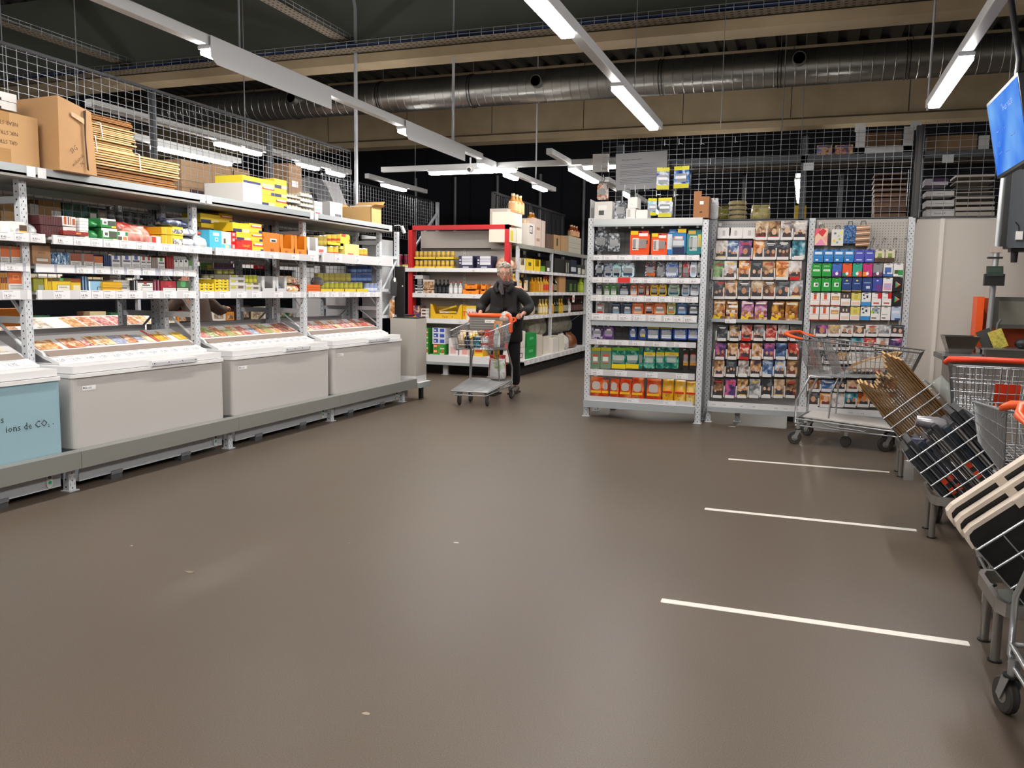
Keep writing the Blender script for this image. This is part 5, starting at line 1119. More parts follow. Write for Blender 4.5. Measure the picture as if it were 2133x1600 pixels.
for k in range(5): ybox2(862, 900, 678, 748, EY + .02, 'green red and yellow multipack of cans', '#3a9a3a', gp(), where='foot of ' + WE, name='multipack', cat='multipack', z0=.32 + .085 * k) if False else yput(pack_mesh(.255, .24, .083, '#3a9a3a', gp()), 'multipack', 'green and red multipack of cans', 'multipack', 'foot of ' + WE, 'green multipacks', onY(880, 700, EY).x, EY - .06, .3155 + .0845 * k, 'the bottom', k)
for k in range(2): yput(pack_mesh(.2, .24, .083, '#3a9a3a', gp()), 'multipack', 'green and red multipack beside blue ones', 'multipack', 'foot of ' + WE, 'green multipacks', onY(917, 700, EY).x, EY - .06, .3155 + .0845 * k, 'the bottom', k)
for k in range(3): yput(pack_mesh(.22, .24, .083, '#e4e6ea', [(.1, .45, .25, 1, '#2a4ab0'), (.6, .95, .25, .9, '#3a5ac0'), (.15, .3, .4, .7, '#e4e6ea'), (0, 1, 0, .22, '#f4f4f4')]), 'multipack', 'blue and white multipack', 'multipack', 'foot of ' + WE, 'blue multipacks', onY(917, 700, EY).x, EY - .06, .4855 + .0865 * k, 'the bottom', k)
yput(pack_mesh(.16, .22, .27, '#ece4e2', [(.2, .8, .1, .5, '#e0b8b4')]), 'carton', 'white carton with a pink print behind the cart', 'carton', 'foot of ' + WE, None, onY(947, 700, EY).x, EY - .05, .3155)
yput(pack_mesh(.16, .22, .2, '#ece4e2', [(.3, .9, .1, .6, '#e8a8a0')]), 'carton', 'low white carton with pink pattern', 'carton', 'foot of ' + WE, None, onY(969, 700, EY).x, EY - .05, .3155)
yput(pack_mesh(.15, .22, .15, '#e8b01e', [(.1, .9, .45, .75, '#c04a1c'), (.05, .95, .02, .3, '#f2d040')]), 'cracker_box', 'yellow box with a red banner behind the cart', 'box', 'foot of ' + WE, None, onY(1000, 740, EY).x, EY - .06, .3155)
# maroon tins on the shelf left of the red frame, and the dark display panel
for i, x in enumerate((833, 848)): a = onY(x, 530, EY + .1); yput(can_mesh(.05, .16, '#7a1238', '#4a0c24').mesh('tin'), 'tin', 'maroon tin on a pale green carton', 'tin', 'outside the red frame', None, a.x, EY + .1, 1.745, 'freezer side')
for i, x in enumerate((826, 850)): a = onY(x, 550, EY + .04); yput(pack_mesh(.155, .2, .06, '#b8b060', [(.3, .7, .4, .6, '#e8e4c0')]), 'carton', 'low pale green carton under a maroon tin', 'carton', 'outside the red frame', None, a.x, EY + .0, 1.683, 'freezer side')
b = MB(); b.box(0, .13, 0, .03, 0, .62, mat('#1c1715', .6)); b.box(0, .13, .03, .3, 0, .02, BLACK); b.lathe([(.008, 0), (.008, .004), (0, .004)], PAPER, 8, o=(.11, -.004, .38), axis='y'); p = onY(833, 665, 9.3)
tag(b.build('dark_display', loc=(p.x, 9.16, 1.012)), 'black upright display panel on the end stand', 'display')
def hanger(px, py, w, h, base, label, hook=True, Y=9.25, patches=()):
    p = onY(px, py, Y); t = thing('hanging_pack', label, 'pack', (p.x, Y, p.z)); b = pack_mesh(w, .03, h, base, patches, (), .5); b.build('pack_body', t, (0, 0, -h))
    g = MB(); g.tube([(0, .01, 0), (0, .01, .03), (-.03, -.03, .05), (-.06, -.04, .05)], .003, STEEL, 5); g.build('hook', t)
p = onX(826, 588, -4.74); b = MB(); b.prism([(-.06, -.16), (.05, -.17), (.075, .0), (-.02, .06), (-.06, .0)], -.012, .012, 'x', mat('#3a3a3c', .4)); tag(b.build('utensil_bag', loc=(-4.78, p.y, p.z)), 'dark grey bag with a white disc hanging on the end post', 'bag')
b = MB(); b.lathe([(.028, 0), (.028, .004)], PAPER, 14, o=(.013, -.0, .03), axis='x'); b.build('white_disc', bpy.data.objects['utensil_bag'])
p = onX(822, 645, -4.74); tag(pack_mesh(.07, .03, .24, cover('#8a4a24', '#c98a4a', '#e8dcc8', 20), [(.3, .8, .0, .28, PAPER)]).build('snack_bag', loc=(-4.76, p.y, p.z - .12), rz=math.pi / 2), 'brown snack bag hanging low on the end post', 'bag')
p = onX(838, 480, -4.7); b = MB(); b.tube([(-.06, -.09, .05), (-.02, -.05, .06), (.0, -.01, .04)], .004, WHITE, 5); b.bar((0, -.015, .05), (.02, .02, -.03), .03, .03, WHITE); tag(b.build('cable_plug', loc=(-4.70, p.y, p.z)), 'white plug on a short cable at the rack corner', 'plug')
# ------------------------------------------------------------------ the oil aisle
AX = -4.30; AY0, AY1 = 12.25, 17.2
ai = thing('shelving_rack', 'long rack of oil and bottles running away behind the man', 'shelf rack', (AX - .3, 14.8, 0)); AO = ai.location.copy()
def apart(b, n, par=None): return b.xf(Matrix.Translation(-AO)).build(n, par or ai)
TOPG = mat('#8f9088', .5)
for Y in (12.285, 14.1, 16.53):
    b = MB(); b.box(AX - .05, AX, Y - .025, Y + .025, 0, 2.08, POST); holes(b, 'x', Y - .025, Y + .025, AX + .0008, 1, .1, 2.0, HOLE); b.box(AX - .55, AX - .5, Y - .025, Y + .025, 0, 2.08, POST); b.box(AX - .5, AX, Y - .01, Y + .01, 1.0, 1.04, POST); b.bar((AX - .02, Y, .95), (AX - .5, Y, .6), .02, .01, POST); apart(b, 'upright_frame')
for zt, zb, fx in ((2.09, 2.02, AX + .02), (1.685, 1.635, AX + .02), (1.335, 1.275, AX + .02), (.945, .885, AX + .02), (.25, .17, AX + .14)):
    for (y0, y1) in ((12.25, 14.08), (14.12, 16.51)):
        b = MB(); b.box(AX - .52, fx - .013, y0, y1, zt - .03, zt - .005, TOPG if zt > 2 else WHITE); b.box(fx - .012, fx, y0, y1, zb, zt, TOPG if zt > 2 else mat('#d6d4d6', .45)); sh = apart(b, 'shelf')
        if zt < 2:
            yy = y0 + .08
            while yy < y1 - .2:
                price_label(sh, Vector((fx + .001, yy, zb + .006)) - AO, (0, 1, 0), (0, 0, 1), (1, 0, 0), .13, (zt - zb) * .8, '%d.%d5' % (1 + int(yy * 7) % 9, int(yy * 13) % 9), sub=False); yy += .26
b = MB(); b.box(AX - .5, AX + .06, AY0, 16.5, 0, .16, mat('#1c1a18', .8)); apart(b, 'plinth'); b = MB(); b.box(AX - .55, AX - .53, AY0, 16.5, .2, 2.0, mat('#8f8a84', .7)); apart(b, 'back_panel')
DKF = mat('#1d1e22', .5)
t = thing('guard_fence', 'black barred guard fence along the top of the oil rack', 'fence', (AX - .45, 14, 2.09)); b = MB(); FO = t.location.copy(); fx = AX - .5
for Y in (12.42, 13.1, 14.3, 15.3, 16.4): b.bar((fx, Y, 2.09), (fx, Y, 2.9), .05, .05, DKF)
b.bar((fx, 12.4, 2.9), (fx, 16.5, 2.9), .05, .04, DKF); b.bar((fx, 12.42, 2.12), (fx, 13.1, 2.85), .03, .03, DKF); b.bar((fx, 14.3, 2.85), (fx, 15.3, 2.12), .03, .03, DKF)
b.xf(Matrix.Translation(-FO)).build('frame', t); g = MB(); y = 12.5
while y < 16.4: g.bar((fx, y, 2.1), (fx, y, 2.88), .008, .008, mat('#4a4c50', .5)); y += .09
g.xf(Matrix.Translation(-FO)).build('bars', t)
def aput(me, name, desc, cat, where, y, z, dx=-.1): return shelfput(me, name, desc, cat, where, 'goods in the oil aisle', (AX + dx, y, z), math.pi / 2 if name != 'oil_bottle' else 0, y, 'the man')
WA = 'oil aisle'
def acart(x0, x1, h, z, desc, base, patches=(), texts=(), where=WA, name='carton', cat='carton', dx=-.03, kind='pack', d=.3):
    y0 = onX(x0, 600, AX + dx).y; y1 = onX(x1, 600, AX + dx).y
    me = pack_mesh(y1 - y0 - .01, d, h, base, patches, texts, .6) if kind == 'pack' else (open_display_mesh(y1 - y0 - .01, d, h, base, '#6a4a24', h * .4) if kind == 'open' else bag_mesh(y1 - y0 - .01, d, h, base, seed=int(x0)))
    return aput(me, name, desc, cat, where, (y0 + y1) / 2, z, dx)
acart(1064, 1080, .19, 1.681, 'brown food bag in a pale red carton', cover('#9a5a34', '#c98a60', '#e8d8c8', 12), kind='bag', where='top level, ' + WA); acart(1081, 1094, .2, 1.681, 'cream open carton beside yellow ones', '#e8dcc0', kind='open', where='top level, ' + WA)
acart(1095, 1110, .2, 1.681, 'yellow carton with small print', '#e8c41e', [(.3, .7, .4, .7, '#5a5a20')], where='top level, ' + WA); acart(1111, 1125, .21, 1.681, 'yellow open display carton', '#f0c81e', kind='open', where='top level, ' + WA); acart(1126, 1135, .1, 1.681, 'low green pack', '#6aa02a', where='top level, ' + WA)
acart(1136, 1149, .2, 1.681, 'dark bottle carton with a white label', '#2a2420', [(.2, .6, .1, .4, PAPER)], where='top level, ' + WA)
acart(1154, 1175, .27, 1.681, 'wide black carton', '#16140f', where='top level, ' + WA); acart(1176, 1186, .26, 1.681, 'black carton with pale lettering bars', '#1c1a16', [(.2, .4, .1, .8, '#a8a498'), (.6, .75, .1, .8, '#a8a498')], where='top level, ' + WA); acart(1187, 1200, .28, 1.681, 'dark blue carton with white print', '#1a2438', [(.1, .9, .2, .5, '#c8ccd4')], where='top level, ' + WA); acart(1201, 1219, .2, 1.681, 'grey and black carton with pale print', '#3a3a36', [(.1, .4, .1, .7, '#d8d8cc'), (.55, .9, .1, .6, '#c8c8b8')], where='top level, ' + WA)
def bots(xs, r, h, z, body, cap, lab, desc, where, dx=-.09):
    me = bottle_mesh(r, h, body, cap, lab, glass=True).mesh('oil_bottle')
    for x in xs: aput(me, 'oil_bottle', desc, 'bottle', where, onX(x, 600, AX + dx).y, z, dx)
M2 = 'middle level, ' + WA; L2 = 'low level, ' + WA
bots((1068, 1077, 1086), .075, .29, 1.331, '#c9963a', '#e0c060', '#e8c8a0', 'large golden oil jug', M2); acart(1090, 1103, .24, 1.331, 'black and cream carton', '#1c1a16', [(.2, .7, .1, .8, '#d8d0b8')], where=M2)
bots((1107, 1114), .07, .25, 1.331, '#c98a1e', '#8a6a2a', None, 'plain amber oil jug', M2); bots((1120, 1126), .045, .26, 1.331, '#d4a83a', '#c9b060', '#e0a050', 'golden bottle with an orange label', M2); bots((1132, 1137, 1142, 1147), .05, .27, 1.331, '#d49a2a', '#b8281c', '#c8401e', 'golden bottle with a red cap', M2)
bots((1155, 1160), .045, .29, 1.331, '#161812', '#111111', '#8a8060', 'black bottle near the shelf post', M2); acart(1164, 1178, .30, 1.331, 'tall tan carton between dark bottles', '#b88a5a', where=M2); acart(1179, 1203, .24, 1.331, 'dark green carton with lime bars', '#1a2414', [(.3, .5, .1, .7, '#5a7a3a'), (.7, .85, .1, .7, '#4a6a34')], where=M2); bots((1208, 1215), .08, .30, 1.331, '#9ab030', '#7a8a2a', '#a8bc3a', 'lime green round bottle', M2)
acart(1094, 1122, .3, .941, 'big clear bag of pale goods', cover('#b8a888', '#d9ccb0', '#8a7a60', 8), kind='bag', where=L2); bots((1125, 1131, 1137), .04, .27, .941, '#d9b85a', '#e8d080', '#e8dcb0', 'pale golden bottle', L2); bots((1141, 1146, 1150), .04, .27, .941, '#c9922a', '#d8b040', '#d88a3a', 'amber bottle with an orange label', L2)
bots((1155, 1160), .042, .28, .941, '#20200e', '#3a3a14', '#6a6a34', 'dark olive oil bottle', L2); bots((1165, 1170), .04, .27, .941, '#b8901e', '#e0c040', '#c8a83a', 'yellow capped oil bottle', L2); bots((1175, 1180), .042, .29, .941, '#1a1812', '#222018', '#9a9484', 'black bottle with a grey label', L2); bots((1185,), .045, .3, .941, '#d4ccc8', '#c03a30', '#e8e4e2', 'white bottle with a red cap', L2); bots((1190, 1196, 1201, 1206, 1211), .04, .29, .941, '#241412', '#8a1c1c', '#5a3a34', 'dark red wine bottle', L2)
B2 = 'foot of the ' + WA
def lowc(x0, x1, h, z, desc, base, patches=(), kind='pack', texts=(), dx=.06): return acart(x0, x1, h, z, desc, base, patches, texts, B2, dx=dx, kind=kind)
lowc(1068, 1096, .2, .247, 'white carton with a black oval mark', '#e4e0d8', [(.2, .8, .2, .6, '#2a2420'), (.25, .75, .26, .54, '#e4e0d8')], texts=(('becel', '#2a2420', .16, .5, .34),)); lowc(1072, 1096, .27, .449, 'open white carton showing brown rolls', '#e4ded4', kind='open')
lowc(1097, 1119, .2, .247, 'green crate like carton, lower', '#0f8a3a', [(.3, .7, .5, .7, '#5ab87a')]); lowc(1099, 1119, .21, .449, 'green crate like carton, upper', '#128f3e', [(.3, .7, .5, .7, '#5ab87a')])
lowc(1121, 1132, .36, .247, 'tall cream carton beside green ones', '#cfc6b6'); lowc(1134, 1148, .3, .247, 'pale carton before the shelf post', '#d8d0c2', dx=.0); lowc(1154, 1166, .26, .247, 'white carton with folded flaps', '#dcd8d0'); lowc(1167, 1178, .28, .247, 'cream carton with a slanted lid', '#e0dacc'); lowc(1180, 1192, .3, .247, 'white paper sack standing open', cover('#d8d4cc', '#e8e6e2', '#b8b4ac', 8), kind='bag'); lowc(1196, 1208, .3, .247, 'amber jar wrapped in film', '#7a4a2a', kind='bag')
lowc(1110, 1146, .45, .55, 'loose grey film wrapping over cartons', cover('#8f8a7c', '#a8a494', '#6f6a5e', 6), kind='bag', dx=-.2); lowc(1160, 1200, .36, .55, 'grey transparent film sheet over the lowest shelf', cover('#8f8a7c', '#b0ac9c', '#75705f', 6), kind='bag', dx=-.2)
for x, ds in ((1099, 'white price card hanging at the first shelf bay'), (1194, 'white price card hanging at the second shelf bay')):
    p = onX(x, 622, AX + .03); tag(pack_mesh(.09, .002, .16, '#f0e8e4', [(.2, .8, .3, .6, '#d07a6a')]).build('price_card', loc=(AX + .036, p.y, 1.14), rz=math.pi / 2 - .2), ds, 'price card')
T2 = 'oil rack top'
def topc(x0, x1, yt, desc, base, patches=(), texts=(), X=AX - .02, kind='pack', z0=2.091, d=.35):
    y0 = onX(x0, 480, X).y; y1 = onX(x1, 480, X).y; z1 = onX((x0 + x1) / 2, yt, X).z; me = pack_mesh(y1 - y0 - .01, d, z1 - z0, base, patches, texts, .7) if kind == 'pack' else bag_mesh(y1 - y0 - .01, d, z1 - z0, base, seed=int(x0))
    return shelfput(me, 'carton' if kind == 'pack' else 'jug_pack', desc, 'carton', T2, 'goods on the oil rack top', (X, (y0 + y1) / 2, z0), math.pi / 2, y0, 'the man')
def jugs(x0, x1, n, z0, h, r, c, desc, X=AX - .14):
    me = bottle_mesh(r, h, c, '#d8b890', '#d9a878').mesh('water_jug')
    for i in range(n): shelfput(me, 'water_jug', desc, 'jug', T2, 'goods on the oil rack top', (X, onX(x0 + (x1 - x0) * (i + .5) / n, 480, X).y, z0), 0, i, 'the man')
p0 = onY(1021, 466, 11.95); p1 = onY(1057, 444, 11.95); yput(pack_mesh(p1.x - p0.x, .15, .24, '#b9b0a8', [(.2, .5, .1, .3, '#7a726a')]), 'carton', 'grey white carton above the red frame', 'carton', T2, None, (p0.x + p1.x) / 2, 11.935, 2.361)
topc(1063, 1075, 475, 'white and yellow carton, lower near one', '#e4dccc', [(0, .5, .1, .8, '#d9c43a')]); topc(1076, 1087, 476, 'white carton beside the white and yellow one', '#e8e2d6'); topc(1063, 1087, 444, 'wide cream carton on two others', '#e6dece', z0=2.092 + .26, d=.3)
jugs(1089, 1100, 2, 2.091, .42, .075, '#c07a1e', 'tall amber jug beside the cream cartons'); jugs(1064, 1086, 3, 2.572, .3, .075, '#c98a4a', 'large amber jug on the cream cartons'); topc(1101, 1114, 466, 'white carton with a dark round mark', '#e0d8d0', [(.15, .65, .55, .9, '#2a2a4a'), (.22, .58, .6, .85, '#e0d8d0')], texts=(('el', '#2a2a4a', .2, .4, .64),)); jugs(1102, 1112, 2, 2.462, .2, .06, '#a86a14', 'dark amber bottle standing high on the white carton')
topc(1115, 1127, 456, 'pale pink tall carton with print', '#d9c4b8', [(.2, .8, .6, .7, '#b08a7a'), (.2, .8, .2, .3, '#b08a7a')]); topc(1128, 1136, 460, 'pale pink carton behind the tall one', '#d4c0b4'); topc(1138, 1152, 488, 'dark brown carton', '#5a4230'); topc(1154, 1168, 490, 'tan open carton', '#a8845a', [(.4, .6, .3, .8, '#1c140c')]); topc(1169, 1184, 492, 'tan closed carton', '#b08c62'); topc(1185, 1211, 494, 'wrapped grey stack of trays', '#b8b4a4', [(.0, 1, .3, .32, '#8a867a'), (0, 1, .6, .62, '#8a867a')]); jugs(1187, 1203, 3, 2.41, .24, .07, '#9a4a24', 'reddish amber jug on the wrapped grey stack')
# wire fence, far posts, dome camera
mesh_fence('mesh_fence', 'grey wire mesh guard above the aisle beside the red framed end', 'x', -6.15, 9.6, 13.1, 2.15, 2.85, posts=(13.05,)); 
b = MB(); b.bar((0, 0, .42), (0, -1.0, -.3), .03, .03, PG); b.bar((0, 0, -.6), (0, 0, .6), .05, .05, PG); tag(b.build('brace_post', loc=(-6.1, 13.1, 2.25)), 'grey braced post at the end of the mesh guard', 'post')
for i, x in enumerate((866, 948, 1036, 1125, 1216)):
    p = onY(x, 420, 20.93); rod(p.x, 20.93, 1.5, 4.4, .045, 'pale pipe on the far dark wall, ' + ('one beside the wire mesh guard', 'above the red frame', 'before the black fence corner', 'over the middle of the oil rack', 'beside the razor rack post')[i], ROD2, 'wall_pipe')
b = MB(); b.tube([(0, 0, .16), (0, 0, .05)], .012, WHITE, 8); b.sphere((0, 0, .02), (.05, .05, .045), WHITE, 12, 8); b.lathe([(.022, -.054), (.022, -.03)], BLACK, 12, axis='y', o=(0, 0, .01)); p = onY(980, 345, 9.6); tag(b.build('security_camera', loc=(p.x, 9.6, 2.83)), 'small white camera hanging from the shielded light strip', 'camera')
b = MB(); b.box(-.1, .1, -.03, .03, -.11, .11, WHITE); p = onY(1251, 357, 10.42); tag(b.build('junction_box', loc=(p.x, 10.42, 2.99)), 'white square junction box on the level light strip', 'box')

# ================================================================== shopping trolleys
CHROME = mat('#b4b8bc', .3, .75); WHEELK = mat('#3a3836', .7); WHEELG = mat('#8a8680', .6)
def caster(parent, x, y, r, rz=0.0, z0=.2):
    """swivelling caster: fork with its wheel as a sub-part"""
    f = MB(); w = .024
    f.lathe([(.018, r * 2 + .02), (.018, z0)], CHROME, 10); f.lathe([(.03, r * 2 + .012), (.03, r * 2 + .02)], BLACK, 12)
    for s in (-1, 1): f.add([(-.018, s * w, r * 2 + .015), (.022, s * w, r * 2 + .015), (-.02, s * w, r - .012), (-.045, s * w, r), (-.018, s * (w + .003), r * 2 + .015), (.022, s * (w + .003), r * 2 + .015), (-.02, s * (w + .003), r - .012), (-.045, s * (w + .003), r)], [(0, 1, 2, 3), (7, 6, 5, 4), (0, 3, 7, 4), (1, 5, 6, 2)], CHROME)
    fo = f.build('caster', parent, (x, y, 0), rz)
    b = MB(); b.lathe([(r * .62, -.016), (r * .9, -.016), (r, -.01), (r, .01), (r * .9, .016), (r * .62, .016)], WHEELK, 20, o=(-.03, 0, r), axis='y'); b.lathe([(.008, -.02), (r * .6, -.014), (r * .62, .0), (r * .6, .014), (.008, .02)], WHEELG, 16, o=(-.03, 0, r), axis='y')
    b.build('wheel', fo)
def wirewall(b, A, B, C, D, nu, nv, r=.0028, m=None):
    """wire grid between the corners A-B (bottom) and D-C (top)"""
    A, B, C, D = map(Vector, (A, B, C, D)); m = m or CHROME
    for i in range(nu + 1):
        t = i / nu; b.tube([A.lerp(B, t), D.lerp(C, t)], r, m, 4, caps=False)
    for j in range(nv + 1):
        t = j / nv; b.tube([A.lerp(D, t), B.lerp(C, t)], r * (1.25 if j in (0, nv) else 1), m, 4, caps=False)
def trolley(label, loc, rz, flap='orange', deck='board', group='shopping trolleys', w=.27, post_col=None, dense=1.0, handle=ORANGE):
    t = thing('shopping_cart', label, 'shopping cart', loc, rz, group)
    wf = w * .84
    TR = [(-.04, -w, .965), (-.04, w, .965), (.98, wf, .885), (.98, -wf, .885)]          # basket rim
    BR = [(.09, -w * .86, .645), (.09, w * .86, .645), (.90, wf * .88, .675), (.90, -wf * .88, .675)]
    b = MB(); n = lambda k: max(3, int(k * dense))
    wirewall(b, BR[0], BR[3], TR[3], TR[0], n(24), 4); wirewall(b, BR[1], BR[2], TR[2], TR[1], n(24), 4)
    wirewall(b, BR[3], BR[2], TR[2], TR[3], n(12), 4); wirewall(b, BR[0], BR[1], TR[1], TR[0], n(12), 4); wirewall(b, BR[0], BR[1], BR[2], BR[3], n(12), 12)
    b.tube(TR, .007, CHROME, 6, closed=True); b.build('basket', t)
    h = MB(); h.tube([(.03, -w - .01, .965), (-.07, -w - .02, .985), (-.125, -w - .005, 1.005), (-.135, -w * .4, 1.012), (-.135, w * .4, 1.012), (-.125, w + .005, 1.005), (-.07, w + .02, .985), (.03, w + .01, .965)], [.009, .016, .02, .017, .017, .02, .016, .009], handle, 8)
    for s in (-1, 1): h.tube([(-.09, s * (w + .008), .99), (-.03, s * w, .965), (.05, s * w * .98, .93)], .007, CHROME, 6)
    h.build('handle', t)
    f = MB()
    for s in (-1, 1):
        f.tube([(.28, s * w * .86, .628), (.10, s * w * .86, .63), (.0, s * w * 1.0, .40), (-.005, s * w, .20), (.03, s * w, .195)], .011, CHROME, 6)
        f.tube([(.33, s * w * .5, .63), (.28, s * w * .62, .5), (.27, s * w * .66, .25)], .008, CHROME, 6)
        f.tube([(-.0, s * w, .235), (.4, s * w * .95, .215), (.93, s * w * .82, .185)], .009, CHROME, 6); f.tube([(-.0, s * w, .175), (.45, s * w * .9, .16), (.92, s * w * .7, .14)], .008, CHROME, 6)
        f.tube([(.2, s * w * .97, .225), (.3, s * w * .97, .19), (.58, s * w * .9, .17), (.63, s * w * .9, .205)], .006, CHROME, 5)
        f.tube([(.1, s * w * .8, .63), (.9, s * wf * .8, .665)], .008, CHROME, 6)
    for x, k, z in ((.0, 1, .235), (.93, .82, .185), (.92, .7, .14), (.5, .9, .2)): f.tube([(x, -w * k, z), (x, w * k, z)], .009, CHROME, 6)
    f.build('frame', t)
    d = MB()
    if deck == 'board': d.add([(.06, -w * .9, .25), (.06, w * .9, .25), (.93, w * .78, .20), (.93, -w * .78, .20), (.06, -w * .9, .262), (.06, w * .9, .262), (.93, w * .78, .212), (.93, -w * .78, .212)], [(3, 2, 1, 0), (4, 5, 6, 7), (0, 1, 5, 4), (1, 2, 6, 5), (2, 3, 7, 6), (3, 0, 4, 7)], mat('#d8d6d2', .35))
    else: wirewall(d, (.02, -w * .95, .245), (.92, -w * .8, .195), (.92, w * .8, .195), (.02, w * .95, .245), n(36), 5, .0026)
    d.build('lower_deck', t)
    for x, s, r, a in ((.03, -1, .062, .3), (.03, 1, .062, -.2), (.78, -.62, .066, .5), (.78, .62, .066, .1)): caster(t, x, s * w * .98, r, a, .2 if x < .1 else .16)
    m = MB(); m.lathe([(.012, -.014), (.046, -.014), (.05, 0), (.046, .014), (.012, .014)], WHEELK, 16, o=(.42, -w * .5, .05), axis='y'); m.bar((.42, -w * .5, .05), (.42, -w * .5, .17), .012, .03, CHROME); m.build('middle_wheel', t)
    if flap == 'orange':       # seat flap folded flat against the back grid, seen as an orange square
        s = MB(); s.add([(.10, -.11, .70), (.10, .02, .70), (.055, .02, .86), (.055, -.11, .86), (.105, -.11, .70), (.105, .02, .70), (.06, .02, .86), (.06, -.11, .86)], [(0, 1, 2, 3), (7, 6, 5, 4), (0, 4, 5, 1), (2, 6, 7, 3), (1, 5, 6, 2), (0, 3, 7, 4)], handle); s.build('seat_flap', t)
        g = MB(); wirewall(g, (.13, -w * .8, .66), (.13, w * .8, .66), (.05, w * .85, .95), (.05, -w * .85, .95), n(11), 3); wirewall(g, (.30, -w * .75, .66), (.30, w * .75, .66), (.17, w * .8, .94), (.17, -w * .8, .94), n(11), 3); g.build('seat_grid', t)
    return t
# the man's trolley
CX0, CY0, CRZ = -3.715, 9.60, math.radians(-84)
mc = trolley("wire shopping trolley pushed by the grey haired man, loaded with groceries", (CX0, CY0, 0), CRZ, flap=None, deck='wire', w=.275)
# folded up seat box: grey slatted panel with an orange rim
b = MB(); sg = mat('#7e7c78', .55); o = ORANGE
b.add([(.10, -.24, .80), (.10, .22, .80), (.06, .25, 1.03), (.06, -.27, 1.03), (.115, -.24, .80), (.115, .22, .80), (.075, .25, 1.03), (.075, -.27, 1.03)], [(7, 6, 5, 4), (0, 1, 2, 3), (0, 4, 5, 1), (1, 5, 6, 2), (0, 3, 7, 4)], sg)
for k in range(7): b.bar((.117 - .006 * k, -.245, .815 + .03 * k), (.117 - .006 * k, .23, .815 + .03 * k), .006, .004, mat('#5f5d5a', .6))
b.box(.09, .098, -.06, .07, .95, .99, PAPER); b.text('colruyt*', INK, .024, (.0985, -.05, .962), (0, 1, 0), (0, 0, 1)); b.build('seat_panel', mc)
b = MB(); b.tube([(.07, -.27, 1.045), (.07, .24, 1.045), (.075, .268, 1.0), (.11, .27, .84)], [.028, .028, .026, .02], o, 8); b.tube([(-.02, -.27, 1.045), (.07, -.275, 1.045)], .018, o, 8); b.add([(.07, .245, 1.06), (-.03, .25, 1.05), (-.03, .27, .84), (.10, .27, .84)], [(0, 1, 2, 3), (3, 2, 1, 0)], o); b.build('seat_rim', mc)
RC = Matrix.Translation((CX0, CY0, 0)) @ Matrix.Rotation(CRZ, 4, 'Z')
def incart(b, name, label, cat, x, y, z, rz=0, group='groceries in the trolley'):
    p = RC @ Vector((x, y, z)); o = b.build(name, None, p, CRZ + rz); return tag(o, label, cat, group)
b = MB()
for k in range(5):
    pts = []
    for i in range(7):
        a = -.7 + 1.5 * i / 6; pts.append((.10 * math.sin(a) * 1.0, .024 * k - .05, .10 - .10 * math.cos(a) + .012 * k * (1 if k < 3 else .6)))
    b.tube(pts, [.006, .013, .017, .018, .017, .012, .005], mat('#e2b81c', .45), 6)
incart(b, 'banana_bunch', 'bunch of ripe yellow bananas in the man\'s trolley', 'bananas', .72, -.06, .79, 1.3)
incart(bag_mesh(.26, .2, .2, cover('#c9a880', '#e0cdb0', '#a8845a', 12), seed=5), 'bread_bag', 'pale bread bag in the front corner of the man\'s trolley', 'bag', .74, -.14, .68, 1.2)
b = MB()
for i in range(7): b.sphere((.05 * math.cos(i * 2.4) * (1 + .5 * (i % 2)), .06 * math.sin(i * 2.4), .12 + .02 * (i % 3)), (.045, .04, .035), mat('#8a5428', .6), 8, 6)
b.lathe([(.07, 0), (.09, .06), (.08, .12)], mat('#a87a4a', .7), 10); incart(b, 'bread_roll_bag', 'bag of brown bread rolls in the man\'s trolley', 'bag', .33, .02, .68)
incart(bag_mesh(.12, .08, .3, cover('#a8683a', '#c08850', '#8a5228', 14), seed=8), 'paper_bag', 'upright brown paper bag in the man\'s trolley', 'bag', .26, .14, .68, 1.4)
incart(pack_mesh(.16, .1, .2, '#c0281e', [(.1, .9, .1, .5, '#e0604a')]), 'red_pack', 'red pack standing in the man\'s trolley', 'pack', .48, .13, .68, math.pi / 2)
incart(can_mesh(.045, .13, '#1a5a70', '#2a8a9a'), 'tin', 'dark teal tin in the man\'s trolley', 'tin', .72, .02, .685); incart(can_mesh(.05, .12, '#d8d6d2', '#b84a4a'), 'tub', 'white tub with a red band in the man\'s trolley', 'tub', .73, .12, .685)
incart(bottle_mesh(.04, .27, '#c9d8da', '#3aa0b8', '#dfe8ea'), 'water_bottle', 'clear water bottle in the man\'s trolley', 'bottle', .52, .21, .685); incart(bottle_mesh(.035, .2, '#1a1a2a', '#2a2a3a', '#3a3a4a'), 'dark_bottle', 'small dark bottle at the front of the man\'s trolley', 'bottle', .84, -.06, .685)
incart(bag_mesh(.2, .16, .13, cover('#d8d4d0', '#b8a89a', '#f0eeea', 18), seed=3), 'plastic_bag', 'crumpled clear bag on top of the seat box, under the man\'s hands', 'bag', .0, .10, .97, 0)
b = bag_mesh(.2, .14, .26, cover('#e8eaf0', '#f4f4f6', '#7aa04a', 9), seed=12); incart(b, 'shopping_bag', 'white bag with green leaf print and red top on the lower deck', 'bag', .19, .12, .25, math.pi / 2)
incart(bag_mesh(.22, .10, .30, mat('#c01820', .35), seed=14), 'red_bag', 'red bag behind the white printed bag on the lower deck', 'bag', .10, .10, .252, math.pi / 2)
incart(bag_mesh(.08, .06, .16, cover('#e8a820', '#f2d040', '#d86a18', 14), seed=15), 'yellow_packet', 'yellow and orange packet standing on the white printed bag', 'packet', .19, .11, .51, math.pi / 2)
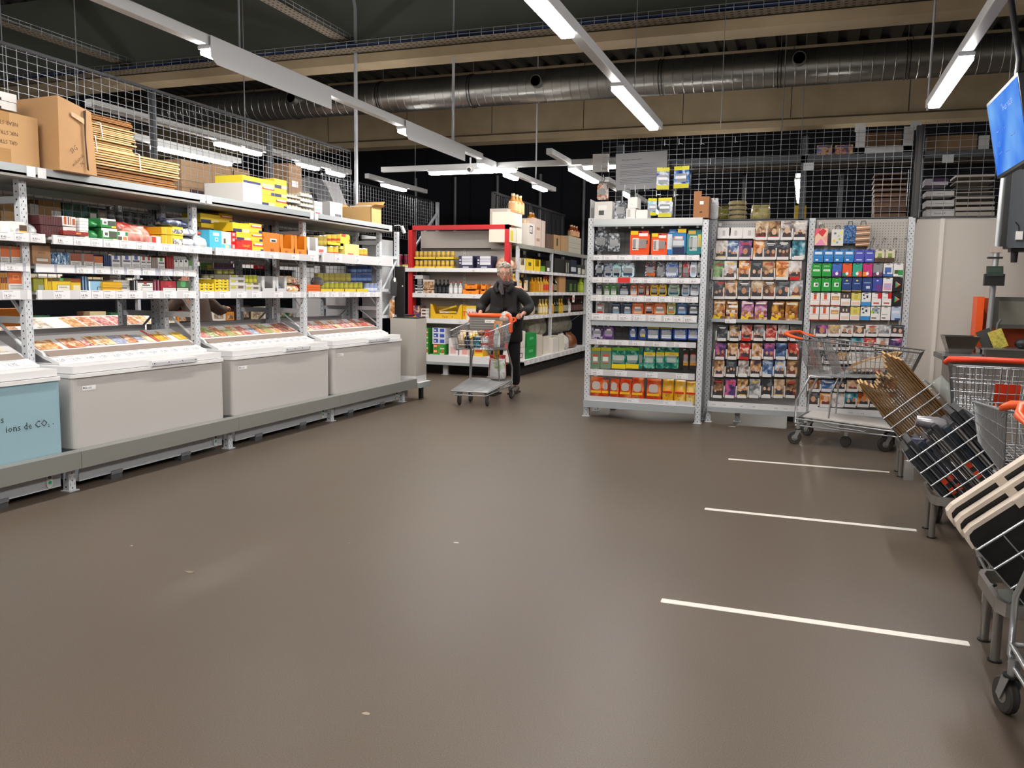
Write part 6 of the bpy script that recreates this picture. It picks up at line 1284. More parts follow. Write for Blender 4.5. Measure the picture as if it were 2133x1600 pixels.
# the man
man = thing('person', 'grey haired man in a black coat, scarf and glasses pushing a loaded trolley', 'person', (-3.68, 10.06, 0), math.pi + .07)
P = {'pel': ((0, 0, .93), (.15, .11)), 'bel': ((0, .02, 1.08), (.15, .11)), 'che': ((0, .05, 1.27), (.165, .115)), 'nec': ((0, .09, 1.43), (.062, .062)), 'hea': ((0, .12, 1.50), (.06, .065)), 'top': ((0, .13, 1.57), (.06, .07))}
E = [('pel', 'bel'), ('bel', 'che'), ('che', 'nec'), ('nec', 'hea'), ('hea', 'top')]
for k, s in (('l', -1), ('r', 1)):
    P[k + 'hip'] = ((.1 * s, 0, .86), .09); P[k + 'knee'] = ((.105 * s, .04 + .06 * s, .49), .062); P[k + 'ank'] = ((.1 * s, -.03 + .12 * s, .09), .042); P[k + 'toe'] = ((.115 * s, .13 + .12 * s, .035), .036)
    P[k + 'sh'] = ((.185 * s, .05, 1.385), .06); P[k + 'elb'] = ((.335 * s, .06, 1.15), .047); P[k + 'wrist'] = ((.285 * s, .245, 1.06), .03)
    E += [('pel', k + 'hip'), (k + 'hip', k + 'knee'), (k + 'knee', k + 'ank'), (k + 'ank', k + 'toe'), ('che', k + 'sh'), (k + 'sh', k + 'elb'), (k + 'elb', k + 'wrist')]
    hand_pts(P, E, P[k + 'wrist'][0], k, (-.15 * s, .9, .0), (0, .25, -1), (-s, .1, 0), 1.5, .95)
body = skin_body('body', P, E, SKIN, man, sub=1)
Rh = Matrix.Rotation(.27, 3, 'Z') @ Matrix.Rotation(-.07, 3, 'X') @ Matrix.Rotation(.05, 3, 'Y'); hc = Vector((-.01, .15, 1.572))
hm = head_mesh(None, hc, Rh, mat('#d4a08a', .5), HAIRG).mesh('head')
# the head joins the body's own mesh
bm_v = [v.co[:] for v in body.data.vertices]; nb0 = len(bm_v); fs_ = [tuple(p.vertices) for p in body.data.polygons]; mi_ = [0] * len(fs_)
fs_ += [tuple(i + nb0 for i in p.vertices) for p in hm.polygons]; mi_ += [p.material_index + 1 for p in hm.polygons]
me = bpy.data.meshes.new('body'); me.from_pydata(bm_v + [v.co[:] for v in hm.vertices], [], fs_); me.materials.append(SKIN)
for m in hm.materials: me.materials.append(m)
me.polygons.foreach_set('material_index', mi_); me.polygons.foreach_set('use_smooth', [True] * len(fs_)); body.data = me; bpy.data.meshes.remove(hm)
h = MB(); R5 = random.Random(5)
for i in range(260):
    a = R5.uniform(0, 2 * math.pi); t_ = R5.uniform(-.25, 1.45); x, y, z = math.cos(t_) * math.cos(a), math.cos(t_) * math.sin(a), math.sin(t_)
    if y > .25 and z < .62: continue
    if y > .0 and z < .1: continue
    k5 = R5.uniform(.97, 1.08); p = Rh @ Vector((x * .084 * k5, y * .105 * k5 - .004, z * .122 * k5 + .012)) + hc; s = R5.uniform(.012, .022); h.sphere(p, (s, s, s * .8), HAIRG, 6, 4)
h.sphere(Rh @ Vector((0, -.028, .03)) + hc, (.085, .088, .112), HAIRG, 14, 10); h.build('hair', man)
g = MB(); gm = mat('#3a2a26', .4)
for s in (-1, 1):
    g.tube([Rh @ Vector((s * .031 + .021 * math.cos(2 * math.pi * k / 12), .100, .008 + .016 * math.sin(2 * math.pi * k / 12))) + hc for k in range(12)], .0018, gm, 4, closed=True)
    g.tube([Rh @ Vector((s * .052, .098, .012)) + hc, Rh @ Vector((s * .078, .02, .012)) + hc], .002, gm, 4)
g.tube([Rh @ Vector((-.01, .102, .012)) + hc, Rh @ Vector((.01, .102, .012)) + hc], .0018, gm, 4); g.build('glasses', man)
J = {'bel': ((0, .03, 1.06), (.215, .165)), 'che': ((0, .04, 1.27), (.215, .16))}
J['pel'] = ((0, 0, .90), (.235, .18)); J['hem'] = ((0, -.0, .68), (.24, .19)); J['col'] = ((0, .08, 1.41), (.13, .11))
Ec = [('hem', 'pel'), ('pel', 'bel'), ('bel', 'che'), ('che', 'col')]
for k, s in (('l', -1), ('r', 1)):
    J[k + 'sh'] = ((.19 * s, .05, 1.345), .098); J[k + 'elb'] = (P[k + 'elb'][0], .076); J[k + 'cuff'] = (tuple(Vector(P[k + 'elb'][0]).lerp(Vector(P[k + 'wrist'][0]), .88)), .064); Ec += [('che', k + 'sh'), (k + 'sh', k + 'elb'), (k + 'elb', k + 'cuff')]
coat = skin_body('coat', J, Ec, mat('#0c0b0c', .75, bump=.25, scale=14, var=.25), man, root=2, sub=2)
b = MB(); b.tube([(.10, .13, 1.435), (.105, .185, 1.39), (.06, .215, 1.33)], [.03, .035, .025], mat('#0c0b0c', .75), 8); b.tube([(-.10, .13, 1.435), (-.105, .185, 1.39), (-.06, .215, 1.33)], [.03, .035, .025], mat('#0c0b0c', .75), 8); b.tube([(-.11, .02, 1.43), (0, -.02, 1.45), (.11, .02, 1.43)], .045, mat('#0c0b0c', .75), 8); b.tube([(.0, .24, 1.32), (.0, .2, 1.0), (0, .19, .75)], .006, mat('#2a2a2e', .4), 5); b.build('collar', man)
b = MB(); b.tube([(.085 * math.cos(a), .095 + .075 * math.sin(a), 1.455 + .015 * math.sin(2 * a)) for a in [2 * math.pi * k / 14 for k in range(14)]], .034, mat('#4a4648', .9, var=.3, scale=50), 8, closed=True); b.tube([(.03, .17, 1.45), (.02, .225, 1.38), (-.01, .235, 1.30)], [.03, .035, .02], mat('#4a4648', .9, var=.3, scale=50), 8); b.build('scarf', man)
J = {k: (P[k][0], P[k][1] * 1.15 + .012) for k in ('lhip', 'rhip', 'lknee', 'rknee', 'lank', 'rank')}; J['pel'] = ((0, 0, .9), (.16, .13))
skin_body('trousers', J, [('pel', 'lhip'), ('pel', 'rhip'), ('lhip', 'lknee'), ('rhip', 'rknee'), ('lknee', 'lank'), ('rknee', 'rank')], mat('#17171b', .85), man, root=6)
for k, s in (('l', -1), ('r', 1)):
    a, q = Vector(P[k + 'ank'][0]), Vector(P[k + 'toe'][0]); b = MB(); b.tube([a + Vector((0, -.05, -.045)), a + Vector((0, .0, -.03)), a.lerp(q, .5) + Vector((0, 0, -.005)), q + Vector((0, .03, .005)), q + Vector((0, .07, -.0))], [.03, .052, .048, .045, .02], mat('#4a3a30', .6), 8)
    b.box(a.x - .045, a.x + .05, a.y - .08, q.y + .09, .0, .022, mat('#2a2420', .7)); b.build('shoe', man)

# ================================================================== razor rack
RX0, RX1, RY = -2.214, -1.012, 8.635
rz_ = thing('shelving_rack', 'white perforated rack of hanging razor packs beside the movie panel', 'shelf rack', (-1.61, 8.8, 0)); ZO = rz_.location.copy()
def zpart(b, n, par=None): return b.xf(Matrix.Translation(-ZO)).build(n, par or rz_)
for X in (RX0, RX1):
    b = MB(); post_y(b, X, RY, 0, 2.14 if X < -2 else 2.11); post_y(b, X, 9.05, 0, 2.14, w=.05)
    for z in (.15, .7, 1.3, 1.9): b.box(X - .015, X + .015, RY + .05, 9.05, z, z + .04, POST)
    zpart(b, 'upright_frame')
b = MB(); b.box(RX1 + .032, RX1 + .036, RY + .06, 8.98, .15, 2.1, mat('#8f9298', .6)); b.box(RX0 - .04, RX0 - .036, RY + .1, 9.0, 2.1, 2.35, mat('#c4c6ca', .5)); zpart(b, 'side_panel')
b = MB(); b.box(RX0 + .03, RX1 - .03, 9.0, 9.02, .15, 2.06, mat('#85878b', .6))
z = .2
while z < 2.05: b.box(RX0 + .03, RX1 - .03, 8.994, 9.0, z, z + .004, mat('#6e7074', .6)); z += .055
x = RX0 + .05
while x < RX1 - .03: b.box(x, x + .004, 8.992, 9.0, .18, 2.05, mat('#777a7f', .6)); x += .08
zpart(b, 'back_grid')
b = MB(); b.box(RX0 + .03, RX1 - .03, RY + .0, 9.0, 2.06, 2.13, SHELFG); b.box(RX0 + .032, RX1 - .03, RY - .012, RY, 2.055, 2.13, mat('#c4c8c8', .5)); b.box(RX0 + .032, RX1 - .03, RY - .014, RY - .012, 2.05, 2.07, SHELFG); zpart(b, 'top_shelf')
def zstrip(zt, zb, pr, Y=RY - .018, deep=.06, x0=RX0 + .02, x1=RX1 - .045, own=None):
    b = MB(); b.box(x0, x1, Y, Y + .012, zb, zt, mat('#d0cfd2', .45)); b.box(x0 + .02, x1 - .02, Y + .012, Y + deep, zb, zb + .012, WHITE); sh = zpart(b, 'price_rail')
    for i, (a, c, *r) in enumerate(pr):
        xa = onY(a, 600, Y).x; xb = onY(c, 600, Y).x; red = bool(r)
        price_label(sh, Vector((xa, Y - .001, zb + .004)) - ZO, (1, 0, 0), (0, 0, 1), (0, -1, 0), xb - xa, (zt - zb) * .88, '' if red else '%d.95' % ((5, 15, 19, 35, 24, 9, 7)[(i * 3 + int(zt * 10)) % 7]), mat('#d8342c', .6) if red else LABELW)
S8 = lambda L: [(1220 + a / 5, 1220 + b_ / 5) + tuple(r) for a, b_, *r in L]
S4 = lambda L: [(1220 + a / 4.848, 1220 + b_ / 4.848) + tuple(r) for a, b_, *r in L]
zstrip(1.752, 1.696, S8(((75, 165), (180, 320), (335, 475), (500, 630), (685, 820), (855, 1020), (1045, 1165))))
zstrip(1.517, 1.456, S8(((70, 165), (180, 315), (330, 460, 1), (475, 585), (590, 705), (715, 825), (830, 955), (960, 1075), (1080, 1190))))
zstrip(1.327, 1.26, S4(((60, 165), (195, 325), (335, 455), (460, 590), (600, 730), (745, 875), (885, 1010), (1020, 1140))))
zstrip(1.131, 1.055, S4(((70, 190), (195, 325), (345, 470), (490, 615), (645, 775), (800, 895), (900, 995), (1000, 1130))))
zstrip(.85, .793, S4(((130, 250), (320, 450), (490, 615), (700, 835), (915, 1040)))); zstrip(.525, .457, S4(((80, 200), (325, 445), (635, 760), (945, 1070))))
b = MB(); b.box(RX0 + .035, RX1 - .035, RY - .01, RY + .03, 1.0, 1.05, SHELFG); b.box(RX0 + .035, RX1 - .035, RY + .02, 9.0, 1.03, 1.05, SHELFG); zpart(b, 'cross_beam')
b = MB(); b.box(RX0 + .03, RX1 - .03, RY - .04, 9.0, .14, .185, WHITE); b.box(RX0 - .02, RX1 - .03, RY - .055, RY - .04, .108, .182, SHELFG); zpart(b, 'base_shelf')
zstrip(.232, .184, S4(((450, 575), (830, 955))), Y=RY - .03, x0=RX0 + .01, x1=RX1 - .05)
def hookset(xs, z, Y0=8.70, zt=None):
    b = MB()
    for x in xs:
        X = onY(x, 600, RY).x; b.tube([(X, 8.99, z + .01), (X, Y0, z), (X, Y0 - .02, z + .012)], .003, STEEL, 5); b.box(X - .012, X + .012, Y0 - .024, Y0 - .022, z - .005, z + .03, mat('#d8dcdc', .3))
    zpart(b, 'hook_row')
def blister_mesh(w, h, d, base, patches=(), head=None, r=.02, texts=()):
    """hanging pack: rounded bulging body, flat header with a slot"""
    b = MB(); m = base if not isinstance(base, str) else mat(base, .3); hm = mat(head, .4) if head else m; r = min(r, w * .3, h * .3)
    b.rbox(-w / 2, w / 2, 0, d, -h * .86, -h * .02, m, r, 3, axis='y') if False else b.rbox(-w / 2, w / 2, .0, d, -h, -h * .12, m, r, 3, axis='y')
    b.box(-w * .44, w * .44, d * .45, d * .55, -h * .2, 0, hm); b.box(-w * .08, w * .08, d * .44, d * .45, -h * .07, -h * .03, HOLE)
    b.rbox(-w * .36, w * .36, -d * .25, 0, -h * .72, -h * .34, mat('#d8dadc', .1, alpha=.35), r * .6, 3, axis='y')
    for i, (u0, u1, v0, v1, c) in enumerate(patches):
        mm = c if not isinstance(c, str) else mat(c, .35); y = -.001 * (1 + .3 * i) - (d * .255 if v0 > .3 and v1 < .7 and u0 > .13 and u1 < .87 else 0)
        b.quad((-w / 2 + w * u0, y, -h + h * v0), (-w / 2 + w * u1, y, -h + h * v0), (-w / 2 + w * u1, y, -h + h * v1), (-w / 2 + w * u0, y, -h + h * v1), mm)
    for (t, c, s, u, v) in texts: b.text(t, mat(c, .6), h * s, (-w / 2 + w * u, -.004, -h + h * v), (1, 0, 0), (0, 0, 1), 'CENTER')
    return b
def zp(x0, x1, yt, yb, desc, base, patches=(), row='', Y=8.675, d=.05, name='razor_pack', kind='bl', head=None, rz=0, texts=(), cat='pack', group=None, z0=None):
    a, c, z1 = yspan(x0, x1, yt, Y); zb = yspan(x0, x1, yb, Y)[2] if z0 is None else z0; w = c - a - .003; h = z1 - zb
    if kind == 'bl': me = blister_mesh(w, h, d, base, patches, head, texts=texts); z = z1
    elif kind == 'bag': me = bag_mesh(w, d * 1.3, h, base, seed=int(x0 * 7)); z = zb
    else: me = pack_mesh(w, d, h, base, patches, texts); z = zb
    return yput(me, name, desc, cat, row, group or 'packs on the razor rack', (a + c) / 2, Y, z, 'aisle side', rz=rz)
GB = cover('#1f2226', '#4a4e54', '#b8bcc2', 30, .15); ORP = '#e8501c'
rowl = lambda n: 'row %s, razor rack' % n
W2P = [(.12, .45, .2, .7, '#e8e2da'), (.14, .3, .25, .65, '#4a4a4a'), (.5, .9, .45, .6, '#1a1a1e'), (.45, .9, .78, .9, '#f4f0ec'), (.02, .4, .84, 1, '#f2c81a')]
zp(1240, 1266, 480, 523, 'dark shaver in a clear blister', GB, row=rowl('one')); zp(1267, 1292, 486, 524, 'second dark shaver blister, tilted', GB, row=rowl('one'), rz=.25)
for (a, c, t, b_) in ((1313, 1354, 481, 531), (1357, 1392, 486, 531)): zp(a, c, t, b_, 'big orange razor card with a yellow tag', ORP, W2P, rowl('one'), texts=(('Gillette', '#f6efe8', .09, .68, .8),))
zp(1391, 1430, 477, 530, 'big blue razor card with a yellow corner', '#2a78b8', [(.0, .25, .2, .8, '#c8d4dc'), (.3, .95, .0, .3, '#14244a'), (.3, .9, .35, .55, '#d8e0e6'), (.35, .85, .58, .72, '#e8762a'), (.42, .8, .6, .7, '#dfe6ea'), (.55, 1, .85, 1, '#f2c81a')], rowl('one'), texts=(('Gillette', '#f0f4f8', .07, .25, .86),)); zp(1431, 1463, 478, 530, 'big teal razor card with a yellow band', '#1a7a80', [(.2, .7, .15, .75, '#b8c4c0'), (.25, .4, .2, .7, '#4a5a5a'), (.75, .95, .3, .8, '#d8b81e'), (.1, .6, .82, .95, '#c8a83a')], rowl('one'))
R2 = ((1240, 1258, '#1a1e26', '#3a4a5a'), (1259, 1276, '#22304a', '#8a9ab0'), (1276, 1294, '#1c2834', '#9ad0d8'), (1295, 1322, '#2a4a64', '#c8e0ea'), (1344, 1366, '#c8642a', '#22284a'), (1368, 1386, '#8a8c90', '#3a3a40'), (1387, 1413, '#d8e0ea', '#3a64b0'), (1414, 1421, '#4a4c52', '#9a9ca0'), (1422, 1437, '#6a6c72', '#c02a2a'), (1438, 1452, '#b8d0e4', '#e8eef4'), (1453, 1460, '#2a2c30', '#c8c8c0'))
N2 = ('black', 'navy', 'dark teal', 'light blue', 'orange and navy', 'grey', 'white and blue', 'slim grey', 'red and grey', 'pale blue', 'slim black')
for (a, c, b1, b2), nm in zip(R2, N2): zp(a, c, 548 if a < 1340 else 546, 577, '%s razor blister' % nm, cover(b1, b2, '#d0d4d8', 30, .2), [(.15, .85, .1, .3, b1), (.3, .7, .65, .8, b2)], rowl('two'))
R3 = ((1241, 1255, '#4a4c50', '#c8c8c4', 'grey'), (1258, 1271, '#3a8a2a', '#e8ece4', 'green and white'), (1272, 1285, '#4aa03a', '#e8ece4', 'green and white'), (1290, 1311, '#26344a', '#c8ced4', 'navy and silver'), (1313, 1328, '#d8702a', '#e8e4e0', 'orange'), (1329, 1344, '#c8602a', '#3a2a4a', 'orange'), (1346, 1353, '#b8502a', '#e8c0a0', 'slim orange'), (1355, 1372, '#e8b81a', '#3a2a14', 'yellow'), (1372, 1389, '#f0c01e', '#2a2018', 'yellow'), (1392, 1416, '#a8c8a8', '#2a5a6a', 'pale green'), (1420, 1437, '#c8d0d8', '#5a7a9a', 'white and blue'), (1438, 1457, '#a8b4c8', '#f0f0f4', 'grey blue'))
for a, c, b1, b2, nm in R3: zp(a, c, 593, 616, '%s razor pack' % nm, b1, [(.1, .9, .1, .42, b2), (.2, .8, .55, .72, '#2a2c30'), (.3, .7, .75, .84, '#e8e8e8')], rowl('three'), name='razor_pack')
R4 = ((1241, 1259, '#b0aca8', '#c8342a', 'grey and red'), (1274, 1293, '#1a3048', '#8ab0c8', 'navy'), (1298, 1317, '#1c344e', '#9ab8d0', 'navy'), (1317, 1341, '#e0641e', '#f0c8a0', 'orange'), (1343, 1362, '#e06a24', '#2a2a44', 'orange'), (1362, 1388, '#e47028', '#e8d8c8', 'orange'), (1389, 1408, '#b8c88a', '#e08a2a', 'pale green'), (1410, 1432, '#2a5a9a', '#9ac0e0', 'blue'), (1434, 1457, '#1a2a3e', '#d8e4ee', 'black and white'))
for a, c, b1, b2, nm in R4: zp(a, c, 631, 655, '%s razor pack' % nm, b1, [(.15, .85, .08, .3, b2), (.25, .75, .5, .66, '#e0e2e4'), (.1, .9, .8, .86, b2)], rowl('four'))
R5_ = ((1233, 1256, '#4a3a5a', '#d0c8e0', 'purple'), (1257, 1280, '#4e3c62', '#9a5ab8', 'purple'), (1311, 1327, '#1a3a8a', '#d8e4f0', 'slim blue'), (1331, 1348, '#1a4090', '#e8d020', 'slim blue and yellow'), (1348, 1374, '#2a4a8a', '#e8ecf0', 'yellow topped blue'), (1376, 1401, '#2a4a90', '#e8ecf0', 'yellow topped blue'), (1403, 1432, '#1e4ab0', '#d8e0f0', 'yellow topped bright blue'), (1433, 1456, '#2050b8', '#d8e0f0', 'yellow topped bright blue'))
for a, c, b1, b2, nm in R5_: zp(a, c, 678, 708, '%s razor pack' % nm, cover(b1, b1, b2, 18, .25) if a < 1290 else b1, ([(.1, .9, .1, .35, b2), (.0, 1, .78, 1, '#e8d81e'), (.1, .9, .42, .7, cover(b1, '#c8d0e0', '#1a2030', 40))] if a > 1340 else [(.2, .8, .2, .4, b2), (.3, .7, .6, .75, '#e8e8ec')]), rowl('five'))
TE = cover('#0a5a50', '#0f7a6a', '#7ac0a8', 18, .25)
for (a, c, nm, m, p) in ((1232, 1251, 'green and red', '#6a8a6a', 0), (1251, 1274, 'green and red', '#7a947a', 0), (1275, 1304, 'teal and yellow', TE, 1), (1304, 1332, 'teal and yellow', TE, 1), (1331, 1340, 'slim teal', TE, 3), (1341, 1366, 'teal 10+10', TE, 2), (1367, 1385, 'teal 10+10', TE, 2), (1385, 1415, 'teal 10+10', TE, 2), (1423, 1436, 'black and gold', '#2a261e', 4), (1437, 1453, 'black and gold', '#2c2820', 4)):
    pt = ([(.2, .8, .25, .32, '#d8402a'), (.2, .8, .6, .68, '#d8402a'), (.25, .75, .35, .56, '#d8e0d0'), (0, 1, .85, 1, '#c8c82a')], [(0, 1, 0, .22, '#e8d01e'), (.1, .9, .4, .62, '#c8d8d0'), (.0, 1, .86, 1, '#7ab82a')], [(.02, .98, .6, .78, '#f0d020'), (.2, .8, .3, .5, '#9ac8b8')], [], [(.1, .9, .15, .35, '#c88a2a'), (.2, .8, .5, .7, '#b83a3a')])[p]
    zp(a, c, 724, 768, '%s razor bag' % nm, m, pt, rowl('six'), texts=(('10+10', '#1a1a14', .10, .5, .65),) if p == 2 else (), name='razor_bag')
OB = cover('#d8401a', '#e8581e', '#f09a5a', 10, .25); YB_ = cover('#e8a81e', '#f0b82a', '#f6dc8a', 10, .25)
for (a, c, yt, yb, rr) in ((1229, 1256, 786, 826, .0), (1253, 1269, 792, 827, .2), (1270, 1290, 790, 829, 0), (1290, 1316, 790, 830, 0), (1315, 1342, 788, 831, 0), (1346, 1378, 790, 833, 0)):
    o = zp(a, c, yt, yb, 'orange bag of disposable razors', OB, row='foot of razor rack', kind='bag', name='razor_bag', z0=.188, d=.07, rz=rr, Y=8.66)
    w = onY(c, 800, 8.66).x - onY(a, 800, 8.66).x; b = MB()
    b.rbox(-w * .3, w * .3, -.012, -.01, .11, .2, mat('#c8bcb4', .3), .03, 4, axis='y'); b.box(-w * .4, w * .4, -.012, -.01, .075, .10, mat('#f0b81e', .4)); b.text('BIC', mat('#1a1a1e', .6), .03, (0, -.0135, .035), (1, 0, 0), (0, 0, 1), 'CENTER'); b.text('3', mat('#1a1a1e', .6), .03, (w * .2, -.0135, .01), (1, 0, 0), (0, 0, 1), 'CENTER'); b.build('print', o)
for (a, c, yt) in ((1379, 1404, 791), (1404, 1429, 793), (1429, 1451, 795)):
    o = zp(a, c, yt, 833, 'yellow bag of disposable razors', YB_, row='foot of razor rack', kind='bag', name='razor_bag', z0=.188, d=.07, Y=8.66); w = .12; b = MB()
    b.box(-w * .4, w * .4, -.012, -.01, .115, .135, mat('#d0301e', .4)); b.text('BIC', mat('#1a1a1e', .6), .028, (0, -.0135, .08), (1, 0, 0), (0, 0, 1), 'CENTER'); b.text('1', mat('#1a1a1e', .6), .035, (0, -.0135, .035), (1, 0, 0), (0, 0, 1), 'CENTER'); b.build('print', o)
for z, xs in ((2.03, (1253, 1279, 1306, 1333, 1374, 1410, 1447)), (1.69, (1249, 1267, 1285, 1308, 1336, 1355, 1377, 1400, 1417, 1429, 1445, 1456)), (1.44, (1248, 1264, 1278, 1300, 1320, 1336, 1363, 1380, 1404, 1428, 1447)), (1.245, (1250, 1267, 1283, 1307, 1329, 1352, 1375, 1398, 1421, 1445)), (.985, (1244, 1268, 1296, 1319, 1339, 1361, 1388, 1417, 1444)), (.74, (1241, 1262, 1290, 1318, 1353, 1376, 1400, 1430, 1445))): hookset(xs, z + .006)
# ------------------------------------------------------------------ things on top of the razor rack and on the mesh above it
mesh_fence('mesh_fence', 'wire mesh over the razor rack with a grey notice', 'y', 8.96, -2.19, .90, 2.135, 3.01, pu=.081, pz=.053, rail=False)
mesh_fence('mesh_fence', 'wire mesh panel beside the hanging screen', 'y', 8.96, .985, 2.6, 2.125, 3.04, pu=.105, pz=.066, rail=False)
b = MB(); b.box(.915, .975, 8.93, 8.99, 2.1, 3.0, mat('#1c1b1c', .5)); b.box(.93, .96, 8.9, 8.93, 2.12, 2.98, mat('#2c2a2b', .5)); tag(b.build('dark_post'), 'dark upright post between the two mesh panels', 'post')
def yrect(x0, x1, y0, y1, Y): a = onY(x0, (y0 + y1) / 2, Y); c = onY(x1, (y0 + y1) / 2, Y); t = onY((x0 + x1) / 2, y0, Y); u = onY((x0 + x1) / 2, y1, Y); return a.x, c.x, u.z, t.z
x0, x1, z0, z1 = yrect(1284, 1391, 317, 394, 8.93); w, h = x1 - x0, z1 - z0
b = pack_mesh(w, .004, h, '#8e8f92', (), (('Avis aux commerçants.', '#2a2a2e', .062, .32, .80),), .7); R6 = random.Random(4)
for k in range(13):
    v = .68 - .043 * k
    if k in (3, 8): continue
    b.quad((-w * .42, -.0015, h * v), (-w * .42 + w * R6.uniform(.45, .8), -.0015, h * v), (-w * .42 + w * .8, -.0015, h * (v + .012)), (-w * .42, -.0015, h * (v + .012)), mat('#5f6064', .8))
o = b.build('notice_board', loc=((x0 + x1) / 2, 8.93, z0), rz=.0); o.rotation_euler = (0, -.03, 0); tag(o, 'grey notice with black heading hung on the wire mesh', 'notice')
def meshpack(x0, x1, y0, y1, Y, label, m, patches=(), rz=0):
    a, c, zb, zt = yrect(x0, x1, y0, y1, Y); b = blister_mesh(c - a, zt - zb, .07, m, patches); o = b.build('razor_bag', loc=((a + c) / 2, Y, zt), rz=rz); tag(o, label, 'bag', 'razor bags on the mesh')
    g = MB(); g.tube([(0, 8.955 - Y, -.01), (0, .02, -.015), (0, -.01, .0)], .004, STEEL, 5); g.build('hook', o)
BW = cover('#1a3a8a', '#5a8ac8', '#e8eef4', 14, .2); yp = [(0, 1, 0, .2, '#c8c01e'), (0, 1, .82, 1, '#d8d020'), (.15, .85, .42, .55, '#e0e4ea')]
meshpack(1368, 1394, 349, 395, 8.86, 'white and blue razor bag hanging highest on the mesh', cover('#8ab0d8', '#e8ecf0', '#2a4a9a', 14, .2), yp, .2); meshpack(1403, 1436, 346, 392, 8.84, 'deep blue razor bag hanging highest on the mesh', BW, yp, -.2); meshpack(1350, 1368, 413, 449, 8.86, 'narrow pale razor bag hanging just over the rack', cover('#8ac0e0', '#d8e4ec', '#2a6a9a', 14, .2), yp, .3); meshpack(1371, 1399, 412, 452, 8.84, 'white and blue razor bag hanging just over the rack', cover('#5a8ac8', '#e8ecf0', '#1a2a5a', 14, .2), yp)
meshpack(1244, 1264, 381, 416, 8.80, 'clear blister with an orange shaver at the mesh corner', cover('#b86a4a', '#c8bcb4', '#4a4a50', 16, .2))
b = MB()
for i, (px, py) in enumerate(((1393, 302), (1422, 300), (1467, 300), (1536, 296), (1486, 340), (1268, 373), (1312, 393), (1333, 394), (1352, 394), (1264, 352), (1376, 405), (1412, 406))):
    p = onY(px, py, 8.955); b.tube([(p.x, 8.955, p.z), (p.x + .0, 8.72, p.z - .03), (p.x, 8.70, p.z - .01)], .003, STEEL, 5); b.bar((p.x, 8.70, p.z - .05), (p.x, 8.70, p.z + .01), .012, .004, mat('#c8ccd0', .4))
hk = b.xf(Matrix.Translation((0, -8.955, -2.5))).build('hook_row', loc=(0, 8.955, 2.5)); tag(hk, 'empty steel hooks sticking out of the wire mesh over the razors', 'hooks')
ZT = 2.131
def ztop(x0, x1, yt, desc, base, patches=(), z0=ZT, d=.2, Y=8.70, kind='pack', name='box', rz=0):
    a, c, z1 = yspan(x0, x1, yt, Y); me = pack_mesh(c - a, d, z1 - z0, base, patches, (), .6) if kind == 'pack' else blister_mesh(c - a, z1 - z0, .06, base)
    return yput(me, name, desc, 'box', 'razor rack top', 'boxes on the razor rack top', (a + c) / 2, Y, z0 if kind == 'pack' else z1, 'aisle side', rz=rz)
ztop(1239, 1275, 420, 'white box with a barcode', '#d8d4d0', [(.25, .55, .25, .5, '#4a4a4e'), (.2, .7, .55, .8, '#e8e6e4')]); ztop(1281, 1305, 418, 'clear blister of a grey shaver', GB, kind='bl', name='razor_pack'); ztop(1303, 1324, 434, 'white box half open', '#e0dcd8', [(.2, .5, .2, .9, '#b8b4b0')]); ztop(1308, 1328, 411, 'small white box on another', '#e6e2de', [(.45, .5, .3, .35, '#4a4a4a')], z0=yspan(1303, 1324, 433, 8.7)[2], Y=8.72); ztop(1325, 1349, 437, 'low white box beside the two stacked', '#e4e0dc')
a, c, z1 = yspan(1446, 1478, 398, 8.68); w, h = c - a, z1 - ZT; b = MB(); m = mat('#9a6a44', .8); b.box(-w / 2, w / 2, 0, .2, 0, h * .8, m); b.box(-w / 2, 0, 0, .006, h * .8, h, m); b.quad((-w * .1, -.001, h * .5), (w * .15, -.001, h * .5), (w * .15, -.001, h * .62), (-w * .1, -.001, h * .62), PAPER); b.quad((-w * .12, -.001, h * .2), (w * .1, -.001, h * .2), (w * .05, -.001, h * .24), (-w * .06, -.001, h * .24), HOLE)
yput(b, 'carton', 'brown cut carton at the end', 'carton', 'razor rack top', None, (a + c) / 2, 8.68, ZT); ztop(1480, 1497, 412, 'clear plastic blister behind the brown carton', mat('#c8ccd0', .15, alpha=.5), kind='bl', name='razor_pack', Y=8.8)

# ================================================================== movie panel, gift cards and music discs
DY = 8.86; PGB = mat('#a7a4a2', .55)
dv = thing('pegboard_display', 'grey pegboard panels of movies, gift cards and music discs', 'display panel', (0, 9.0, 0)); DO = dv.location.copy()
def dpart(b, n, par=None): return b.xf(Matrix.Translation(-DO)).build(n, par or dv)
for (x0, x1) in ((-.935, -.025), (.055, .905)):
    b = MB(); b.box(x0, x1, 8.98, 9.0, .16, 2.12, PGB if x0 < 0 else mat('#b7b2ac', .55)); z = 1.66 if x0 > 0 else 1.9
    while z < 2.1:
        x = x0 + .02
        while x < x1: b.add([(x, 8.979, z), (x + .006, 8.979, z), (x + .006, 8.979, z + .006), (x, 8.979, z + .006)], [(0, 1, 2, 3)], HOLE); x += .026
        z += .026
    b.box(x0 + .02, x0 + .05, 8.978, 8.98, 2.07, 2.10, PAPER); dpart(b, 'pegboard')
for X in (-.955, .015, .925):
    b = MB(); post_y(b, X, 8.90, 0 if X < .5 else .1, 2.13, w=.058); dpart(b, 'upright_post')
b = MB(); b.box(-.9, .9, 8.79, 8.98, .165, .19, WHITE); b.box(-.93, .93, 8.775, 8.79, .17, .228, WHITE); b.box(-.93, .93, 8.77, 8.80, .118, .17, SHELFG); lg = dpart(b, 'base_ledge')
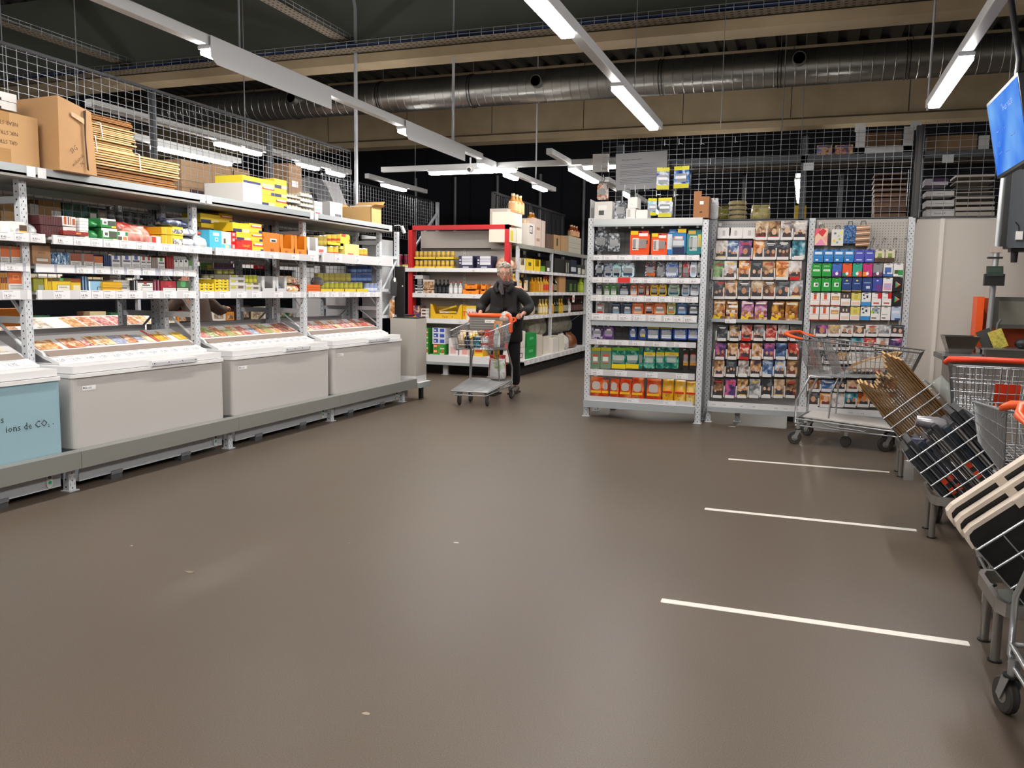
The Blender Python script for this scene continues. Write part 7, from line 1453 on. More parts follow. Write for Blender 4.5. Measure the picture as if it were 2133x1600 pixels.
for px in (1482, 1505, 1540, 1566, 1612, 1632, 1655, 1768, 1793):
    x = onY(px, 840, 8.775).x; price_label(lg, Vector((x, 8.7745, .178)) - DO, (1, 0, 0), (0, 0, 1), (0, -1, 0), .07, .04, '%d.95' % (7 + px % 9), sub=False)
for fx_, fy_ in ((-.92, 8.80), (-.63, 8.93), (.4, 8.93)): b = MB(); post_y(b, fx_, fy_, 0, .118, w=.05); dpart(b, 'foot')
b = MB(); b.box(-.93, -.03, 8.82, 8.98, 1.07, 1.09, SHELFG); b.box(-.93, -.03, 8.81, 8.82, 1.065, 1.10, SHELFG); mid = dpart(b, 'shelf'); price_label(mid, Vector((-.79, 8.808, 1.055)) - DO, (1, 0, 0), (0, 0, 1), (0, -1, 0), .11, .045, '9.95')
FACE = '#c8987a'
R7 = random.Random(11)
PAL = dict(dark=('#15171c', '#2f343c', '#7a7c80'), blue=('#1c2c50', '#4a6a9a', '#c8d4e0'), white=('#e2dedb', '#c9c2be', '#6a5a54'), brown=('#2c1c16', '#7a5a40', '#c8a070'), orange=('#8a3a14', '#d88a3a', '#f0d0a0'), purple=('#24163a', '#5a3a7a', '#c8608a'), green=('#1a3a1c', '#5a8a4a', '#a8c88a'), red=('#7a1418', '#c0302a', '#e8c8b8'), teal=('#123a48', '#2a8aa0', '#d8dcd8'), grey=('#5a5c60', '#9a9ca0', '#d8d8d8'), multi=('#3a2a4a', '#c08a3a', '#d8d0d8'), tan=('#6a5240', '#b89a78', '#e0d0b8'))
def disc_mesh(w, h, d, pal, fig, R):
    """a disc case: printed front with figures, pale spine edge"""
    c1, c2, c3 = PAL[pal]; b = pack_mesh(w, d, h, cover(c1, c2, c3, 16), side='#2a2a2e' if pal not in ('white', 'grey') else '#d8d6d4', rough=.25)
    y = -.0012
    if fig:                                   # cast of people: heads over shoulders
        n = fig
        for k in range(n):
            x = w * ((k + .5) / n - .5) * .82; hh = h * R.uniform(.28, .42); s = w * .36 / n ** .6
            b.add([(x - s, y, h * .03), (x + s, y, h * .03), (x + s * .8, y, hh), (x - s * .8, y, hh)], [(0, 1, 2, 3)], mat(R.choice(('#22222a', '#3a2a24', '#2a3444', '#6a2a24')), .4))
            b.add([(x + s * .55 * math.cos(2 * math.pi * q / 8), y * 1.4, hh + s * .5 + s * .75 * math.sin(2 * math.pi * q / 8)) for q in range(8)], [tuple(range(8))], mat(R.choice((FACE, '#b8805e', '#d8b090')), .5))
    tc = R.choice((c3, '#f0ece6', '#d8b83a', '#c0302a')); v = R.choice((.8, .12, .84))
    b.add([(-w * .34, y * 1.6, h * v), (w * .34, y * 1.6, h * v), (w * .3, y * 1.6, h * (v + .055)), (-w * .3, y * 1.6, h * (v + .055))], [(0, 1, 2, 3)], mat(tc, .4)); b.add([(-w * .22, y * 1.6, h * (v - .06)), (w * .22, y * 1.6, h * (v - .06)), (w * .22, y * 1.6, h * (v - .03)), (-w * .22, y * 1.6, h * (v - .03))], [(0, 1, 2, 3)], mat(tc, .4))
    return b
def pocket(x, z, w, h, red=False):
    """clear display pocket with its price tab: a part of the panel"""
    b = MB(); b.box(x - w / 2 - .004, x + w / 2 - .002, DY + .07, 8.98, z - .012, z - .004, mat('#6e6c6e', .5)); b.box(x - w / 2 - .016, x - w / 2 - .004, DY - .006, DY + .08, z, z + h * .6, mat('#dcdad8', .4)); b.box(x - w / 2 + .002, x + w / 2 - .012, DY - .007, DY - .004, z - .006, z + .024, mat('#c8221c' if red else '#e2e0df', .5)); p = dpart(b, 'pocket')
def discs(cols, yt, yb, row, word, cat, nm, h=.19, w=.125, group=None, d=.03):
    for i, c in enumerate(cols):
        if c is None: continue
        px, pal, fig, desc = c[:4]; red = bool(len(c) > 4 and c[4])
        a = onY(px, yb, DY); z = onY(px, yb, DY).z; zt = onY(px, yt, DY).z
        hh = zt - z; ww = c[5] if len(c) > 5 else w
        pocket(a.x, z, ww, hh, red)
        o = yput(disc_mesh(ww, hh, d, pal, fig, R7), nm, desc + ' ' + word, cat, row, group or 'discs on the display panel', a.x, DY, z, 'razor rack side'); o.rotation_euler = (-.07, 0, 0)
cx = lambda x: 1400 + x / 6.6667
D, V = 'movie case', 'movie panel'
# first row: three empty white pockets, then four cases
for i, x in enumerate((715, 880, 1070)):
    p = onY(cx(x), 497, DY); b = MB(); b.box(p.x - .068, p.x + .066, DY + .03, DY + .036, p.z, p.z + .115, mat('#e4e1df', .45)); b.box(p.x - .062, p.x + .06, DY - .005, DY, p.z, p.z + .03, mat('#e9e7e6', .4)); b.box(p.x - .015, p.x + .01, DY + .026, DY + .03, p.z + .03, p.z + .085, mat('#bdb9b8', .4)); dpart(b, 'empty_pocket')
discs(((cx(1240), 'tan', 4, 'pale blue'), (cx(1412), 'brown', 1, 'dark blue sky'), (cx(1590), 'white', 1, 'white one man'), (cx(1772), 'white', 3, 'white collage')), 460, 499, 'row one, ' + V, D, 'case', 'movie_case')
discs(((cx(680), 'white', 3, 'white three men'), (cx(848), 'blue', 4, 'light blue group'), (cx(1010), 'purple', 1, 'purple figure'), (cx(1207), 'orange', 1, 'orange suited man'), (cx(1363), 'dark', 2, 'dark grey'), (cx(1542), 'dark', 3, 'dark crowd'), (cx(1747), 'teal', 0, 'teal sea')), 501, 540, 'row two, ' + V, D, 'case', 'movie_case')
discs(((cx(648), 'green', 0, 'green mask'), (cx(803), 'white', 1, 'white one face'), (cx(1005), 'orange', 2, 'golden'), (cx(1170), 'dark', 2, 'dark ring'), (cx(1335), 'brown', 2, 'brown pair'), (cx(1540), 'orange', 0, 'orange sunset', 0, .15), (cx(1697), 'white', 5, 'white row of women', 1)), 543, 582, 'row three, ' + V, D, 'case', 'movie_case')
discs(((cx(658), 'dark', 3, 'black poster'), (cx(812), 'multi', 1, 'dark fantasy'), (cx(992), 'dark', 1, 'black figure'), (cx(1175), 'tan', 2, 'two part tan'), (cx(1345), 'brown', 2, 'brown couple'), (cx(1540), 'dark', 2, 'blue black', 0, .15), (cx(1715), 'grey', 1, 'grey man profile')), 584, 622, 'row four, ' + V, D, 'case', 'movie_case')
for i, (a, c) in enumerate(((565, 912), (950, 1320), (1368, 1752))):
    x0, x1, _ = yspan(cx(a), cx(c), 660, 8.835); w = x1 - x0; t = thing('display_tray', 'black counter tray of square picture boxes, %s' % ('nearest the razor rack', 'middle one of three', 'nearest the gift cards')[i].replace('nearest', 'close to'), 'tray', ((x0 + x1) / 2, 8.835, 1.0915), group='black trays on the movie shelf')
    b = MB(); b.box(-w / 2, w / 2, .10, .106, 0, .2, BLACK); b.box(-w / 2, w / 2, 0, .1, 0, .006, BLACK); b.box(-w / 2, w / 2, 0, .005, 0, .035, mat('#7a4a24', .5)); b.add([(-w / 2, -.001, 0), (-w / 2 + .07, -.001, 0), (-w / 2 + .085, -.001, .045), (-w / 2 + .05, -.001, .025), (-w / 2 + .01, -.001, .05)], [(0, 1, 2, 3, 4)], mat('#f0c81e', .4)); b.add([(w * .05, -.001, .002), (w / 2, -.001, .002), (w / 2, -.001, .033), (w * .05, -.001, .033)], [(0, 1, 2, 3)], cover('#8a5a34', '#c8a07a', '#e8d8b8', 30)); b.build('tray_body', t)
    for s in (0, 1):
        ww = w / 2 - .012; bb = pack_mesh(ww, .05, .19, cover(*(('#4a2a24', '#c0884a', '#e8d8c8'), ('#3a2a4a', '#a85a8a', '#d8b8c8'), ('#4a2c10', '#a86a24', '#d8a848'))[i], 14), [(.1, .9, .84, .93, '#e8e0d0'), (.35, .75, .12, .3, '#f0c020')] + ([(.0, 1, .3, .5, '#d8d4d0'), (.2, 1, .62, .75, '#f0eeec')] if (i, s) == (0, 1) else []))
        for k in range(4): bb.sphere((-ww / 2 + ww * (k + .5) / 4, .0, .06 + .02 * (k % 2)), (.016, .003, .018), mat(('#c8987a', '#b87a3a', '#e0b890', '#8a4a2a')[k], .5), 8, 5)
        yput(bb, 'collector_box', ('brown comic', 'purple comic', 'golden comic')[i] + ' picture box', 'box', 'black tray', 'picture boxes in the black trays', (x0 + x1) / 2 + (s - .5) * w / 2, 8.845, 1.0985, 'razor rack side')
pals = ('dark', 'multi', 'red', 'grey', 'red', 'white', 'dark', 'purple', 'multi', 'red', 'multi', 'purple', 'blue', 'red', 'multi', 'dark', 'white', 'multi', 'blue', 'blue', 'brown', 'brown', 'purple', 'multi', 'grey', 'dark', 'tan', 'brown')
words = ('black comic', 'yellow striped', 'red comic', 'grey landscape', 'bright red', 'white striped', 'dark shelf end', 'pink', 'yellow band', 'red faced', 'many coloured', 'purple hero', 'deep blue', 'red and white', 'crowded', 'dark crowd', 'white dogs', 'striped comic', 'sky blue', 'ice blue', 'brown bear', 'brown hero', 'pale purple', 'golden hero', 'grey ball', 'dark car', 'tan race', 'rusty')
q = 0
for r, (yt, yb, x0) in enumerate(((677, 709, 1504), (715, 748, 1500), (751, 784, 1497), (790, 828, 1495))):
    cols = []
    for k in range(7): cols.append((x0 + 25.3 * k, pals[q], (0, 2, 1, 3, 0, 2)[q % 6], words[q]) + ((1,) if q in (2, 9) else ())); q += 1
    discs(cols, yt, yb, 'lower row %s, %s' % (('one', 'two', 'three', 'four')[r], V), 'animation case', 'case', 'movie_case', w=.105)
cdp = ('purple', 'tan', 'white', 'brown', 'white', 'grey', 'dark', 'dark', 'grey', 'dark', 'teal', 'red', 'white', 'purple', 'dark', 'dark', 'brown', 'white', 'grey', 'dark', 'tan', 'white', 'grey', 'dark', 'blue', 'multi', 'red', 'dark', 'brown', 'blue', 'dark', 'tan', 'white', 'dark', 'brown', 'dark', 'orange', 'white', 'teal', 'orange', 'dark', 'grey')
cdw = ('purple', 'tan', 'white', 'brown', 'grey', 'black', 'teal', 'red', 'blue', 'many coloured', 'orange'); q = 0
for r, (yt, yb, x0) in enumerate(((677, 700, 1711), (704, 728, 1706), (733, 757, 1702), (762, 786, 1699), (792, 815, 1697), (819, 847, 1693))):
    cols = []
    for k in range(7):
        pl = cdp[q]; cols.append((x0 + 26.3 * k, pl, (1, 0, 2, 1)[q % 4], {'dark': 'black', 'multi': 'many coloured'}.get(pl, pl) + ' cover')); q += 1
    discs(cols, yt, yb, 'music row %s' % ('one', 'two', 'three', 'four', 'five', 'six')[r], 'music disc', 'disc case', 'music_case', w=.118, d=.012)
# gift bags and gift cards hanging on the second panel
def giftbag(x0, x1, yt, yb, label, m, extra=None):
    a, c, zb, zt = yrect(x0, x1, yt, yb, 8.88); w, h = c - a, (zt - zb); t = thing('gift_bag', label, 'bag', ((a + c) / 2, 8.88, zb), group='gift bags on the pegboard'); bh = h * .82
    b = MB(); b.box(-w / 2, w / 2, 0, .05, 0, bh, m)
    if extra: extra(b, w, bh)
    b.build('bag_body', t); g = MB(); g.tube([(-w * .2, .01, bh), (-w * .15, .02, h), (w * .15, .02, h), (w * .2, .01, bh)], .004, mat('#4a4644', .6), 6); g.tube([(0, .095, h * 1.02), (0, .02, h), (0, .0, h * 1.02)], .003, STEEL, 5); g.build('handle', t)
def tri(b, w, h):
    for (pts, c) in ((((-.5, .5), (0, 1), (-.5, 1)), '#e8647a'), (((-.3, .75), (.1, .5), (.4, .85), (.1, 1)), '#d8303a'), (((-.5, 0), (0, .4), (.4, 0)), '#e890b8'), (((.5, .1), (.5, .6), (.1, .42)), '#f0a8a0')): b.add([(u * w, -.001, v * h) for u, v in pts], [tuple(range(len(pts)))], mat(c, .4))
def dots(b, w, h):
    for (u, v, c) in ((-.2, .75, '#6a7a9a'), (.2, .4, '#a8c820'), (-.25, .3, '#e8c81e'), (.3, .8, '#e8e020'), (0, .2, '#8a9ab8'), (.1, .6, '#b8b4c0')): b.add([(u * w + .012 * math.cos(2 * math.pi * k / 8), -.001, v * h + .012 * math.sin(2 * math.pi * k / 8)) for k in range(8)], [tuple(range(8))], mat(c, .4))
def strp(b, w, h):
    for k in range(7): b.quad((-w / 2, -.001, h * (.06 + .135 * k)), (w / 2, -.001, h * (.1 + .135 * k)), (w / 2, -.001, h * (.14 + .135 * k)), (-w / 2, -.001, h * (.10 + .135 * k)), mat('#1c140e' if k % 2 else '#e8d8c8', .2))
giftbag(1698, 1724, 468, 511, 'pink gift bag with red diamonds', mat('#f0c8a8', .4), tri); giftbag(1732, 1757, 470, 512, 'white gift bag with coloured dots', mat('#dcdad4', .25), dots); giftbag(1758, 1783, 461, 507, 'dark blue patterned gift bag', cover('#0e1c3a', '#1e4a86', '#5a9ad0', 60)); giftbag(1783, 1812, 460, 513, 'shiny brown striped gift bag', mat('#8a6248', .2, .5), strp)
LB, IN, CB, GN, NV, WH, BK = '#1e7ac8', '#4650b8', '#d8d0b8', '#1f9a3a', '#20407e', '#eceae8', '#17171a'
def ctr(u0, u1, v0, v1, c): return (u0, u1, v0, v1, c)
blu = [ctr(.12, .88, .62, .82, '#d8e8f4'), ctr(.2, .5, .12, .24, '#e8f2f8'), ctr(.1, .9, .4, .44, '#5aa8e0')]; ind = [ctr(.2, .8, .68, .76, '#d8dcf4'), ctr(.2, .8, .14, .22, '#d8dcf4')]
crm = [ctr(0, 1, 0, .34, '#4a3420'), ctr(.3, .7, .4, .7, '#8aa83a'), ctr(.25, .75, .36, .42, '#2a2218')]; wor = [ctr(.35, .65, .5, .9, '#d8582a'), ctr(.15, .85, .42, .46, '#e8a890'), ctr(0, 1, 0, .06, '#c8402a'), ctr(.0, 1, .06, .3, '#f2e6e0')]
brd = [ctr(.1, .9, .45, .75, '#c8955a'), ctr(.2, .8, .5, .62, '#e0bc88'), ctr(0, 1, 0, .06, '#c8402a'), ctr(.0, 1, .06, .3, '#f2e6e0')]; dkw = [ctr(0, 1, .55, 1, '#4a403c'), ctr(.25, .4, .65, .85, '#d8ccc0'), ctr(.6, .75, .65, .85, '#d8ccc0'), ctr(.1, .9, .1, .3, '#e8c8bc')]
ylw = [ctr(0, 1, .4, 1, '#dcd070'), ctr(.3, .7, .5, .8, '#c8b84a'), ctr(.1, .9, .1, .3, '#f0c8b8')]; wdt = [ctr(.1, .3, .75, .9, '#3a4a64'), ctr(.5, .7, .6, .8, '#2a3a54'), ctr(.2, .4, .5, .62, '#4a5a74'), ctr(0, 1, 0, .3, '#3a90d0')]
sq = [ctr(.25, .75, .35, .65, '#f4f6f4'), ctr(.42, .68, .42, .58, '#2a6a3a'), ctr(.42, .58, .82, .9, '#7ac83a')]; rib = [ctr(.62, 1, .55, 1, '#c8202a'), ctr(.2, .8, .15, .25, '#c83a3a'), ctr(.15, .55, .6, .64, '#b8b4b0')]
CARDS = ((520, 546, 1695, ((LB, blu, 'sky blue'),) * 4 + ((IN, ind, 'indigo'),) * 2 + ((CB, crm, 'cream and brown'),) * 2),
 (549, 576, 1691, ((GN, [ctr(.15, .85, .4, .55, '#e4f4e0'), ctr(.2, .8, .76, .84, '#8ad88a')], 'green GOLD'),) * 2 + (('#3a6ac0', [ctr(0, 1, 0, .4, '#6a3a9a'), 'A'], 'blue and purple'), ('#e8582a', [ctr(0, .5, 0, .3, '#2a8a6a'), 'A'], 'orange'), ('#2aa888', [ctr(.5, 1, 0, .4, '#e0603a'), 'A'], 'turquoise'), ('#c82a78', [ctr(0, .5, 0, .35, '#f08a1e'), 'A'], 'magenta'), ('#8a8c90', [ctr(0, 1, 0, .3, '#6a3a64'), 'A'], 'grey gradient'), (WH, [ctr(.15, .85, .3, .7, '#4a6ab0'), ctr(.2, .4, .15, .4, '#2a4a9a'), ctr(0, 1, 0, .2, '#3a6ab0')], 'white with a blue figure'), (WH, [ctr(.5, 1, .1, .5, '#2a9a4a'), ctr(.1, .5, .2, .5, '#3a5a24')], 'white with a green block'))),
 (579, 607, 1690, ((GN, sq, 'green with white square'),) * 3 + ((NV, [ctr(.2, .8, .55, .62, '#8aa8d8'), ctr(.4, .6, .75, .85, '#e8c82a'), ctr(0, 1, .0, .06, '#d8c02a')], 'navy and yellow'),) * 2 + ((NV, [ctr(.15, .85, .6, .68, '#8aa0c8'), ctr(.4, .8, .2, .4, '#c8d0e0')], 'plain navy'), ('#3a4aa0', [ctr(.4, 1, 0, .5, '#6a3a8a'), ctr(.4, .6, .75, .85, '#c8ccf0')], 'violet navy'), (WH, [ctr(.1, .9, .1, .6, '#d8a0c0'), ctr(.2, .8, .3, .5, '#a8b0e0')], 'pale pink figures'), (BK, ['P'], 'black with a coloured triangle'))),
 (610, 637, 1688, ((WH, wor, 'white and orange meal'),) * 2 + ((WH, brd, 'white with bread'), (WH, dkw, 'dark topped white'), (WH, ylw, 'yellow topped white'), (WH, wdt, 'white dotted with a blue foot'), (WH, rib, 'white with a red ribbon'), (WH, rib, 'white with a red ribbon'), (BK, ['P'], 'black with a coloured triangle'))),
 (639, 667, 1686, ((WH, wor, 'white and orange meal'),) * 2 + ((WH, brd, 'white with bread'), (WH, dkw, 'dark topped white'), (WH, ylw, 'yellow topped white'), (WH, wdt, 'white dotted with a blue foot'), (WH, [ctr(.1, .9, .5, .9, cover('#3a4a5a', '#8a9aa8', '#c8d8d0', 40)), ctr(0, .25, .5, .7, '#a8d02a'), ctr(.1, .6, .12, .2, '#4a4a50')], 'white with a grey crowd'), (WH, [ctr(.1, .7, .4, .44, '#8a8a90'), ctr(.1, .5, .12, .2, '#4a4a50')], 'plain white'), ('#b8c8e0', [ctr(.4, 1, 0, .15, '#2a4a8a'), ctr(.1, .9, .5, .7, '#e0e6f0')], 'pale blue'))))
for r, (yt, yb, xs, row) in enumerate(CARDS):
    for k, (c, pt, nm) in enumerate(row):
        px = xs + 21.3 * k; a, c2, zb, zt = yrect(px, px + 19.6, yt, yb, 8.87); w, h = c2 - a, zt - zb
        b = pack_mesh(w, .03, h, c, [p for p in pt if not isinstance(p, str)], (('GOLD', '#2a6a34', .1, .5, .43),) if nm == 'green GOLD' else (), .35); b.box(-w * .2, w * .2, -.002, 0, h * .93, h * .97, BLACK); b.box(-w * .12, w * .12, .012, .016, h, h * 1.07, mat('#2a2a2e', .4))
        if 'A' in pt: b.add([(w * .16 * math.cos(2 * math.pi * q / 10), -.0022, h * .22 + w * .18 * math.sin(2 * math.pi * q / 10)) for q in range(10)], [tuple(range(10))], mat('#f4f4f6', .4)); b.add([(w * .02, -.0022, h * .22 + w * .2), (w * .1, -.0022, h * .22 + w * .3), (w * .03, -.0022, h * .22 + w * .29)], [(0, 1, 2)], mat('#f4f4f6', .4))
        if 'P' in pt:
            for (p3, cc) in ((((-.25, .25), (-.25, .5), (.05, .5)), '#3aa86a'), (((-.25, .5), (-.25, .75), (.05, .5)), '#4ab0a0'), (((-.25, .25), (.05, .5), (.3, .5)), '#d8582a'), (((-.25, .75), (.05, .5), (.3, .5)), '#d8a070')): b.add([(u * w, -.002, v * h) for u, v in p3], [(0, 1, 2)], mat(cc, .4))
        yput(b, 'gift_card', nm + ' gift card', 'gift card', 'card row %s' % ('one', 'two', 'three', 'four', 'five')[r], 'gift cards on the pegboard', (a + c2) / 2, 8.87, zb, 'movie side')
b = MB()
for r, z in enumerate((1.875, 1.735, 1.60, 1.455, 1.32)):
    for k in range(9): x = .075 + .0945 * k - .004 * r; b.tube([(x, 8.98, z - .006), (x, 8.885, z - .006)], .003, STEEL, 4)
for px in (1818, 1841, 1863, 1885):
    for py in (496, 522): p = onY(px, py, 8.98); b.tube([(p.x, 8.98, p.z), (p.x, 8.86, p.z - .015), (p.x, 8.85, p.z)], .003, STEEL, 4); b.tube([(p.x + .02, 8.98, p.z), (p.x + .02, 8.86, p.z - .015)], .003, STEEL, 4)
dpart(b, 'card_hooks')

# ================================================================== behind the mesh over the razors and discs
rr = thing('shelving_rack', 'dark storage rack standing behind the wire mesh over the discs', 'shelf rack', (0, 9.6, 0)); b = MB(); DB = mat('#34383e', .5)
for z, Y in ((2.16, 9.25), (2.80, 9.25), (2.16, 10.0), (2.80, 10.0)): b.box(-2.1, 2.9, Y - .02, Y + .02, z - .07, z + .0, DB)
b.xf(Matrix.Translation((0, -9.6, 0))).build('beam', rr); b = MB()
for z in (2.16, 2.80): b.box(-2.1, 2.9, 9.27, 9.98, z - .03, z - .005, mat('#6f6a62', .7))
b.xf(Matrix.Translation((0, -9.6, 0))).build('deck_board', rr); b = MB()
for x in (-2.05, -.1, 1.0, 2.8): b.box(x - .03, x + .03, 9.23, 9.29, 0, 3.0, DB); b.box(x - .03, x + .03, 9.96, 10.02, 0, 3.0, DB)
for x in (-1.55, -.75, .3): b.box(x - .02, x + .02, 9.98, 10.0, 2.2, 2.75, mat('#55585c', .5))
b.xf(Matrix.Translation((0, -9.6, 0))).build('upright_frame', rr); b = MB()
for px, py, w in ((1684, 347, .1), (1975, 330, .1), (1908, 262, .1), (1792, 266, .1)): p = onY(px, py, 9.22); b = MB(); b.box(p.x - w / 2, p.x + w / 2, 9.225, 9.229, p.z - .04, p.z + .04, mat('#b8bcc0', .5)); b.xf(Matrix.Translation((0, -9.6, 0))).build('end_clip', rr)
def bm(x0, x1, yt, yb, desc, base, patches=(), kind='pack', Y=9.32, name='box', d=.3, z0=None, cat='box', texts=()):
    a, c, z1 = yspan(x0, x1, yt, Y); zb = yspan(x0, x1, yb, Y)[2] if z0 is None else z0
    me = pack_mesh(c - a, d, z1 - zb, base, patches, texts, .7) if kind == 'pack' else bag_mesh(c - a, d, z1 - zb, base, seed=int(x0))
    return yput(me, name, desc, cat, 'behind mesh', 'stock behind the wire mesh', (a + c) / 2, Y, zb, 'razor side')
for (a, c, t, ds, m) in ((1490, 1521, 426, 'row of olive green jars in film', cover('#6a6228', '#8a8440', '#3a3614', 24)), (1563, 1604, 424, 'pale yellow sack', cover('#b8a85a', '#d0c48a', '#8a7c3a', 10))): bm(a, c, t, 0, ds, m, kind='bag', name='stock_bag', z0=2.161, cat='bag')
for k in range(4):
    p = onY(1537, 450 - 10 * k, 9.4); b = MB(); b.tube([(.075 * math.cos(2 * math.pi * q / 16), .075 * math.sin(2 * math.pi * q / 16), 0) for q in range(16)], .025, mat('#a8966a', .7, var=.2, scale=40), 7, closed=True); yput(b, 'wicker_ring', 'round pale wicker ring', 'wicker', 'behind mesh', 'stacked wicker rings', p.x, 9.4, 2.188 + .052 * k, 'the bottom', k)
bm(1655, 1680, 428, 455, 'yellow round drum', '#c8a81e', name='drum', cat='drum', z0=2.161)
for (a, c, m, ds) in ((1702, 1733, cover('#2a2a3a', '#c08a3a', '#4a6aa8', 22), 'comic printed box with blue sky'), (1740, 1777, cover('#22283a', '#a85a4a', '#c8b84a', 22), 'comic printed box with a face')): bm(a, c, 302, 0, ds, m, [(.1, .9, .8, .95, '#4a4a6a')], z0=2.801, d=.1)
a, c, z1 = yspan(1783, 1903, 284, 9.3); w = c - a; b = MB(); m = mat('#b8b8ba', .5); b.box(-w / 2, -w / 2 + .09, 0, .03, 0, .26, m); b.box(w / 2 - .09, w / 2, 0, .03, 0, .26, m); b.box(-w / 2, w / 2, 0, .03, 0, .07, m); b.box(-w / 2 + .09, w / 2 - .09, .2, .5, 0, .25, mat('#6a5238', .85)); yput(b, 'frame_tray', 'pale U shaped frame before a brown carton', 'frame', 'behind mesh', None, (a + c) / 2, 9.3, 2.801)
bm(1932, 2036, 282, 0, 'long flat brown carton high up', mat('#7a6248', .85), z0=2.801); bm(2040, 2062, 282, 0, 'white plate at the screen edge', '#b8b8b8', z0=2.801, d=.05)
for k in range(3): bm(1930, 1988, 398 + 19 * k, 416 + 19 * k, 'white flat box with blue lettering', '#cfcccb', texts=(('KinderUP', '#3a4a7a', .34, .5, .36),), z0=2.161 + .105 * (2 - k))
bm(1928, 1976, 372, 396, 'white and purple box on the flat boxes', '#b8b0bc', [(.3, 1, .5, 1, '#3a2048')], z0=2.478)
for k in range(8): bm(1991, 2072, 368 + 10.5 * k, 378 + 10.5 * k, 'off white flat carton in a tall stack', '#b5aca2' if k % 2 else '#bfb7ae', z0=2.161 + .0585 * (7 - k), d=.35)
for k in range(9):
    R8 = rnd; bm(1822, 1888, 362 + 10 * k, 371 + 10 * k, 'brown folded carton in a stack', '#5a4030' if k % 2 else '#6e5038', z0=2.161 + .056 * (8 - k), d=.4, Y=9.45)

# ================================================================== the white partition, checkout point and hanging screen
b = MB(); b.box(.965, 3.6, 8.985, 9.03, 0, 2.118, mat('#c9c2ba', .6)); struct(b, 'wall_partition')
b = MB(); b.box(1.185, 1.22, 8.972, 8.985, 0, 2.118, mat('#e2dcd4', .6)); struct(b, 'trim_1')
KY = 7.9
k0 = thing('checkout_counter', 'grey steel checkout counter with an orange framed back', 'counter', (1.7, KY + .3, 0)); KO = k0.location.copy()
def kp(b, n, par=None): return b.xf(Matrix.Translation(-KO)).build(n, par or k0)
b = MB(); b.box(1.13, 2.6, KY - .1, KY + .5, .82, .862, mat('#8a8c90', .25, .8)); b.rbox(1.10, 1.42, KY - .14, KY + .2, .862, .885, STEEL, .03, 4); kp(b, 'top'); b = MB(); b.box(1.2, 2.5, KY + .0, KY + .45, 0, .82, mat('#9a938d', .6)); kp(b, 'body')
b = MB(); b.box(1.405, 1.46, KY + .22, KY + .42, .862, 1.37, ORANGE); b.box(1.46, 2.4, KY + .38, KY + .42, .862, 1.36, mat('#c04a1c', .5)); kp(b, 'orange_back')
t = thing('scale_pan', 'flared steel weighing pan on the checkout counter', 'pan', (1.26, KY + .03, .887)); b = MB()
lo = [(-.085, -.1), (.085, -.1), (.085, .1), (-.085, .1)]; hi = [(-.135, -.14), (.135, -.14), (.135, .14), (-.135, .14)]
vs = [(x, y, .0) for x, y in lo] + [(x, y, .145) for x, y in hi] + [(x * .95, y * .95, .006) for x, y in lo] + [(x * .96, y * .96, .145) for x, y in hi]
b.add(vs, [(0, 1, 5, 4), (1, 2, 6, 5), (2, 3, 7, 6), (3, 0, 4, 7), (3, 2, 1, 0), (8, 9, 10, 11), (12, 13, 9, 8), (13, 14, 10, 9), (14, 15, 11, 10), (15, 12, 8, 11), (4, 5, 13, 12), (5, 6, 14, 13), (6, 7, 15, 14), (7, 4, 12, 15)], mat('#8f8a84', .18, .95)); b.build('pan_body', t)
t = thing('steel_tray', 'shallow steel tray beside the weighing pan', 'tray', (1.66, KY + .05, .863)); b = MB(); b.rbox(-.25, .25, -.13, .13, 0, .07, mat('#9a9690', .2, .9), .04, 4); b.rbox(-.26, .26, -.14, .14, .064, .076, STEEL, .04, 4); b.build('tray_body', t)
for nm, x, y, c, lb, an in (('folder', 1.50, .15, mat('#3a3a38', .6), 'dark grey card leaning behind the yellow card', -.42), ('folder', 1.58, .12, cover('#d0c060', '#c0b04a', '#8a8a4a', 40), 'yellow dotted card leaning on the steel tray', -.40)):
    b = MB(); b.box(-.055, .055, 0, .008, 0, .16, c); o = b.build('leaning_card', loc=(x, KY + y - .1, .94)); o.rotation_euler = (-.1, an, 0); tag(o, lb, 'card')
b = MB(); b.sphere((0, 0, .04), (.07, .05, .045), BLACK, 10, 7); b.tube([(.03, 0, .03), (.1, .02, .02), (.16, 0, .0)], .012, BLACK, 6); tag(b.build('hand_scanner', loc=(1.74, KY + .02, .94)), 'black hand scanner lying on the steel tray', 'scanner')
b = MB(); b.tube([(0, 0, 0), (.03, 0, 2.05)], .024, CHROME, 12); pole = thing('pole', 'chrome pole with a card reader beside the checkout counter', 'pole', (1.485, KY + .1, .863)); b.build('tube', pole)
b = MB(); b.tube([(.065, .02, 0), (.07, .02, .28), (.09, .0, .32)], .012, CHROME, 8); b.build('side_tube', pole)
b = MB(); b.box(-.075, .075, -.09, -.03, .60, .70, mat('#1c1d1f', .4)); b.prism([(-.10, .68), (-.04, .70), (-.03, .765), (-.07, .765)], -.06, .06, 'x', mat('#22302a', .35)); b.box(-.05, .05, -.089, -.075, .715, .75, mat('#3a4a40', .3)); b.build('card_reader', pole)
b = MB(); b.box(-.03, .05, -.035, .035, .88, .93, mat('#a89a90', .6)); b.box(-.05, .06, -.03, .03, .83, .845, BLACK); b.build('clamp', pole)
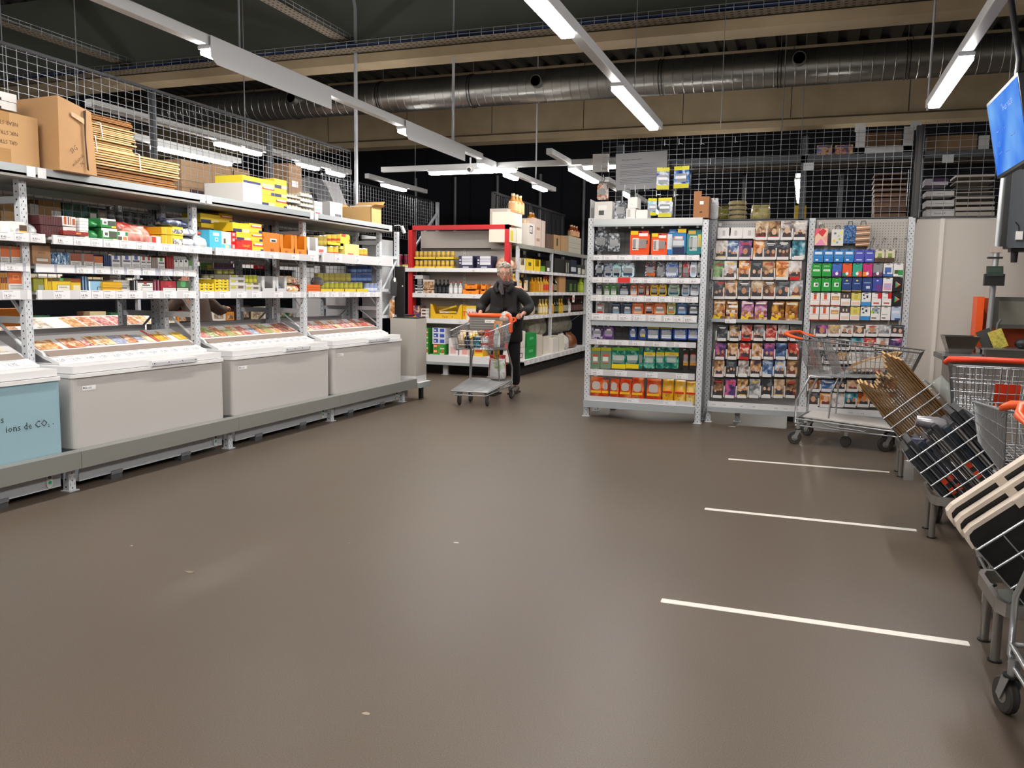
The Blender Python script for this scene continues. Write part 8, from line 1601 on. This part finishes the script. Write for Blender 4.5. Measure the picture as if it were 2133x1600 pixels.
t = thing('touch_screen', 'dark framed touch screen on the orange checkout back', 'screen', (1.76, KY + .18, 1.1)); b = MB(); b.prism([(0, 0), (.05, 0), (.09, .27), (.04, .27)], -.23, .25, 'x', mat('#4a4844', .5)); b.build('bezel', t); b = MB(); b.add([(-.19, .0045, .035), (.21, .0045, .035), (.21, .033, .235), (-.19, .033, .235)], [(0, 1, 2, 3)], mat('#77756c', .15)); b.build('screen', t)
b = MB(); b.rbox(-.0, .5, 0, .2, 0, .66, mat('#5a5f64', .55), .02, 3, axis='y'); b.box(-.05, -.0, .02, .12, -.0, .66, mat('#3a3c3c', .5)); cb = b.build('wall_cabinet', loc=(1.60, KY + .25, 1.79)); tag(cb, 'grey hanging cabinet under the blue screen', 'cabinet')
b = MB(); b.box(.06, .11, -.02, 0, .07, .14, PAPER); b.tube([(.08, -.01, .14), (.075, -.01, .19), (.05, -.005, .22)], .005, BLACK, 5); b.build('plug', cb)
b = MB(); b.box(.04, .25, .03, .15, -.03, 0, BLACK); b.lathe([(.025, -.12), (.03, -.03)], BLACK, 10, o=(.08, .08, 0)); b.build('barcode_reader', cb); b = MB(); b.tube([(.25, .1, .66), (.25, .1, 3.4)], .015, DKF, 6); b.build('hanger', cb)
tv = thing('hanging_screen', 'blue lit screen hung from the roof at the frame edge', 'screen', (1.235, 6.53, 2.505)); tv.rotation_euler = (0, -.20, 0)
b = MB(); b.rbox(-.012, .035, -.475, .475, -.275, .275, mat('#121214', .4), .012, 3, axis='x'); b.build('bezel', tv)
def screen_mat():
    m = bpy.data.materials.new('lit_screen'); m.use_nodes = True; nt = m.node_tree; nt.nodes.remove(nt.nodes['Principled BSDF']); e = nt.nodes.new('ShaderNodeEmission'); nz = nt.nodes.new('ShaderNodeTexNoise'); tc = nt.nodes.new('ShaderNodeTexCoord'); r = nt.nodes.new('ShaderNodeValToRGB')
    nz.inputs['Scale'].default_value = 2.2; r.color_ramp.elements[0].color = rgb('#3a78e8'); r.color_ramp.elements[1].color = rgb('#7ab4f6'); r.color_ramp.elements[0].position = .35; r.color_ramp.elements[1].position = .7
    nt.links.new(tc.outputs['Object'], nz.inputs['Vector']); nt.links.new(nz.outputs['Fac'], r.inputs['Fac']); nt.links.new(r.outputs['Color'], e.inputs['Color']); e.inputs['Strength'].default_value = 1.0; nt.links.new(e.outputs[0], nt.nodes['Material Output'].inputs['Surface']); return m
b = MB(); sm_ = screen_mat(); b.add([(-.0135, .455, -.255), (-.0135, -.455, -.255), (-.0135, -.455, .255), (-.0135, .455, .255)], [(0, 1, 2, 3)], sm_); dk = mat('#2a4a9a', .5, emit=.5)
b.text('Vous avez', dk, .075, (-.0145, .05, .13), (0, -1, 0), (0, 0, 1)); b.text('CAP', dk, .05, (-.0145, .30, -.07), (0, -1, 0), (0, 0, 1))
for (y, z, w) in ((.3, .03, .08), (.1, .02, .12), (-.1, -.06, .16), (.3, -.12, .12), (.1, -.14, .1)): b.box(-.0146, -.014, y - w, y, z, z + .006, dk)
b.build('screen', tv); b = MB(); b.tube([(.04, 0, .1), (.12, 0, .45), (.12, 0, 2.7)], .02, DKF, 8); b.build('ceiling_mount', tv)
# ================================================================== the empty trolley by the discs and the parked ones
e0 = trolley('empty wire trolley standing before the music discs', (.016, 8.105, 0), -.2, flap='orange', deck='board')
b = MB(); m = mat('#c09a6a', .8); b.add([(0, 0, 0), (.34, 0, .03), (.44, .0, .17), (.4, 0, .18), (.06, 0, .06), (0, .3, 0), (.34, .3, .03), (.44, .3, .17), (.4, .3, .18), (.06, .3, .06)], [(0, 1, 2, 3, 4), (9, 8, 7, 6, 5), (0, 5, 6, 1), (1, 6, 7, 2), (2, 7, 8, 3), (3, 8, 9, 4), (4, 9, 5, 0)], m); b.add([(.04, -.002, .02), (.33, -.002, .035), (.42, -.002, .155), (.2, -.002, .1)], [(0, 1, 2, 3)], mat('#d8d0c6', .7)); tag(b.build('cardboard_piece', loc=(.36, 7.88, .70), rz=-.2), 'torn tan and white cardboard piece lying in the empty trolley', 'cardboard')
trolley('parked wire trolley with its orange handle level before the weighing pan', (1.09, 5.42, 0), math.pi / 2 - .12, flap='orange', deck='board', handle=mat('#e8401e', .4))
o = trolley('parked wire trolley with a thick orange handle beside the dark crates', (1.06, 3.90, 0), math.pi / 2, flap=None, deck='wire'); o.scale = (.93, .93, .93)
trolley('parked wire trolley at the frame edge with a big double caster', (.965, 2.98, 0), -math.pi / 2, flap=None, deck='board')
for i, (p0, p1) in enumerate((((.74, 2.93, .36), (1.05, 2.45, .275)), ((.78, 3.0, .45), (1.1, 2.5, .275)))):
    b = MB(); b.tube([Vector(p0) - Vector(p0), Vector(p1) - Vector(p0)], .014, mat('#c09a62', .6), 10); tag(b.build('wooden_stick', loc=p0), ('short wooden stick leaning out of the trolley at the frame edge', 'second wooden stick behind it in the trolley at the frame edge')[i], 'stick', 'wooden sticks in the parked trolley')
# ================================================================== wire bins leaning in their steel bumpers, one between each pair of floor stripes
TL = math.radians(42); UX = Vector((math.cos(TL), 0, math.sin(TL))); WX = Vector((-math.sin(TL), 0, math.cos(TL)))
def binm(leg): 
    o = Vector((.59 if leg > 4 else .635, leg - .10, .45)) - WX * .36
    M = Matrix(((UX.x, 0, WX.x, o.x), (0, 1, 0, o.y), (UX.z, 0, WX.z, o.z), (0, 0, 0, 1))); return M
def wire_bin(leg, label):
    M = binm(leg); t = thing('wire_bin', label, 'bin', (.9, leg, 0), group='leaning wire bins'); T = Matrix.Translation(-t.location)
    D, W, H = .36, .41, .36; b = MB()
    for y in (0, D):
        for k in range(5): b.tube([(0, y, H - .0875 * k), (W, y, H - .0875 * k)], .0055, CHROME, 6)
        for k in range(5): b.tube([(W * k / 4, y, 0), (W * k / 4, y, H)], .003, CHROME, 5)
    for x in (0, W):
        for k in range(5): b.tube([(x, 0, H - .0875 * k), (x, D, H - .0875 * k)], .004, CHROME, 5)
        for k in range(1, 4): b.tube([(x, D * k / 4, 0), (x, D * k / 4, H)], .003, CHROME, 5)
    for k in range(5): b.tube([(W * k / 4, 0, .006), (W * k / 4, D, .006)], .003, CHROME, 5)
    b.xf(T @ M).build('basket', t)
    r = MB(); pts = [(1.12, leg - .125, 0), (.80, leg - .125, 0), (.74, leg - .11, 0), (.715, leg - .06, 0), (.712, leg + .24, 0), (.73, leg + .29, 0), (.8, leg + .31, 0), (1.12, leg + .31, 0)]
    n = len(pts); vs = []
    for (x, y, _) in pts:
        for z, k in ((.215, 0), (.265, 0), (.265, 1), (.215, 1)):
            cx_, cy_ = .95, leg + .09; dx, dy = x - cx_, y - cy_; L = math.hypot(dx, dy); q = .022 * k; vs.append((x - dx / L * q, y - dy / L * q, z))
    r.add(vs, [(4 * i + j, 4 * i + 4 + j, 4 * i + 4 + (j + 1) % 4, 4 * i + (j + 1) % 4) for i in range(n - 1) for j in range(4)], mat('#aaa9a6', .28, .85)); r.xf(T).build('bumper_rail', t)
    for x, y in ((.742, leg), (.742, leg + .2), (1.1, leg - .11), (1.1, leg + .29)):
        l = MB(); l.tube([(x, y, 0), (x, y, .235)], .017, mat('#9a9894', .35, .8), 10); l.lathe([(.025, 0), (.025, .006)], BLACK, 10, o=(x, y, 0)); l.xf(T).build('leg', t)
    return M
def inbin(M, b, name, label, cat, group, local=(0, 0, 0)):
    o = b.build(name); o.matrix_world = M @ Matrix.Translation(local); return tag(o, label, cat, group)
M1 = wire_bin(6.736, 'leaning wire bin full of brown cardboard by the empty trolley')
for k in range(20):
    b = MB(); hh = .60 + .05 * math.sin(k * .9) + rnd.uniform(-.012, .012) + (.06 if k > 12 else 0) - (.03 if 6 < k < 12 else 0); c = mat('#a8804e', .85) if not 6 < k < 12 else mat('#5a3f22', .9)
    b.box(0, .0115, 0, .3, 0, hh, c); b.box(.0025, .009, -.001, 0, .0, hh, mat('#6a4a28', .9)); b.box(.0, .0115, .0, .3, hh, hh + .004, mat('#d0a870', .8))
    o = inbin(M1, b, 'cardboard_sheet', '', 'cardboard', 'cardboard sheets in the leaning bin', (.012 + .0185 * k, .03, .012)); PLACED.append((o, 'folded brown cardboard sheet', 'leaning wire bin', k, 'floor stripes side'))
b = bag_mesh(.10, .16, .24, mat('#c8d2d0', .12, alpha=.3, bump=.6, scale=18), seed=21); o = inbin(M1, b, 'film_bag', 'crumpled clear film stuffed behind the cardboard sheets', 'film', None, (.46, .0, .12))
M2_ = wire_bin(5.074, 'leaning wire bin full of dark folded crates in the middle')
for k in range(10):
    b = MB(); hh = .40 + .03 * math.sin(k * 1.7); m = mat(('#26282c', '#2e3136', '#1d2a38', '#34343a')[k % 4], .45); b.rbox(0, .033, 0, .3, 0, hh, m, .006, 2, axis='y'); b.box(.004, .009, -.002, 0, .02, hh - .02, mat('#8a8a88', .4) if k % 3 == 1 else mat('#44474c', .4)); b.box(.02, .024, -.002, 0, .02, hh - .02, mat('#b8aca0', .5) if k in (4, 7) else mat('#15161a', .5))
    if k in (1, 2, 5): b.box(.003, .03, -.003, 0, .06, .10, mat('#e04a24', .5)); b.box(.003, .03, -.003, 0, .13, .16, mat('#d8401e', .5))
    o = inbin(M2_, b, 'folded_crate', '', 'crate', 'folded crates in the leaning bin', (.012 + .0385 * k, .03, .012)); PLACED.append((o, 'dark folded crate standing on edge', 'middle wire bin', k, 'floor stripes side'))
b = MB(); pA, pB = onY(1908, 876, 5.12), onY(2050, 915, 5.12); b.tube([Vector((0, 0, 0)), (pB - pA) * .3 + Vector((0, 0, .012)), (pB - pA) * .7, pB - pA], [.03, .042, .045, .035], mat('#8a878c', .18, .2, bump=.5, scale=40), 10); tag(b.build('wrapped_roll', loc=pA), 'grey film wrapped roll lying across the dark folded crates', 'roll')
b = bag_mesh(.16, .1, .07, mat('#2a2840', .4, bump=.4), seed=4); p = onY(1935, 930, 5.05); tag(b.build('dark_cloth', loc=(p.x - .02, 5.02, p.z - .03)), 'crumpled dark blue cloth hanging on the dark crates bin', 'cloth'); p = onY(1893, 990, 6.6); tag(bag_mesh(.07, .03, .2, mat('#a8a6a6', .15, alpha=.4, bump=.5), seed=6).build('plastic_bag', loc=(p.x, 6.60, p.z - .09)), 'limp grey plastic bag hanging from the cardboard bin bumper', 'bag')
M3 = wire_bin(3.40, 'leaning wire bin holding black crates with cream rims')
for k in range(3):                         # folded crates, broad side to the hall, each a little higher than the one before it
    W, Hh = .42, .42 + .034 * k; b = MB(); b.rbox(-.005, W, 0, .045, .0, Hh - .014, mat('#0e0d0e', .5), .03, 4, axis='y')
    o = inbin(M3, b, 'black_crate', ('black folded crate with a cream rim, front one of three', 'black folded crate with a cream rim, middle one of three', 'black folded crate with a cream rim, rear one of three')[k], 'crate', 'black crates with cream rims', (.004, .03 + .055 * k, .012))
    r = MB(); c = mat('#d3c6b8', .5); pts = [(-.016, Hh - .07), (-.012, Hh - .03), (.0, Hh - .008), (.03, Hh), (W, Hh), (W, Hh - .015), (.032, Hh - .015), (.008, Hh - .022), (.0, Hh - .036), (-.006, Hh - .07)]
    n = len(pts); vs = [(u, -.004, z) for u, z in pts] + [(u, .048, z) for u, z in pts]; r.add(vs, [tuple(range(n)), tuple(range(2 * n - 1, n - 1, -1))] + [(q, n + q, n + (q + 1) % n, (q + 1) % n) for q in range(n)], c)
    r.box(.2, .235, -.009, -.004, Hh - .034, Hh - .002, c); r.build('cream_rim', o)
b = MB(); b.add([(0, 0, 0), (.09, .03, .0), (.2, .05, .01), (.22, .2, .0), (.02, .2, .01), (.1, .12, .05)], [(0, 1, 5), (1, 2, 5), (2, 3, 5), (3, 4, 5), (4, 0, 5)], mat('#3a4038', .4)); tag(b.build('plastic_scrap', loc=(.745, 3.36, .22)), 'crumpled dark plastic scrap lying in the near steel bumper', 'scrap')
finish_labels()
